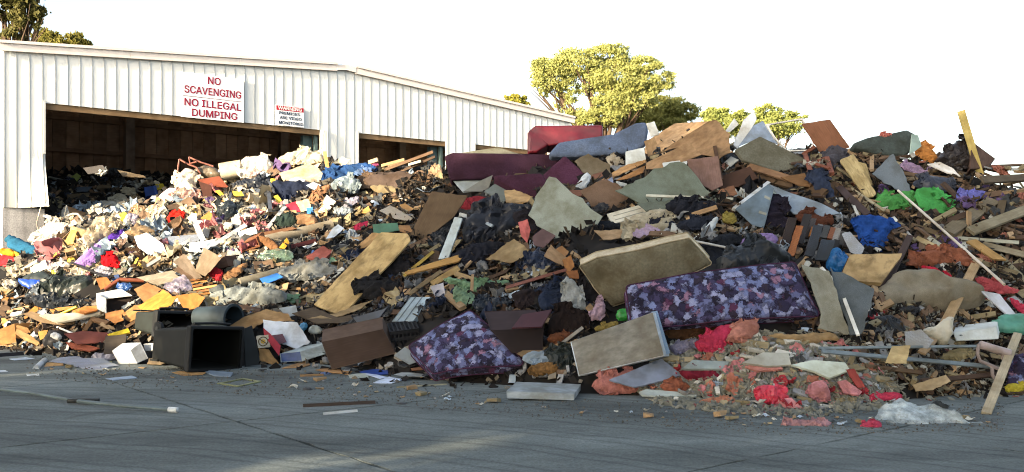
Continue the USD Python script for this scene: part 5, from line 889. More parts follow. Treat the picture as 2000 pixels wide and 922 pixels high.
S("folder", "golden yellow card above the green tinted bag", [(545, 484), (560, 464), (565, 474), (556, 486)], "paper:cf9a30", 35, 0, .012, .24)
for k_ in range(7):
    K("strip", f"{['lowest','second lowest','third','middle','fifth','sixth','topmost'][k_]} strip in the stack of tan wood strips left of the grey tarp", 382 - k_ * 2, 578 - k_ * 6, 420 + k_ * 2, 570 - k_ * 6, 4.5, ["card:b07c46", "card:8a5c36", "card:c99a62", "card:9a6a3e"][k_ % 4], .2, .2, .8, cat="wood strip", ref="stacked tan strips" if k_ == 3 else None)
L("red_cloth", "red cloth knot above the stacked tan strips", [(405, 526), (420, 522), (436, 530), (432, 545), (420, 552), (416, 538)], "cloth:b02c36", .06, .12, 35, 0, .22, cat="cloth", ref="red cloth knot")
L("brown_paper", "shredded brown kraft paper right of the stacked tan strips", [(420, 560), (440, 532), (470, 520), (482, 512), (478, 530), (450, 548), (430, 570)], "card:8c6a4a", .07, .16, 38, 0, .16, cat="paper", jag=.01)
S("cardboard_piece", "grey brown corrugated sheet with cut hole above the red knot", [(380, 528), (398, 484), (424, 498), (432, 506), (410, 530), (400, 540)], "card:857866", 25, -10, .012, .28, "cardboard", ref="grey corrugated sheet")
S("cardboard_piece", "grey brown corrugated flap left of the cut hole sheet", [(338, 512), (360, 495), (395, 542), (382, 545)], "card:7e7060", 40, 10, .012, .22, "cardboard")
S("cardboard_piece", "dark inner corrugated flap below the corrugated sheets", [(342, 525), (352, 515), (386, 545), (370, 552)], "card:5c4a3c", 20, 0, .012, .14, "cardboard")
K("white_stick", "white angled trim end on the dark carton", 405, 514, 432, 499, 5, "paint:d3d3cd", .36, .36, .6)
X("carton", "dark brown carton right of the grey corrugated sheet", [(407, 516), (440, 500), (446, 520), (410, 530)], "card:4f3a2e", (.12, .25, .02), 15, 0, .2, cat="box")
S("cardboard_piece", "flat grey tan sheet below the corrugated flaps at left", [(266, 541), (337, 528), (353, 545), (308, 557)], "card:8d8474", 50, 0, .012, .2, "cardboard", ref="flat grey tan sheet")
L("plastic_film", "clear lilac plastic wrap below the corrugated flaps", [(316, 558), (345, 545), (362, 536), (378, 570), (352, 574), (330, 568)], "film:a79cb0", .07, .12, 38, 0, .2, cat="plastic wrap")
S("cardboard_piece", "golden lit cardboard sheet above the ribbed grey bin", [(270, 600), (318, 566), (346, 580), (332, 598), (286, 610)], "card:c98a3c", 52, -10, .012, .2, "cardboard", ref="golden lit cardboard")
S("cardboard_piece", "orange lit cardboard sheet right of the golden one", [(344, 578), (380, 572), (400, 582), (385, 602), (360, 604)], "card:b8763c", 45, 0, .012, .16, "cardboard")
S("cardboard_piece", "brown cardboard sheet above the golden lit sheet", [(262, 566), (288, 552), (330, 570), (312, 582), (280, 590)], "card:96714a", 40, 0, .012, .14, "cardboard")
S("cardboard_piece", "tan carton side sloping down to the ribbed grey bin", [(232, 622), (262, 596), (300, 590), (285, 612), (256, 628)], "card:a57c4c", 40, 0, .012, .14, "cardboard")
# ------------------------------------------------------------------ left
OWC = S("open_carton", "open white carton on its side above the ribbed grey bin", [(188, 573), (206, 583), (207, 613), (190, 603)], "card:d2d3cc", 4, -48, .012, .42, "box", ref="open white carton")
S("top", None, [(188, 573), (236, 564), (258, 577), (206, 583)], "card:d4d8da", 66, 0, .012, .44, into=OWC)
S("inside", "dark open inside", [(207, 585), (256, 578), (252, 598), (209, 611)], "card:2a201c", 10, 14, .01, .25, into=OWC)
S("cardboard_piece", "brown carton flap hanging below the open white carton", [(205, 612), (240, 604), (252, 622), (225, 632), (206, 622)], "card:96683c", 30, 0, .012, .24, "cardboard")
L("garbage_bag", "large dark green black garbage bag below the purple cloth", [(95, 560), (105, 542), (140, 540), (170, 540), (190, 552), (188, 576), (160, 592), (120, 590), (100, 580)], "bag:262d2b", .22, .08, 32, 0, .16, cat="bag", ref="large dark green bag")
L("garbage_bag", "black garbage bag left below the large dark green bag", [(62, 585), (95, 578), (140, 588), (185, 585), (180, 602), (120, 604), (75, 600)], "bag:23282e", .14, .10, 35, 0, .1, cat="bag")
L("garbage_bag", "grey bag with pale neck left of the large dark green bag", [(52, 575), (70, 560), (92, 553), (100, 565), (92, 582), (66, 588)], "bag:6f7a84", .1, .1, 30, 0, .18, cat="bag")
L("blue_tarp", "vivid blue plastic lid left of the large dark green bag", [(33, 545), (52, 546), (88, 548), (84, 560), (60, 564), (44, 556)], "plastic:1f49c0", .06, .02, 35, 0, .2, cat="plastic lid", ref="vivid blue lid")
L("plastic_cover", "dark curved lid above the vivid blue lid", [(38, 548), (60, 534), (82, 530), (98, 538), (96, 550), (70, 549)], "plastic:2c3538", .07, .02, 35, 0, .16, cat="cover")
def towel():
    pts = [(12, 456), (40, 462), (80, 484), (100, 492), (94, 512), (60, 522), (-5, 522), (-4, 492), (8, 480)]
    P, n, M = project(pts, nrm(38, 0), .22, .2); parts = []
    for c, q in (("cloth:2a6080", [(12, 456), (28, 461), (52, 472), (80, 484), (77, 496), (62, 505), (48, 500), (36, 492), (20, 486), (9, 482)]), ("cloth:7fc4d8", [(77, 496), (82, 484), (96, 470), (104, 482), (100, 492), (88, 500)]), ("cloth:d88a28", [(6, 484), (24, 487), (36, 497), (26, 503), (2, 496), (-6, 493)]), ("cloth:e2c23a", [(24, 487), (46, 500), (64, 506), (82, 500), (100, 490), (98, 505), (80, 511), (52, 510), (30, 503)]), ("cloth:c03038", [(-6, 496), (14, 500), (34, 505), (60, 511), (90, 509), (84, 518), (68, 524), (30, 520), (-8, 521)])):
        d = ray(*np.array(q, float).T); t = ((P[0] - [0, 0, EYE]) @ n) / (d @ n); V = loc(M, d * t[:, None] + [0, 0, EYE])[:, :2]; parts.append(("stripe", lumpmesh(chaikin(V, 2), .06, .08, len(q) + int(q[0][0]) % 7 + 20, 200), c, True))
    add("striped_cloth", "large teal orange yellow and red striped cloth at the left margin", parts, M, "cloth"); note("t", pts, "striped cloth")
towel()
L("purple_cloth", "deep purple cloth below the big tan plastic bag", [(190, 478), (208, 466), (222, 453), (241, 449), (240, 462), (218, 474), (198, 482)], "cloth:4a2f8c", .05, .10, 35, 0, .2, cat="cloth", ref="deep purple cloth")
L("purple_cloth", "light violet scarf trailing down left from the deep purple cloth", [(146, 513), (165, 496), (190, 480), (200, 480), (192, 494), (182, 516), (165, 521), (155, 516)], "cloth:9a7cc4", .05, .12, 35, 0, .22, cat="scarf", ref="violet scarf")
L("red_cloth", "bright red cap shaped cloth right of the violet scarf", [(197, 516), (204, 502), (214, 496), (226, 497), (232, 510), (237, 523), (215, 521)], "cloth:b5121e", .09, .05, 25, 0, .2, cat="cloth", ref="bright red cap cloth")
L("plastic_bag", "big tan translucent plastic bag above the deep purple cloth", [(158, 482), (164, 464), (184, 434), (206, 424), (228, 428), (238, 446), (222, 458), (196, 468), (184, 488), (168, 490)], "bag:b3a894", .2, .10, 35, 0, .2, cat="bag", ref="big tan bag")
PB = S("plastic_sheet", "white and pale blue printed bag right of the deep purple cloth", [(262, 462), (286, 455), (318, 476), (326, 494), (288, 496), (270, 484)], "plastic:cdd8e8", 42, 0, .02, .2, "bag", bend=.02, ref="pale blue printed bag")
S("print_mark", "small red print", [(283, 483), (293, 482), (294, 487), (285, 488)], "paper:b05070", 42, 0, .003, .26, into=PB)
S("carton", "white carton side standing at the heap edge by the shed corner", [(117, 432), (120, 410), (130, 400), (136, 418), (136, 440)], "card:d8d6cc", 12, -30, .012, .2, "box", ref="white corner carton")
S("carton", "tan carton flap right of the white corner carton", [(131, 402), (168, 416), (160, 425), (134, 430)], "card:b08a64", 30, 10, .012, .16, "box")
K("batten", "white batten pointing left at the shed corner", 80, 417, 112, 432, 7, "paint:d8d6d0", .1, .2, .5)
K("strip", "black strip edge under the tan carton flap", 134, 448, 187, 424, 5, "plastic:2a2622", .2, .2, .5)
def pipe():
    t, _ = hit([155], [430]); t = t[0] - .4; c = pt(155, 430, t); M = np.eye(4); M[:3, 3] = c
    add("bent_pipe", "pale bent metal tube hooked over the tan carton flap", [(None, tube([pt(x, y, t) - c for x, y in ((132, 422), (142, 418), (152, 418), (158, 425), (171, 446))], .03, 8), "metal:c9bfa8", True)], M, "pipe")
pipe()
S("cardboard_piece", "golden carton piece below the black strip edge", [(127, 470), (140, 448), (150, 452), (142, 476), (132, 478)], "card:c09a58", 30, 0, .02, .2, "cardboard")
S("cardboard_piece", "orange brown carton flap above the violet scarf", [(142, 454), (162, 452), (172, 460), (150, 464)], "card:b07c44", 40, 0, .02, .22, "cardboard")
L("plastic_bag", "white lit bag mass at the heap edge below the shed corner", [(82, 466), (86, 446), (104, 432), (124, 436), (150, 440), (152, 452), (128, 460), (104, 468)], "bag:dcd8cc", .16, .12, 35, 0, .12, cat="bag", ref="white lit bag mass")
L("plastic_bag", "white paper bag below the white lit bag mass", [(60, 478), (78, 462), (100, 462), (108, 476), (92, 488), (72, 486)], "bag:d4d0c6", .1, .12, 35, 0, .12, cat="bag")
for k_, (x, y, w, h, c, lb) in enumerate([(248, 378, 34, 26, "dcd4bc", "cream lit bag left of the blue box on the crest"), (232, 392, 36, 26, "d6d0be", "pale cream bag below the cream lit bag"), (210, 402, 40, 24, "dad8ce", "white bag lower left of the pale cream bag"), (190, 412, 34, 22, "d8d6cc", "white bag right of the tan carton flap"), (262, 392, 26, 20, "cdb58c", "golden cream bag right of the pale cream bag"), (300, 412, 30, 30, "c8b298", "tan bag below the blue box"), (308, 430, 28, 34, "d4ccb8", "cream drooping bag left of the bright red shirt"), (290, 440, 36, 30, "cfc8b4", "pale bag left of the cream drooping bag"), (256, 430, 30, 26, "a8a2b4", "lilac grey bag right of the big tan bag"), (272, 412, 30, 22, "b89c78", "brown tan bag above the lilac grey bag"), (120, 520, 34, 24, "d2cccc", "white bag right of the striped cloth"), (98, 520, 26, 18, "cbb8bc", "pinkish bag beside the striped cloth"), (32, 530, 34, 28, "b8ae98", "beige bag below the striped cloth"), (205, 530, 40, 22, "b0b2c0", "pale lilac bag below the bright red cap cloth"), (235, 525, 30, 20, "8a9488", "grey green bag right of the pale lilac bag"), (155, 532, 36, 18, "c9c2b0", "cream bag left of the pale lilac bag"), (20, 555, 30, 20, "c2bcb0", "dirty white bag left of the vivid blue lid"), (86, 612, 22, 14, "b4bec8", "small blue white bag below the black garbage bags"), (96, 622, 28, 16, "a4b2c4", "pale blue bag above the pale long board"), (355, 452, 34, 20, "9a8a78", "brown grey rag left of the round black bag bottom"), (300, 470, 40, 18, "9a9a98", "grey bag above the pale blue printed bag"), (240, 480, 24, 24, "a89080", "pinkish brown bag left of the pale blue printed bag"), (245, 510, 24, 16, "c4b49c", "cream crumpled sack right of the bright red cap cloth")]):
    a = np.linspace(0, 2 * np.pi, 9)[:-1]; q = np.stack([x + w / 2 * np.cos(a) * rng.uniform(.8, 1.12, 8), y + h / 2 * np.sin(a) * rng.uniform(.8, 1.12, 8)], 1)
    L("plastic_bag", lb, q, "bag:" + c, None, .13, 35, 0, .08, cat="bag")
X("blue_box", "small cobalt blue box on the lit crest by the doorway", [(281, 366), (299, 363), (303, 380), (284, 384)], "plastic:2a52a8", (.02, .2, .02), 10, 0, .2, cat="box", ref="cobalt blue box")
L("blue_cloth", "dark navy cloth hanging under the cobalt blue box", [(282, 384), (302, 381), (300, 394), (284, 394)], "cloth:1f2c58", .05, .06, 20, 0, .16, cat="cloth")
S("lilac_bag", "white and lilac printed sack right of the cobalt blue box", [(310, 384), (330, 366), (345, 368), (335, 388), (322, 394)], "plastic:c8bcd0", 38, 0, .03, .16, "sack", bend=.02)
K("black_bar", "black curved bar above the large dark green bag", 140, 513, 215, 545, 4.5, "plastic:1e1e20", .3, .3, .8, True, cat="bar")
K("brown_tube", "rust brown curved tube right of the large dark green bag", 205, 566, 232, 547, 8, "plastic:7a4026", .28, .3, .8, True, cat="tube")
K("brown_tube", "rust brown tube running right toward the flat grey tan sheet", 232, 546, 282, 548, 8, "plastic:7a4026", .3, .24, .8, True, cat="tube")
S("cardboard_piece", "orange carton panel right of the large dark green bag", [(187, 544), (208, 541), (220, 556), (196, 566)], "card:9a6234", 25, 0, .012, .2, "cardboard")
L("blue_bag", "dark blue bag below the rust brown tubes", [(228, 556), (245, 552), (258, 558), (250, 568), (232, 566)], "bag:28508c", .05, .08, 30, 0, .2, cat="bag")
S("long_board", "pale grey long board lying above the brown planks at lower left", [(76, 615), (150, 610), (206, 605), (203, 614), (112, 630)], "paint:a9a698", 58, 0, .03, .2, "board", ref="pale long board")
S("long_board", "brown grey chipboard plank below the pale long board", [(44, 613), (62, 608), (112, 626), (146, 622), (146, 634), (112, 634), (80, 630)], "wood:7b6850", 20, 0, .03, .16, "board")
K("straw", "yellow plastic tube lying on the pale long board", 110, 617, 150, 599, 5, "plastic:b5a22e", .34, .34, 1, True, cat="tube")
S("folder_stack", "orange folders fanned on the pale long board", [(142, 606), (165, 598), (188, 598), (190, 606), (165, 612)], "card:b9783e", 55, 0, .03, .28, "folders")
S("cardboard_piece", "tan carton piece above the pale long board", [(106, 602), (150, 597), (145, 602), (115, 607)], "card:b08046", 55, 0, .012, .16, "cardboard")
S("cardboard_piece", "orange tan carton square left of the pale blue bag", [(54, 610), (68, 598), (82, 602), (66, 614)], "card:b07a3c", 50, 0, .012, .16, "cardboard")
K("plank", "white plank end left of the brown grey plank", 22, 615, 44, 611, 7, "paint:cfcfc8", .2, .2, .6)
X("cardboard_box", "open brown cardboard box at the left margin toe", [(-6, 645), (28, 632), (32, 668), (0, 676)], "card:8d6538", (.3, .3, 0), 8, -20, .12, cat="box", ref="brown box at left toe")
S("cardboard_piece", "tan carton flap right of the brown box at left toe", [(30, 634), (54, 640), (60, 650), (36, 648)], "card:8a6a42", 40, 0, .012, .14, "cardboard")
S("cardboard_piece", "brown carton side leaning at the toe near the black appliance", [(32, 642), (60, 655), (78, 670), (72, 675), (40, 660), (30, 652)], "card:9a7a50", 20, 0, .03, .18, "cardboard")
S("cardboard_piece", "golden carton corner left of the black appliance", [(74, 648), (94, 644), (88, 660), (78, 664)], "card:b08848", 25, 0, .012, .2, "cardboard")
APP = L("appliance", "black and white round appliance at the toe at lower left", [(83, 674), (90, 655), (104, 644), (122, 648), (132, 662), (122, 674), (100, 678)], "plastic:26282c", .14, .02, 20, 0, .1, cat="appliance", ref="black appliance")
L("cover", "white cover", [(96, 656), (108, 648), (120, 655), (118, 664), (106, 662)], "plastic:c2c8cc", .05, .02, 20, 0, .28, into=APP)
S("red_board", "maroon broken board at the toe below the pale long board", [(125, 652), (165, 646), (212, 650), (205, 668), (150, 672)], "wood:6a3a34", 45, 0, .02, .12, "board", ref="maroon board")
S("red_board", "orange red splintered board on the yard by the maroon board", [(128, 668), (165, 672), (196, 680), (175, 686), (140, 680)], "wood:8a4a34", 60, 0, .02, .06, "board")
K("pole", "thin white rod crossing the maroon board", 112, 639, 185, 669, 4, "paint:cfd3d6", .3, .14, 1, True)
BR = K("bracket", "brown wood bracket of two arms behind the maroon board", 165, 646, 182, 622, 8, "wood:7a5c3e", .24, .24, .6)
K("arm", None, 180, 624, 212, 632, 9, "wood:6e5236", .24, .2, .6, into=BR)
S("foam_strip", "yellow foam strip left of the ribbed grey bin", [(209, 653), (250, 641), (254, 649), (219, 657)], "foam:c8b23a", 35, 0, .04, .24, "foam strip", ref="yellow foam strip")
S("board", "dark weathered board standing below the yellow foam strip", [(206, 656), (247, 653), (244, 682), (224, 690), (202, 692)], "wood:403a34", 12, 8, .03, .14, ref="dark weathered board")
X("styrofoam_box", "white foam cooler box lying open on the concrete left of the dark bin", [(255, 684), (275, 669), (290, 700), (268, 710)], "paint:b3bcc6", (-.34, .12, -.02), 12, 40, .05, cat="box", ref="white foam cooler", cap=.9)
L("foam_bag", "pale lilac bag stuffed beside the white foam cooler", [(180, 700), (184, 690), (205, 690), (225, 688), (232, 696), (210, 706), (190, 706)], "bag:a9a8b6", .06, .1, 40, 0, .06, cat="bag")
S("white_carton", "white carton behind the overturned dark bin", [(280, 672), (316, 668), (318, 682), (284, 686)], "paint:b5b9ba", 18, 0, .1, .1, "box")
S("cardboard_piece", "brown wood chips under the dark bin left side", [(290, 700), (320, 694), (335, 704), (315, 712), (288, 710)], "card:7a6a52", 70, 0, .012, .05, "cardboard")
# things lying on the yard
for k_, (nm, lb, p, m_, cat_n) in enumerate([
    ("newspaper", "spread blue white newspapers lying on the concrete left of the foam cooler", [(95, 706), (120, 698), (150, 696), (180, 706), (215, 714), (200, 722), (160, 718), (130, 710)], "print:8f9bb0", "newspaper"),
    ("newspaper", "second newspaper sheet overlapping near the foam cooler", [(150, 700), (200, 700), (232, 713), (205, 719), (175, 712)], "print:a0a9b4", "newspaper"),
    ("plastic_scrap", "olive yellow scrap on the newspapers beside the foam cooler", [(186, 708), (218, 705), (222, 713), (195, 715)], "plastic:98963c", "scrap"),
    ("cardboard_piece", "tan card scrap on the concrete left of the newspapers", [(86, 716), (92, 709), (122, 707), (124, 713)], "card:a5804e", "cardboard"),
    ("paper_sheet", "long white paper on the concrete near the black rail at far left", [(18, 701), (50, 697), (67, 700), (28, 704)], "paper:9fb0c4", "paper"),
    ("paper_sheet", "white paper cut by the left margin on the concrete", [(-6, 723), (10, 722), (16, 726), (-4, 728)], "paper:b8c4d0", "paper"),
    ("paper_sheet", "small white paper strip below the white tube", [(51, 731), (76, 730), (77, 733), (54, 734)], "paper:b4bec4", "paper"),
    ("paper_sheet", "pale blue paper alone on the concrete below the foam cooler", [(206, 740), (256, 733), (269, 737), (220, 743)], "paper:8fa4bc", "paper"),
    ("cardboard_piece", "tan card on the concrete under the overturned dark bin", [(336, 727), (352, 724), (404, 727), (396, 732), (362, 734)], "card:9a7a4e", "cardboard"),
    ("tray", "blue grey clear lid on the concrete below the overturned dark bin", [(401, 726), (410, 723), (455, 728), (450, 736), (420, 734)], "plastic:6c7f94", "lid"),
    ("cardboard_piece", "tan carton star shaped scrap right of the black bin lid on the concrete", [(550, 720), (570, 712), (600, 703), (606, 712), (590, 718)], "card:9c7a50", "cardboard"),
    ("cardboard_piece", "tan folded card before the brown cabinet", [(618, 722), (640, 716), (688, 726), (680, 732), (645, 728)], "card:a07c52", "cardboard"),
    ("blue_folder", "deep blue plastic folder before the brown cabinet", [(702, 726), (735, 720), (758, 724), (758, 731), (715, 732)], "plastic:1f3f8c", "folder"),
    ("blue_folder", "small blue scrap left of the tan folded card", [(624, 728), (640, 725), (646, 730), (628, 731)], "plastic:2b5088", "folder"),
    ("paper_pad", "pale green white pad on the concrete below the cabinet", [(681, 732), (715, 729), (720, 736), (684, 739)], "paper:a3aca6", "pad"),
    ("paper_sheet", "white envelope leaning on the deep blue folder", [(710, 730), (718, 727), (758, 737), (742, 740)], "paper:b4c2dc", "envelope"),
    ("paper_sheet", "bright white sheet alone on the concrete left of the propped mattress", [(729, 748), (760, 735), (790, 740), (765, 749)], "paper:c3d2ea", "paper"),
    ("paper_sheet", "pale slab of paper under the propped mattress left corner", [(770, 731), (785, 727), (835, 731), (832, 735), (785, 735)], "paper:8f9aa0", "paper"),
    ("cardboard_piece", "orange wood scrap under the propped mattress left corner", [(802, 720), (820, 716), (826, 722), (806, 724)], "card:8a5a34", "cardboard")]):
    S(nm, lb, p, m_, 88, 0, .006 if nm not in ("tray", "paper_pad") else .03, .012 + .003 * (k_ % 4), cat_n, bend=.004)
def tray():
    pts = [(424, 749), (475, 739), (511, 745), (465, 755)]; P, n, M = project(pts, nrm(90), .03); V = loc(M, P)[:, :2]; o = Polygon(V); r = o.difference(o.buffer(-.05))
    add("tray", "shallow olive green tray lying on the concrete below the black bin lid", [("bottom", prism(np.array(o.exterior.coords)[:-1], -.028, -.02), "plastic:5f6544", False), ("rim", trimesh.creation.extrude_polygon(r, .025).apply_translation((0, 0, -.0195)), "plastic:6a7048", False)], M, "tray"); note("tr", pts, "olive tray")
tray()
K("pvc_tube", "white plastic gutter offcut lying on the concrete at lower left", 70, 720, 87, 704, 11, "paint:a9b4bb", .05, .05, 1, True, hollow=True, cat="tube")
K("rail", "black plastic rail lying on the concrete at the left margin", -10, 697, 46, 693, 11, "plastic:1c1d22", .05, .05, .5)
def conduit():
    q = [(-30, 757), (60, 768), (150, 783)], [(150, 783), (240, 793), (330, 800)]
    for seg, lb, r in ((q[0], "left length of the long grey conduit lying across the concrete at lower left", .018), (q[1], "right length of the grey conduit with a white end on the concrete", .021)):
        P = [pt(x, y, F * (EYE - .035) / (y - HOR)) for x, y in seg]; c = P[1]; M = np.eye(4); M[:3, 3] = c
        add("conduit", lb, [("pipe", tube([p - c for p in P], r, 10), "paint:4c5c60", True), ("coupling", tube([P[0] - c if r > .02 else P[-1] - c - [.1, 0, 0], (P[0] - c + [.25, .0, 0]) if r > .02 else P[-1] - c], r + .008, 10), "plastic:2c3030", True)] + ([("end_cap", tube([P[-1] - c, P[-1] - c + [.1, -.025, 0]], .029, 10), "paint:c5ced2", True)] if r > .02 else []), M, "pipe")
conduit()
K("plank", "dark brown plank lying on the concrete before the propped mattress", 592, 794, 733, 787, 9, "wood:3f3732", .03, .03, .5, ref="dark yard plank")
K("stick", "white plastic stick on the concrete below the dark plank", 632, 809, 698, 803, 6, "paint:a7aeb0", .02, .02, .7)
K("stick", "short brown stick on the concrete before the cabinet", 586, 735, 632, 733, 6, "wood:80684a", .03, .03, .6)
K("strip", "thin pale wood strip on the concrete under the propped mattress", 775, 757, 872, 751, 4, "wood:8b8a76", .02, .02, .5)
L("stone", "small dark stone on the concrete between bin and plank", [(590, 761), (596, 757), (608, 758), (609, 763), (598, 765)], "paint:2c2e30", .03, .02, 60, 0, .01, soft=2)
L("stone", "tiny black scrap right of the dark plank", [(772, 789), (780, 786), (794, 788), (788, 791)], "paint:26282a", .015, .02, 80, 0, .01)
# right of the bin: soda carton, boxes, cards
S("sign_card", "white card with a round yellow black prohibition mark behind the black bin lid", [(500, 656), (524, 654), (528, 678), (504, 680)], "paper:c8c4b4", 15, 10, .006, .14, "sign", ref="white prohibition card", extra=lambda V, M: [("prohibition_ring", trimesh.creation.annulus(.062, .078, .002, transform=trimesh.transformations.translation_matrix((V[:, 0].mean(), V[:, 1].mean(), .002))), "paint:5a4a24", False), ("prohibition_bar", trimesh.creation.box((.14, .014, .002), transform=trimesh.transformations.translation_matrix((V[:, 0].mean(), V[:, 1].mean(), .003)) @ trimesh.transformations.rotation_matrix(.8, (0, 0, 1))), "paint:5a4a24", False), ("figure_mark", trimesh.creation.cylinder(.04, .002, sections=6, transform=trimesh.transformations.translation_matrix((V[:, 0].mean(), V[:, 1].mean(), .001))), "paint:c9a63a", False)])
SODA = S("soda_carton", "red and white printed drink carton torn open behind the white prohibition card", [(513, 626), (580, 629), (606, 668), (580, 682), (545, 668), (520, 660)], "paper:b9c2cc", 35, 0, .02, .16, "carton", ref="red white drink carton")
S("print", "red printed band", [(514, 640), (528, 652), (548, 675), (545, 695), (530, 675), (516, 655)], "paper:a02c3a", 30, 0, .006, .24, into=SODA)
S("print", "red lettered panel", [(524, 626), (560, 629), (556, 640), (530, 640)], "print:a8404c", 35, 0, .006, .22, into=SODA)
S("print", "dark printed patch", [(530, 655), (552, 652), (560, 668), (545, 672)], "print:6c4a56", 35, 0, .006, .23, into=SODA)
X("carton", "pale blue white carton with dark blue end right of the black bin lid", [(546, 691), (586, 687), (590, 706), (548, 708)], "plastic:43609a", (.42, .32, .12), 10, -6, .1, cat="box", side="card:a9b8bc", ref="pale blue carton")
S("cardboard_piece", "tan carton flap below the red white drink carton", [(505, 680), (524, 682), (545, 710), (530, 712), (508, 704)], "card:8f7046", 30, 0, .012, .14, "cardboard")
S("cardboard_piece", "large tan cardboard sheet above the red white drink carton", [(440, 642), (480, 618), (520, 604), (562, 612), (575, 626), (520, 626), (490, 642)], "card:8e7450", 48, 0, .012, .14, "cardboard", ref="large tan cardboard")
S("board", "pale blue grey board right of the large tan cardboard", [(545, 602), (578, 596), (582, 614), (560, 620)], "paint:7e878c", 30, 0, .02, .14)
L("blue_bottle", "light blue plastic bottle right of the red white drink carton", [(583, 640), (590, 630), (600, 632), (600, 642), (590, 648)], "plastic:5ea4cc", .05, .02, 25, 0, .16, cat="bottle")
L("white_jug", "white plastic jug beside the light blue bottle", [(602, 646), (608, 636), (622, 636), (631, 646), (624, 652), (608, 652)], "plastic:b9c2bd", .07, .02, 25, 0, .16, cat="jug")
S("board", "dark board under the long plywood lower end", [(570, 612), (612, 600), (660, 620), (700, 612), (690, 630), (620, 632)], "wood:4a4238", 35, 0, .02, .1)
S("cardboard_piece", "tan torn cardboard strip below the long plywood", [(600, 622), (655, 612), (700, 594), (728, 585), (700, 606), (650, 622)], "card:86765a", 40, 0, .012, .16, "cardboard")
L("garbage_bag", "black plastic sheet behind the brown cabinet", [(655, 640), (690, 622), (740, 612), (760, 600), (752, 628), (720, 640), (680, 648)], "bag:1e2124", .08, .12, 35, 0, .08, cat="bag")
S("slate_board", "dark slate board above the brown cabinet", [(690, 620), (748, 604), (758, 598), (740, 622), (700, 632)], "plastic:454a50", 40, 0, .02, .16, "board")
S("plastic_sheet", "grey green plastic panel between the cabinet and the propped mattress", [(770, 694), (790, 678), (812, 690), (815, 706), (800, 712)], "plastic:737c7e", 30, 0, .02, .1, "panel")
# dark middle
for k_, (p, c, lb) in enumerate([([(848, 440), (862, 425), (885, 420), (892, 440), (870, 490), (850, 500), (840, 470)], "bag:1d2126", "black torn bag left of the white timber jamb"), ([(905, 440), (930, 410), (980, 400), (1030, 398), (1035, 420), (1000, 450), (950, 470), (915, 480)], "bag:1f2229", "big black bag between the door jamb and the light grey pointed carpet"), ([(880, 500), (920, 480), (960, 470), (985, 480), (950, 505), (935, 520), (900, 522)], "cloth:20222a", "black clothes below the white timber jamb"), ([(1000, 420), (1030, 412), (1048, 440), (1060, 470), (1040, 480), (1020, 450)], "cloth:26242a", "dark cloth behind the reddish poster"), ([(1022, 505), (1050, 490), (1085, 505), (1110, 520), (1080, 535), (1040, 530)], "bag:20283a", "dark navy bag below the light grey pointed carpet"), ([(1050, 590), (1065, 565), (1100, 560), (1112, 575), (1095, 600), (1062, 604)], "cloth:252e40", "navy cloth left of the hanging white shirt"), ([(925, 590), (950, 580), (985, 585), (1000, 598), (960, 606), (930, 606)], "bag:1e252e", "black bag behind the propped mattress peak"), ([(1000, 570), (1040, 565), (1060, 590), (1040, 610), (1010, 604)], "cloth:2a2426", "dark brown cloth behind the console television"), ([(1070, 640), (1090, 605), (1120, 600), (1150, 620), (1140, 650), (1110, 660), (1080, 665)], "cloth:211a18", "dark hollow cloth heap right of the console television"), ([(690, 560), (715, 540), (760, 545), (790, 565), (770, 580), (720, 590)], "cloth:222326", "black shredded cloth right of the long plywood"), ([(730, 520), (760, 500), (795, 505), (800, 525), (770, 540), (740, 540)], "cloth:2c2a2c", "dark shredded cloth above the black shredded cloth"), ([(1360, 480), (1400, 478), (1430, 500), (1400, 530), (1385, 515)], "cloth:20242c", "black cloth right of the tan box spring"), ([(1135, 540), (1160, 530), (1180, 580), (1170, 600), (1150, 590)], "cloth:1f1e20", "black cloth under the dark strap of the box spring"), ([(1060, 690), (1085, 675), (1112, 678), (1122, 705), (1110, 722), (1080, 712)], "bag:1e2422", "black bag left of the large grey box")]):
    L(c.split(":")[0] == "bag" and "garbage_bag" or "dark_cloth", lb, p, c, None, .12, 35, 0, .1, cat="bag" if c[:3] == "bag" else "cloth", ref={1: "big black bag", 9: "black shredded cloth", 13: "black bag by the grey box"}.get(k_))
JAMB = S("timber_jamb", "white painted door jamb length leaning in the dark middle", [(888, 424), (903, 426), (876, 503), (856, 506)], "paint:aebcc0", 28, -8, .05, .3, ref="white timber jamb")
K("trim", None, 896, 419, 945, 434, 9, "paint:a9adaa", .34, .3, .5, into=JAMB)
K("trim", None, 943, 433, 962, 442, 6, "paint:8f9ca4", .3, .26, .5, into=JAMB)
S("plank", "tan plank lying below the white timber jamb", [(790, 531), (846, 512), (898, 497), (903, 503), (896, 510), (850, 522), (796, 536)], "wood:a8844e", 45, 0, .03, .28, ref="tan plank")
for k_, (x1, y1, x2, y2, w, c, lb) in enumerate([(843, 556, 896, 524, 12, "9a8358", "tan batten below the tan plank"), (800, 574, 862, 530, 8, "7b6c52", "grey brown batten left of the tan batten"), (790, 538, 846, 492, 6, "b59a4a", "yellow brown stick above the tan plank left end"), (868, 572, 904, 602, 14, "8c785c", "brown board leaning on the green foam"), (988, 562, 1106, 527, 6, "7a5148", "red brown stick pointing right in the dark middle"), (890, 535, 950, 556, 10, "8a7654", "tan board on top of the green foam")]):
    K("stick", lb, x1, y1, x2, y2, w, "wood:" + c, .24, .24, .5, ref="red brown stick" if k_ == 4 else None)
L("foam_roll", "long green foam underlay roll in the dark middle", [(865, 545), (885, 543), (930, 552), (985, 545), (992, 560), (985, 572), (940, 574), (900, 560)], "foam:6f8f72", .09, .04, 35, 0, .14, cat="foam", ref="green foam roll")
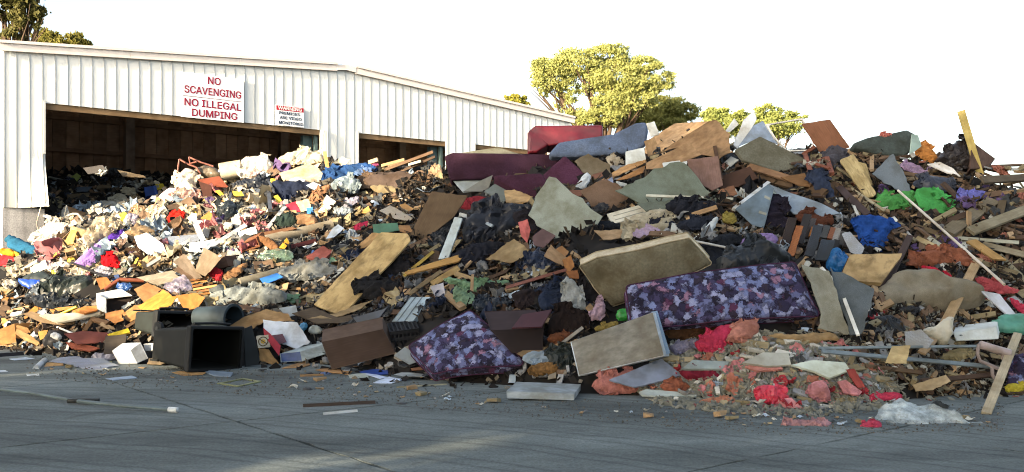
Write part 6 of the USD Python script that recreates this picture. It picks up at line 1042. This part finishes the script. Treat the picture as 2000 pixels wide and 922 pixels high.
L("foam_roll", "second green foam fold below the long roll", [(884, 572), (895, 563), (920, 580), (938, 595), (920, 602), (898, 594)], "foam:75937c", .08, .04, 35, 0, .16, cat="foam")
S("board", "pale lilac grey board left of the green foam", [(840, 560), (866, 552), (870, 578), (850, 579)], "paint:9b9aa0", 28, 0, .02, .2)
S("cardboard_piece", "torn tan cardboard in the dark middle", [(950, 505), (985, 478), (1004, 467), (1032, 488), (1016, 506), (996, 512)], "card:92805f", 40, 0, .012, .2, "cardboard", ref="torn tan cardboard", bend=.01)
S("poster", "reddish pink poster left of the light grey pointed carpet", [(1012, 434), (1030, 428), (1036, 450), (1030, 474), (1018, 462)], "ply:b0605c", 25, 0, .006, .3, ref="reddish poster", bend=.008)
S("board", "maroon brown panel corner right of the reddish poster", [(1040, 462), (1060, 446), (1085, 460), (1062, 484), (1042, 478)], "paint:5c4442", 30, 0, .02, .24)
for k_, (p, c, lb) in enumerate([([(1062, 500), (1075, 478), (1110, 505), (1100, 520)], "8d7457", "brown tan carton under the light grey pointed carpet"), ([(1076, 492), (1098, 480), (1112, 492), (1098, 508)], "a07850", "orange tan carton left of the dark strap"), ([(1098, 508), (1115, 498), (1122, 520), (1108, 535)], "9a6a3c", "rust carton beside the dark strap"), ([(985, 372), (1005, 370), (1040, 385), (1030, 395), (988, 396)], "a08660", "tan carton below the maroon sofa"), ([(975, 408), (1000, 395), (1030, 392), (1000, 412)], "8a6e48", "long tan carton below the plum seat carton"), ([(1105, 530), (1128, 528), (1132, 545), (1112, 542)], "8a5a34", "brown scrap under the dark strap")]):
    S("cardboard_piece", lb, p, "card:" + c, 38, 0, .012, .18, "cardboard")
def slats(V, M):
    q = V[:, :2]; a = lambda s, t: q[0] * (1 - s) * (1 - t) + q[1] * s * (1 - t) + q[2] * s * t + q[3] * (1 - s) * t
    return [("slat", prism(np.array([a(s, .06), a(s + .17, .06), a(s + .17, .94), a(s, .94)]), .0, .022), "paint:aab4b0", False) for s in (.03, .23, .43, .63, .83)]
S("louvre_vent", "white slatted vent panel below the maroon sofa", [(946, 374), (976, 352), (1003, 371), (984, 397)], "paint:5c6462", 35, 0, .02, .22, "vent", ref="white slatted vent", extra=slats)
S("glass_sheet", "grey glassy sheet below the maroon sofa", [(884, 352), (908, 350), (964, 340), (940, 372), (905, 376)], "plastic:7d8688", 45, 0, .015, .14, "sheet", ref="grey glassy sheet")
S("glass_sheet", "dark grey sheet triangle left of the white slatted vent", [(905, 374), (940, 352), (962, 342), (955, 366), (945, 374)], "plastic:5a5b55", 30, 0, .015, .2, "sheet")
L("red_shirt", "dark red cloth right of the dark brown plywood sheet", [(900, 404), (915, 386), (945, 384), (962, 396), (948, 406), (915, 410)], "cloth:6e242c", .08, .1, 32, 0, .16, cat="cloth", ref="dark red cloth")
L("tan_bag", "tan pink bag at the left end of the maroon sofa", [(836, 336), (844, 326), (860, 326), (866, 336), (852, 344)], "cloth:a58c74", .1, .06, 25, 0, .12, cat="bag", ref="tan pink bag")
L("white_shirt", "white shirt hanging in the dark left of the box spring", [(1098, 556), (1108, 544), (1120, 548), (1136, 572), (1144, 600), (1130, 604), (1118, 590), (1112, 610), (1104, 600)], "cloth:9aa0a0", .06, .10, 12, 0, .22, cat="shirt", ref="hanging white shirt")
L("pink_cloth", "pale pink cloth right of the hanging white shirt", [(1150, 620), (1162, 598), (1170, 578), (1180, 590), (1182, 612), (1165, 626)], "cloth:a38c9a", .06, .1, 15, 0, .22, cat="cloth")
L("balloon", "bright green ball between the box spring and the large grey box", [(1203, 618), (1208, 606), (1220, 603), (1230, 610), (1230, 624), (1212, 627)], "plastic:2c8436", .13, .0, 15, 0, .2, cat="ball")
L("blue_paper", "pale blue crumpled papers right of the propped mattress", [(1018, 700), (1035, 690), (1062, 686), (1075, 690), (1098, 708), (1070, 708), (1040, 712)], "paper:8ba0b4", .06, .12, 40, 0, .12, cat="paper", ref="pale blue papers")
L("brown_bag", "brown leather bag on the concrete behind the flat grey carton", [(1030, 722), (1048, 712), (1085, 708), (1100, 716), (1095, 730), (1060, 734), (1036, 732)], "cloth:6e5434", .10, .05, 35, 0, .06, cat="bag", ref="brown leather bag")
S("cardboard_piece", "tan flat card right of the propped mattress top", [(1010, 690), (1030, 680), (1070, 677), (1055, 690), (1020, 696)], "card:86745a", 50, 0, .012, .1, "cardboard")
L("brown_cloth", "rust brown cloth behind the large grey box", [(1065, 665), (1080, 652), (1110, 650), (1118, 660), (1095, 672)], "cloth:6a4430", .06, .08, 35, 0, .12, cat="cloth")
K("stick", "pale stick leaning left of the large grey box", 1096, 672, 1138, 640, 6, "wood:9a9488", .25, .2, .6)
L("yellow_cloth", "olive cloth above the large grey box left corner", [(1160, 640), (1185, 632), (1208, 626), (1200, 642), (1170, 648)], "cloth:7d7040", .04, .08, 35, 0, .2, cat="cloth")
L("brown_board", "dark brown cloth under the wide floral mattress edge", [(1300, 640), (1340, 640), (1400, 638), (1390, 655), (1340, 662), (1305, 658)], "cloth:4f3826", .05, .08, 30, 0, .1, cat="cloth")
L("lilac_bag", "lilac grey plastic bag right of the large grey box", [(1305, 680), (1330, 665), (1365, 662), (1360, 680), (1320, 692)], "bag:7d7c96", .07, .12, 35, 0, .12, cat="bag")
# inside the shed
for k_, (p, m_, el, lb) in enumerate([([(162, 328), (200, 322), (210, 335), (172, 340)], "paint:3c3834", 30, "grey brown crate lid on the heap inside the shed"), ([(230, 332), (280, 342), (285, 346), (240, 345)], "card:5c5140", 40, "tan board slipping on the heap inside the shed"), ([(130, 380), (175, 376), (172, 384), (132, 388)], "card:5c5140", 35, "tan board low on the heap inside the shed"), ([(140, 366), (180, 364), (170, 374), (150, 374)], "cloth:4a5360", 40, "slate cloth on the heap inside the shed"), ([(138, 346), (150, 338), (158, 344), (150, 354)], "paper:7f8a4a", 30, "olive bag on the heap inside the shed"), ([(185, 364), (215, 360), (218, 366), (190, 370)], "card:6a5d4a", 45, "pale card on the heap inside the shed")]):
    S("board" if m_[0] == "c" else "sheet", lb, p, m_, el, 0, .02, .15)
K("stick", "grey pipe slanting on the heap inside the shed", 95, 346, 155, 360, 5, "metal:8a908c", .2, .2, 1, True)
K("stick", "short brown stick on the heap inside the shed", 180, 390, 205, 378, 4, "wood:8a7458", .15, .15, .6)
# ------------------------------------------------------------------ loose rubbish, piece by piece
COL = {"white": "d0d0c8", "cream": "cfc4aa", "tan": "a08868", "brown": "6e5a48", "dark brown": "4a3a2e", "grey": "85888a", "dark grey": "4a4e52", "black": "222428", "blue": "3c64a0", "pale blue": "9fb2c4", "red": "94343c", "pink": "bd7f84", "salmon": "a87060", "purple": "64547e", "green": "4f7a56", "yellow": "c4aa40", "orange": "ac7c48", "rust": "6b4a3c", "khaki": "8a8064", "off white": "b4b6ae", "maroon": "54303a", "navy": "2a3348"}
def d_card(r, s):
    w, h = s * r.uniform(.8, 1.3), s * r.uniform(.45, .9); k = r.uniform(-.3, .3) * w; up = r.uniform(.0, .6) * w * .5
    v = np.array([(-w / 2, -h / 2, up), (k, -h / 2 * r.uniform(.8, 1.1), 0), (w / 2, -h / 2, r.uniform(0, .15) * w), (w / 2, h / 2 * r.uniform(.7, 1), r.uniform(0, .2) * w), (k, h / 2, 0), (-w / 2, h / 2 * r.uniform(.6, 1), up)])
    return sheet(v, [[0, 1, 4], [0, 4, 5], [1, 2, 3], [1, 3, 4]], .008)
def d_paper(r, s):
    n = 5; s = s * 1.15; u = np.linspace(-.5, .5, n); gx, gy = np.meshgrid(u * s * 1.2, u * s * .85, indexing="ij"); z = s * .16 * (np.cos(gx / s * r.uniform(2, 6) + r.uniform(0, 6)) + np.cos(gy / s * r.uniform(2, 6) + r.uniform(0, 6)))
    v = np.stack([gx, gy, z], -1).reshape(-1, 3) + r.normal(0, .02 * s, (n * n, 3)); i, j = np.meshgrid(range(n - 1), range(n - 1), indexing="ij"); k = (i * n + j).ravel(); q = np.stack([k, k + n, k + n + 1, k + 1], 1); return sheet(v, np.vstack([q[:, [0, 1, 2]], q[:, [0, 2, 3]]]), .003)
def d_stick(r, s):
    l = s * r.uniform(1.6, 3.2); a, b = r.uniform(.02, .05), r.uniform(.012, .03); m = bx(-l / 2, l / 2, -a, a, -b, b); v = np.array(m.vertices); v += r.normal(0, .006, v.shape); return trimesh.Trimesh(v, m.faces, process=False)
def d_board(r, s):
    w, h = s * r.uniform(1, 1.6), s * r.uniform(.35, .8); q = np.array([(-w / 2, -h / 2), (w / 2 * r.uniform(.7, 1), -h / 2), (w / 2, h / 2 * r.uniform(.6, 1)), (-w / 2 * r.uniform(.8, 1), h / 2)]); return prism(q, -.012, .012)
def d_bag(r, s):
    m = trimesh.creation.icosphere(3 if s > .16 else 2, .5); v = np.array(m.vertices); sd_ = int(r.integers(1, 9999)); n = meshkit.fbm(v * 2.4 + sd_, 3, sd_ % 90); rg = 1 - np.abs(meshkit.noise(v * 5 + sd_, 3) - .5) * 2
    cr = creases(np.column_stack([v[:, 0] + v[:, 2] * .6, v[:, 1] - v[:, 2] * .5]) * 1.6, r, 5, .2); v = v * (.5 + .6 * n + 1.0 * 0 * rg + .34 * cr)[:, None] * np.array([r.uniform(.9, 1.5), r.uniform(.7, 1.1), r.uniform(.4, .7)]) * s; return trimesh.Trimesh(v, m.faces, process=False)
def d_rag(r, s): return crumple(r, s * 1.5, s * .95, 10, .24, .014)
def d_film(r, s): return crumple(r, s * 1.3, s * 1.05, 11, .32, .004, 1.3)
def d_torn(r, s): return crumple(r, s * 1.3, s * .8, 7, .10, .008, .8)
def d_carton(r, s):
    w, d, h = s * r.uniform(.7, 1.1), s * r.uniform(.5, .9), s * r.uniform(.4, .7); t = .01
    ms = [bx(-w / 2, w / 2, -d / 2, d / 2, -h / 2, -h / 2 + t)] + [bx(-w / 2, w / 2, y - t / 2, y + t / 2, -h / 2 + t, h / 2) for y in (-d / 2 + t / 2, d / 2 - t / 2)] + [bx(x - t / 2, x + t / 2, -d / 2 + t, d / 2 - t, -h / 2 + t, h / 2) for x in (-w / 2 + t / 2, w / 2 - t / 2)]
    fl = bx(-w / 2 + .01, w / 2 - .01, 0, d * .5, -t / 2, t / 2); fl.apply_transform(trimesh.transformations.rotation_matrix(r.uniform(.2, 1.8), (1, 0, 0))); fl.apply_translation((0, d / 2, h / 2)); return cat_(ms + [fl])
def d_chunk(r, s):
    p = r.normal(size=(11, 3)); p /= np.linalg.norm(p, axis=1, keepdims=True); h = trimesh.convex.convex_hull(p * np.array([r.uniform(.8, 1.2), r.uniform(.5, .9), r.uniform(.25, .5)]) * s * .55); return trimesh.Trimesh(h.vertices, h.faces, process=False)
def d_bottle(r, s):
    k = s * .8; p = np.array([(0, 0), (.16, 0), (.18, .05), (.18, .55), (.15, .68), (.06, .82), (.06, .95), (0, .95)]) * k; m = trimesh.creation.revolve(p, sections=12); v = np.array(m.vertices)[:, [2, 0, 1]] - [k * .45, 0, 0]; return trimesh.Trimesh(v, m.faces, process=False)
def d_tuft(r, s):
    m = d_bag(r, s); v = np.array(m.vertices); v += r.normal(0, .035 * s, v.shape); v[:, 2] *= .7; return trimesh.Trimesh(v, m.faces, process=False)
KIND = {"card": ("cardboard_piece", "cardboard piece", "cardboard", d_card, "card", 30), "paper": ("paper_scrap", "paper sheet", "paper", d_paper, "paper", False), "stick": ("wood_stick", "wood stick", "stick", d_stick, "wood", False), "board": ("board_scrap", "board offcut", "board", d_board, "wood", False),
        "bag": ("plastic_bag", "crumpled bag", "bag", d_bag, "bag", 35), "film": ("plastic_sack", "torn plastic sack", "sack", d_film, "bag", 30), "torn": ("torn_cardboard", "torn cardboard", "cardboard", d_torn, "card", 30), "rag": ("rag", "rag", "rag", d_rag, "cloth", 35), "carton": ("small_carton", "open carton", "box", d_carton, "card", False), "chunk": ("rubble_chunk", "plaster chunk", "rubble", d_chunk, "paint", False), "bottle": ("bottle", "bottle", "bottle", d_bottle, "plastic", 40), "tuft": ("insulation_tuft", "insulation tuft", "insulation", d_tuft, "foam", 40), "panel": ("sheet_scrap", "sheet offcut", "sheet", d_board, "paint", False)}
ZONES = [  # outline in the photo, pieces, sizes (photo px), kinds with weights and colours
    ([(95, 440), (240, 380), (340, 345), (480, 325), (640, 318), (640, 360), (560, 440), (470, 500), (330, 520), (180, 540), (20, 540), (20, 500)], 300, (13, 46), [("film", 8, "white,cream,off white,pale blue,pink"), ("torn", 3, "tan,cream,brown"), ("bag", 4, "white,cream,cream,off white,tan,pink,pale blue"), ("rag", 3, "cream,tan,brown,dark brown,purple,grey"), ("paper", 4, "white,cream,pale blue,yellow"), ("card", 4, "tan,orange,brown,cream"), ("carton", 1, "tan,white"), ("bottle", 1, "white,pale blue,green"), ("stick", 2, "off white,tan,dark brown")]),
    ([(0, 560), (180, 600), (300, 590), (320, 640), (200, 690), (60, 680), (0, 670)], 115, (12, 36), [("torn", 3, "tan,brown,orange"), ("film", 2, "grey,pale blue,black"), ("card", 4, "tan,orange,brown"), ("paper", 2, "white,pale blue,grey"), ("board", 2, "brown,dark brown,khaki"), ("stick", 2, "tan,brown,off white"), ("bag", 2, "grey,black,pale blue"), ("carton", 1, "tan,brown")]),
    ([(330, 520), (560, 440), (660, 390), (740, 440), (620, 590), (480, 610), (380, 610), (300, 580)], 215, (12, 42), [("torn", 4, "tan,brown,khaki"), ("film", 4, "off white,grey,pale blue,black"), ("card", 3, "tan,brown,orange,khaki"), ("paper", 4, "white,pale blue,cream"), ("rag", 4, "grey,dark grey,khaki,dark brown"), ("bag", 2, "grey,off white,green"), ("stick", 3, "brown,tan,off white,dark brown"), ("board", 2, "brown,maroon,rust"), ("bottle", 1, "blue,white"), ("carton", 1, "brown,tan")]),
    ([(640, 330), (860, 325), (880, 380), (800, 460), (700, 480), (660, 400)], 140, (10, 32), [("torn", 2, "brown,khaki"), ("rag", 6, "dark brown,brown,dark grey,khaki"), ("stick", 3, "dark brown,brown,tan"), ("paper", 2, "off white,pale blue,cream"), ("card", 3, "brown,tan"), ("bag", 2, "black,dark grey,grey"), ("board", 1, "brown")]),
    ([(690, 480), (860, 470), (1040, 400), (1120, 480), (1180, 600), (1100, 690), (1010, 690), (900, 600), (760, 620), (560, 640), (640, 600)], 240, (12, 40), [("film", 5, "black,dark grey,navy,grey"), ("torn", 3, "brown,dark brown,khaki"), ("rag", 6, "black,dark grey,navy,dark brown"), ("bag", 4, "black,dark grey,navy"), ("stick", 4, "brown,dark brown,tan,khaki"), ("card", 3, "brown,tan,khaki"), ("board", 2, "dark brown,brown"), ("paper", 1, "grey,pale blue")]),
    ([(870, 350), (1060, 330), (1200, 300), (1440, 280), (1640, 310), (1640, 420), (1440, 470), (1200, 460), (1040, 420)], 185, (12, 36), [("torn", 2, "brown,tan,khaki"), ("film", 2, "black,off white,grey"), ("card", 3, "brown,tan,khaki"), ("board", 4, "brown,dark brown,khaki,rust"), ("stick", 3, "brown,dark brown,tan"), ("rag", 4, "dark grey,dark brown,black,grey"), ("bag", 2, "black,dark grey,off white"), ("panel", 2, "off white,grey"), ("paper", 1, "off white")]),
    ([(1640, 300), (1800, 300), (2000, 330), (2000, 560), (1840, 560), (1740, 480), (1660, 420)], 165, (12, 36), [("stick", 7, "khaki,brown,tan,dark brown"), ("board", 5, "khaki,brown,dark brown,grey"), ("rag", 2, "dark grey,purple,brown"), ("bag", 1, "black,grey"), ("card", 2, "tan,brown"), ("panel", 1, "off white"), ("tuft", 1, "salmon")]),
    ([(1400, 440), (1700, 420), (1760, 520), (1700, 660), (1560, 660), (1500, 470)], 85, (11, 30), [("film", 2, "black,grey,pale blue"), ("rag", 4, "dark grey,black,grey,brown"), ("stick", 2, "tan,brown"), ("card", 2, "tan,brown"), ("paper", 2, "off white,pale blue")]),
    ([(1700, 560), (2000, 540), (2000, 760), (1820, 770), (1660, 690), (1690, 620)], 150, (12, 34), [("film", 2, "black,off white,grey"), ("torn", 2, "khaki,brown"), ("board", 3, "khaki,brown,dark brown"), ("stick", 3, "khaki,tan,brown"), ("rag", 3, "dark grey,dark brown,red"), ("panel", 2, "off white,grey"), ("bag", 2, "black,grey,off white"), ("chunk", 2, "off white,grey"), ("card", 2, "tan,khaki")]),
    ([(1300, 690), (1440, 660), (1640, 670), (1720, 720), (1760, 780), (1600, 800), (1440, 795), (1290, 780), (1260, 760)], 250, (10, 32), [("torn", 5, "off white,grey,khaki,pink"), ("film", 2, "off white,pale blue,grey"), ("rag", 2, "salmon,pink,grey"), ("chunk", 5, "off white,grey,khaki"), ("panel", 6, "off white,grey,khaki"), ("tuft", 3, "pink,salmon,pink"), ("rag", 2, "grey,dark grey,red"), ("paper", 3, "off white,grey"), ("stick", 2, "khaki,off white"), ("card", 2, "khaki,brown")]),
    ([(480, 640), (640, 640), (780, 690), (1000, 700), (1130, 680), (1120, 745), (860, 745), (640, 722), (500, 710)], 45, (11, 26), [("card", 3, "tan,brown"), ("paper", 3, "pale blue,white,grey"), ("rag", 2, "dark grey,black"), ("bag", 2, "grey,black"), ("panel", 1, "grey")]),
    ([(95, 400), (100, 345), (180, 335), (300, 345), (330, 360), (220, 385), (150, 405)], 60, (10, 24), [("stick", 2, "brown,grey"), ("rag", 4, "dark grey,brown,grey"), ("card", 3, "brown,khaki"), ("bag", 2, "grey,navy,off white"), ("paper", 2, "grey,pale blue")]),
    ([(60, 700), (320, 715), (500, 735), (760, 750), (1000, 790), (1700, 815), (1950, 800), (1950, 830), (1500, 835), (900, 790), (300, 745), (60, 725)], 95, (6, 13), [("chunk", 4, "grey,dark grey,khaki"), ("paper", 2, "pale blue,off white"), ("card", 2, "tan"), ("stick", 1, "tan,khaki")])]
HERO = shapely.STRtree([p for _, p in PLACED]); HP = [p for _, p in PLACED]
RXY = np.array([r[1] for r in REFS]); RN = [r[0] for r in REFS]
dr = np.random.default_rng(99); DEB = []; CNT = {}; CAP = {'card': 225, 'bag': 230}
for zi, (outline, n, (s0, s1), kinds) in enumerate(ZONES):
    P = Polygon(outline).buffer(0); x0, y0, x1, y1 = P.bounds; tot = sum(k[1] for k in kinds); got = 0; tries = 0; seen = []
    while got < n and tries < n * 14:
        tries += 1; x, y = dr.uniform(x0, x1), dr.uniform(y0, y1)
        if not P.contains(shapely.Point(x, y)): continue
        sp = s0 + (s1 - s0) * dr.random() ** 1.6; q = shapely.Point(x, y).buffer(sp * .42)
        cov = sum(HP[i].intersection(q).area for i in HERO.query(q)) / q.area
        if cov > (.62 if zi != 12 else .05) or any((x - a) ** 2 + (y - b) ** 2 < ((.33 if zi in (9, 12) else .25) * (sp + c)) ** 2 for a, b, c in seen): continue
        seen.append((x, y, sp)); got += 1
        k = kinds[int(dr.choice(len(kinds), p=[kk[1] / tot for kk in kinds]))]
        while CNT.get(k[0], 0) >= CAP.get(k[0], 290): k = kinds[int(dr.integers(len(kinds)))]
        CNT[k[0]] = CNT.get(k[0], 0) + 1; cols = [c.strip() for c in k[2].split(",")]; DEB.append((x, y, sp, k[0], cols[int(dr.integers(len(cols)))], zi))
tt, okk = hit([d[0] for d in DEB], [d[1] for d in DEB])
def side(dx, dy):
    if abs(dx) > 1.3 * abs(dy): return "left of" if dx < 0 else "right of"
    if abs(dy) > 1.3 * abs(dx): return "above" if dy < 0 else "below"
    return ("above left of" if dx < 0 else "above right of") if dy < 0 else ("below left of" if dx < 0 else "below right of")
labels = {}
items = []
for (x, y, sp, kind, col, zi), t in zip(DEB, tt):
    d2 = np.hypot(RXY[:, 0] - x, RXY[:, 1] - y); o = np.argsort(d2)[:2]; size = "large " if sp > 25 else ("small " if sp < 14 else "")
    where = f"{side(*(np.array([x, y]) - RXY[o[0]]))} the {RN[o[0]]}" if zi != 11 else f"on the heap inside the shed, {side(*(np.array([x, y]) - RXY[o[0]]))} the {RN[o[0]]}"
    if zi == 12: where = "on the concrete " + where
    lb = f"{size}{col} {KIND[kind][1]} {where}"
    items.append([x, y, sp, kind, col, t, lb, o, d2[o[0]]])
from collections import defaultdict
grp = defaultdict(list)
for it in items: grp[it[6]].append(it)
for lb, its in list(grp.items()):
    if len(its) > 1:
        its.sort(key=lambda i: i[8])
        for i, it in enumerate(its): it[6] = lb.replace(" the ", " the ", 1) + (", nearest one" if i == 0 else ", farthest one" if i == len(its) - 1 else f", toward the {RN[it[7][1]]}")
grp = defaultdict(list)
for it in items: grp[it[6]].append(it)
for it in items:
    for cut in (", nearest one", ", farthest one", "large ", "small "):
        if len(it[6].split()) > 16: it[6] = it[6].replace(cut, "", 1)
    if len(it[6].split()) > 16: it[6] = it[6].split(", toward")[0] + ", farther"
for it in items: it[6] = " ".join(it[6].split()[:16])
for _ in range(2):
    grp = defaultdict(list)
    for it in items: grp[it[6]].append(it)
    for lb, its in grp.items():
        if len(its) > 1:
            ax = 0 if np.ptp([i[0] for i in its]) > np.ptp([i[1] for i in its]) else 1; its.sort(key=lambda i: i[ax]); base = " ".join(lb.replace(", ", " ").replace(" toward the", " near the").split()[:14])
            for i, it in enumerate(its):
                if i == 0: it[6] = base + (", left one" if ax == 0 else ", higher one")
                elif i == len(its) - 1: it[6] = base + (", right one" if ax == 0 else ", lower one")
grp = defaultdict(list)
for it in items: grp[it[6]].append(it)
for x, y, sp, kind, col, t, lb, o, dd in items:
    nm, _, ct, fn, mk, sm = KIND[kind]; s = sp * t / F; m = fn(dr, s)
    p = pt(np.array([x]), np.array([y]), np.array([t]))[0]; n = hnormal(p, .4) + dr.normal(0, .28, 3) + np.array([0, -.25, 0]) if p[2] > .06 else np.array([0, 0, 1.0]) + dr.normal(0, .04, 3)
    a = dr.uniform(0, 2 * math.pi); xx = np.array([math.cos(a), math.sin(a), dr.normal(0, .35) if p[2] > .06 else 0]); M = frame(p, xx, n); zmin = np.array(m.vertices)[:, 2]
    M[:3, 3] += M[:3, 2] * (-np.quantile(zmin, .3) * (.7 if kind in ("bag", "tuft", "rag", "chunk") else .5) + (.02 if p[2] > .06 else .004))
    if p[2] <= .06: w = (np.array(m.vertices) @ M[:3, :3].T)[:, 2].min() + M[2, 3]; M[2, 3] -= w - .001
    add(nm, lb, [(None, m, f"{mk}:{COL[col]}", sm)], M, ct, "look-alike loose rubbish: " + lb if len(grp[lb]) > 1 else None)
# ------------------------------------------------------------------ the fine litter between, one mass per colour
fr = np.random.default_rng(5)
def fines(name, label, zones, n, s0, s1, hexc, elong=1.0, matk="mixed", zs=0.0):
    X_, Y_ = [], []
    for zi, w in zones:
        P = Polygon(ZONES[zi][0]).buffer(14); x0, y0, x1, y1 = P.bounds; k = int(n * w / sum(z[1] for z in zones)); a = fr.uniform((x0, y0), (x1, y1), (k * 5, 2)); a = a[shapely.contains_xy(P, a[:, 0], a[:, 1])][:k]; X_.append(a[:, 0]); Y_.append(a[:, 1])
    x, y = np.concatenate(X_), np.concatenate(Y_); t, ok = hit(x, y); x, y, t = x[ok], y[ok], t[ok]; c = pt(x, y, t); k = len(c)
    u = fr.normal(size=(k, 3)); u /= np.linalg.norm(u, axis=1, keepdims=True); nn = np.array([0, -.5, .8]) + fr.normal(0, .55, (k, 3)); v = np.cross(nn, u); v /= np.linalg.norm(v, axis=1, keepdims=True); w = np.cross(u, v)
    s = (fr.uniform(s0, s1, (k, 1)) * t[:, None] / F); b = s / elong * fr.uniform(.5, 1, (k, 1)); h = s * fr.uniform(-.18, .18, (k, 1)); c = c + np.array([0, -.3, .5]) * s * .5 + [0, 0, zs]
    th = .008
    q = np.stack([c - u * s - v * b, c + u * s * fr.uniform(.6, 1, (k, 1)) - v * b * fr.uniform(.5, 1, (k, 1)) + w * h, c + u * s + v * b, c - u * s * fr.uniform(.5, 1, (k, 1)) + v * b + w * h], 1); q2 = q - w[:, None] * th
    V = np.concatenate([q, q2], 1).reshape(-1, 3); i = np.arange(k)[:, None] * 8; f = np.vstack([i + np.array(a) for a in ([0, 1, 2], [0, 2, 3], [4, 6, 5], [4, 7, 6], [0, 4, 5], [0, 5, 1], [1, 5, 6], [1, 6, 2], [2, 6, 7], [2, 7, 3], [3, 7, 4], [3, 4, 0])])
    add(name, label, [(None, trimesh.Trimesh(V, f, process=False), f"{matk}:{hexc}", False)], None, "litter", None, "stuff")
fines("paper_litter", "fine white paper and plastic shreds filling the lit left of the heap", [(0, 5), (2, 3), (1, 1), (10, .4)], 3000, 3, 9, "a8a294")
fines("card_litter", "fine tan and brown cardboard shreds between the left rubbish", [(0, 4), (1, 3), (2, 4), (3, 2), (4, 2), (5, 2), (11, 1)], 2600, 2.5, 8, "66584a")
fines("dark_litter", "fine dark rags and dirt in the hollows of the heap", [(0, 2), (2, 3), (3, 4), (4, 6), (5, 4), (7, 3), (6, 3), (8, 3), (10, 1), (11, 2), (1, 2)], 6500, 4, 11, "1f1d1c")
fines("wood_splinters", "fine grey brown wood splinters in the right of the heap", [(6, 5), (5, 3), (8, 3), (4, 2), (3, 2)], 2800, 7, 18, "5c4f3e", 7.0)
fines("plaster_rubble", "fine pale plaster crumbs and dust in the rubble at lower right", [(9, 6), (8, 1.5)], 5200, 2.5, 8, "a2a69c")
fines("insulation_shreds", "fine pink and red shreds scattered in the rubble at lower right", [(9, 5), (8, 1)], 260, 2.5, 6, "986668")
fines("coloured_litter", "fine coloured scraps sprinkled over the left of the heap", [(0, 3), (2, 3), (1, 1)], 260, 3, 6, "4a68a8")
fines("yard_grit", "fine grit and crumbs strewn on the concrete along the heap toe", [(12, 1)], 2600, .6, 2.0, "74746e")
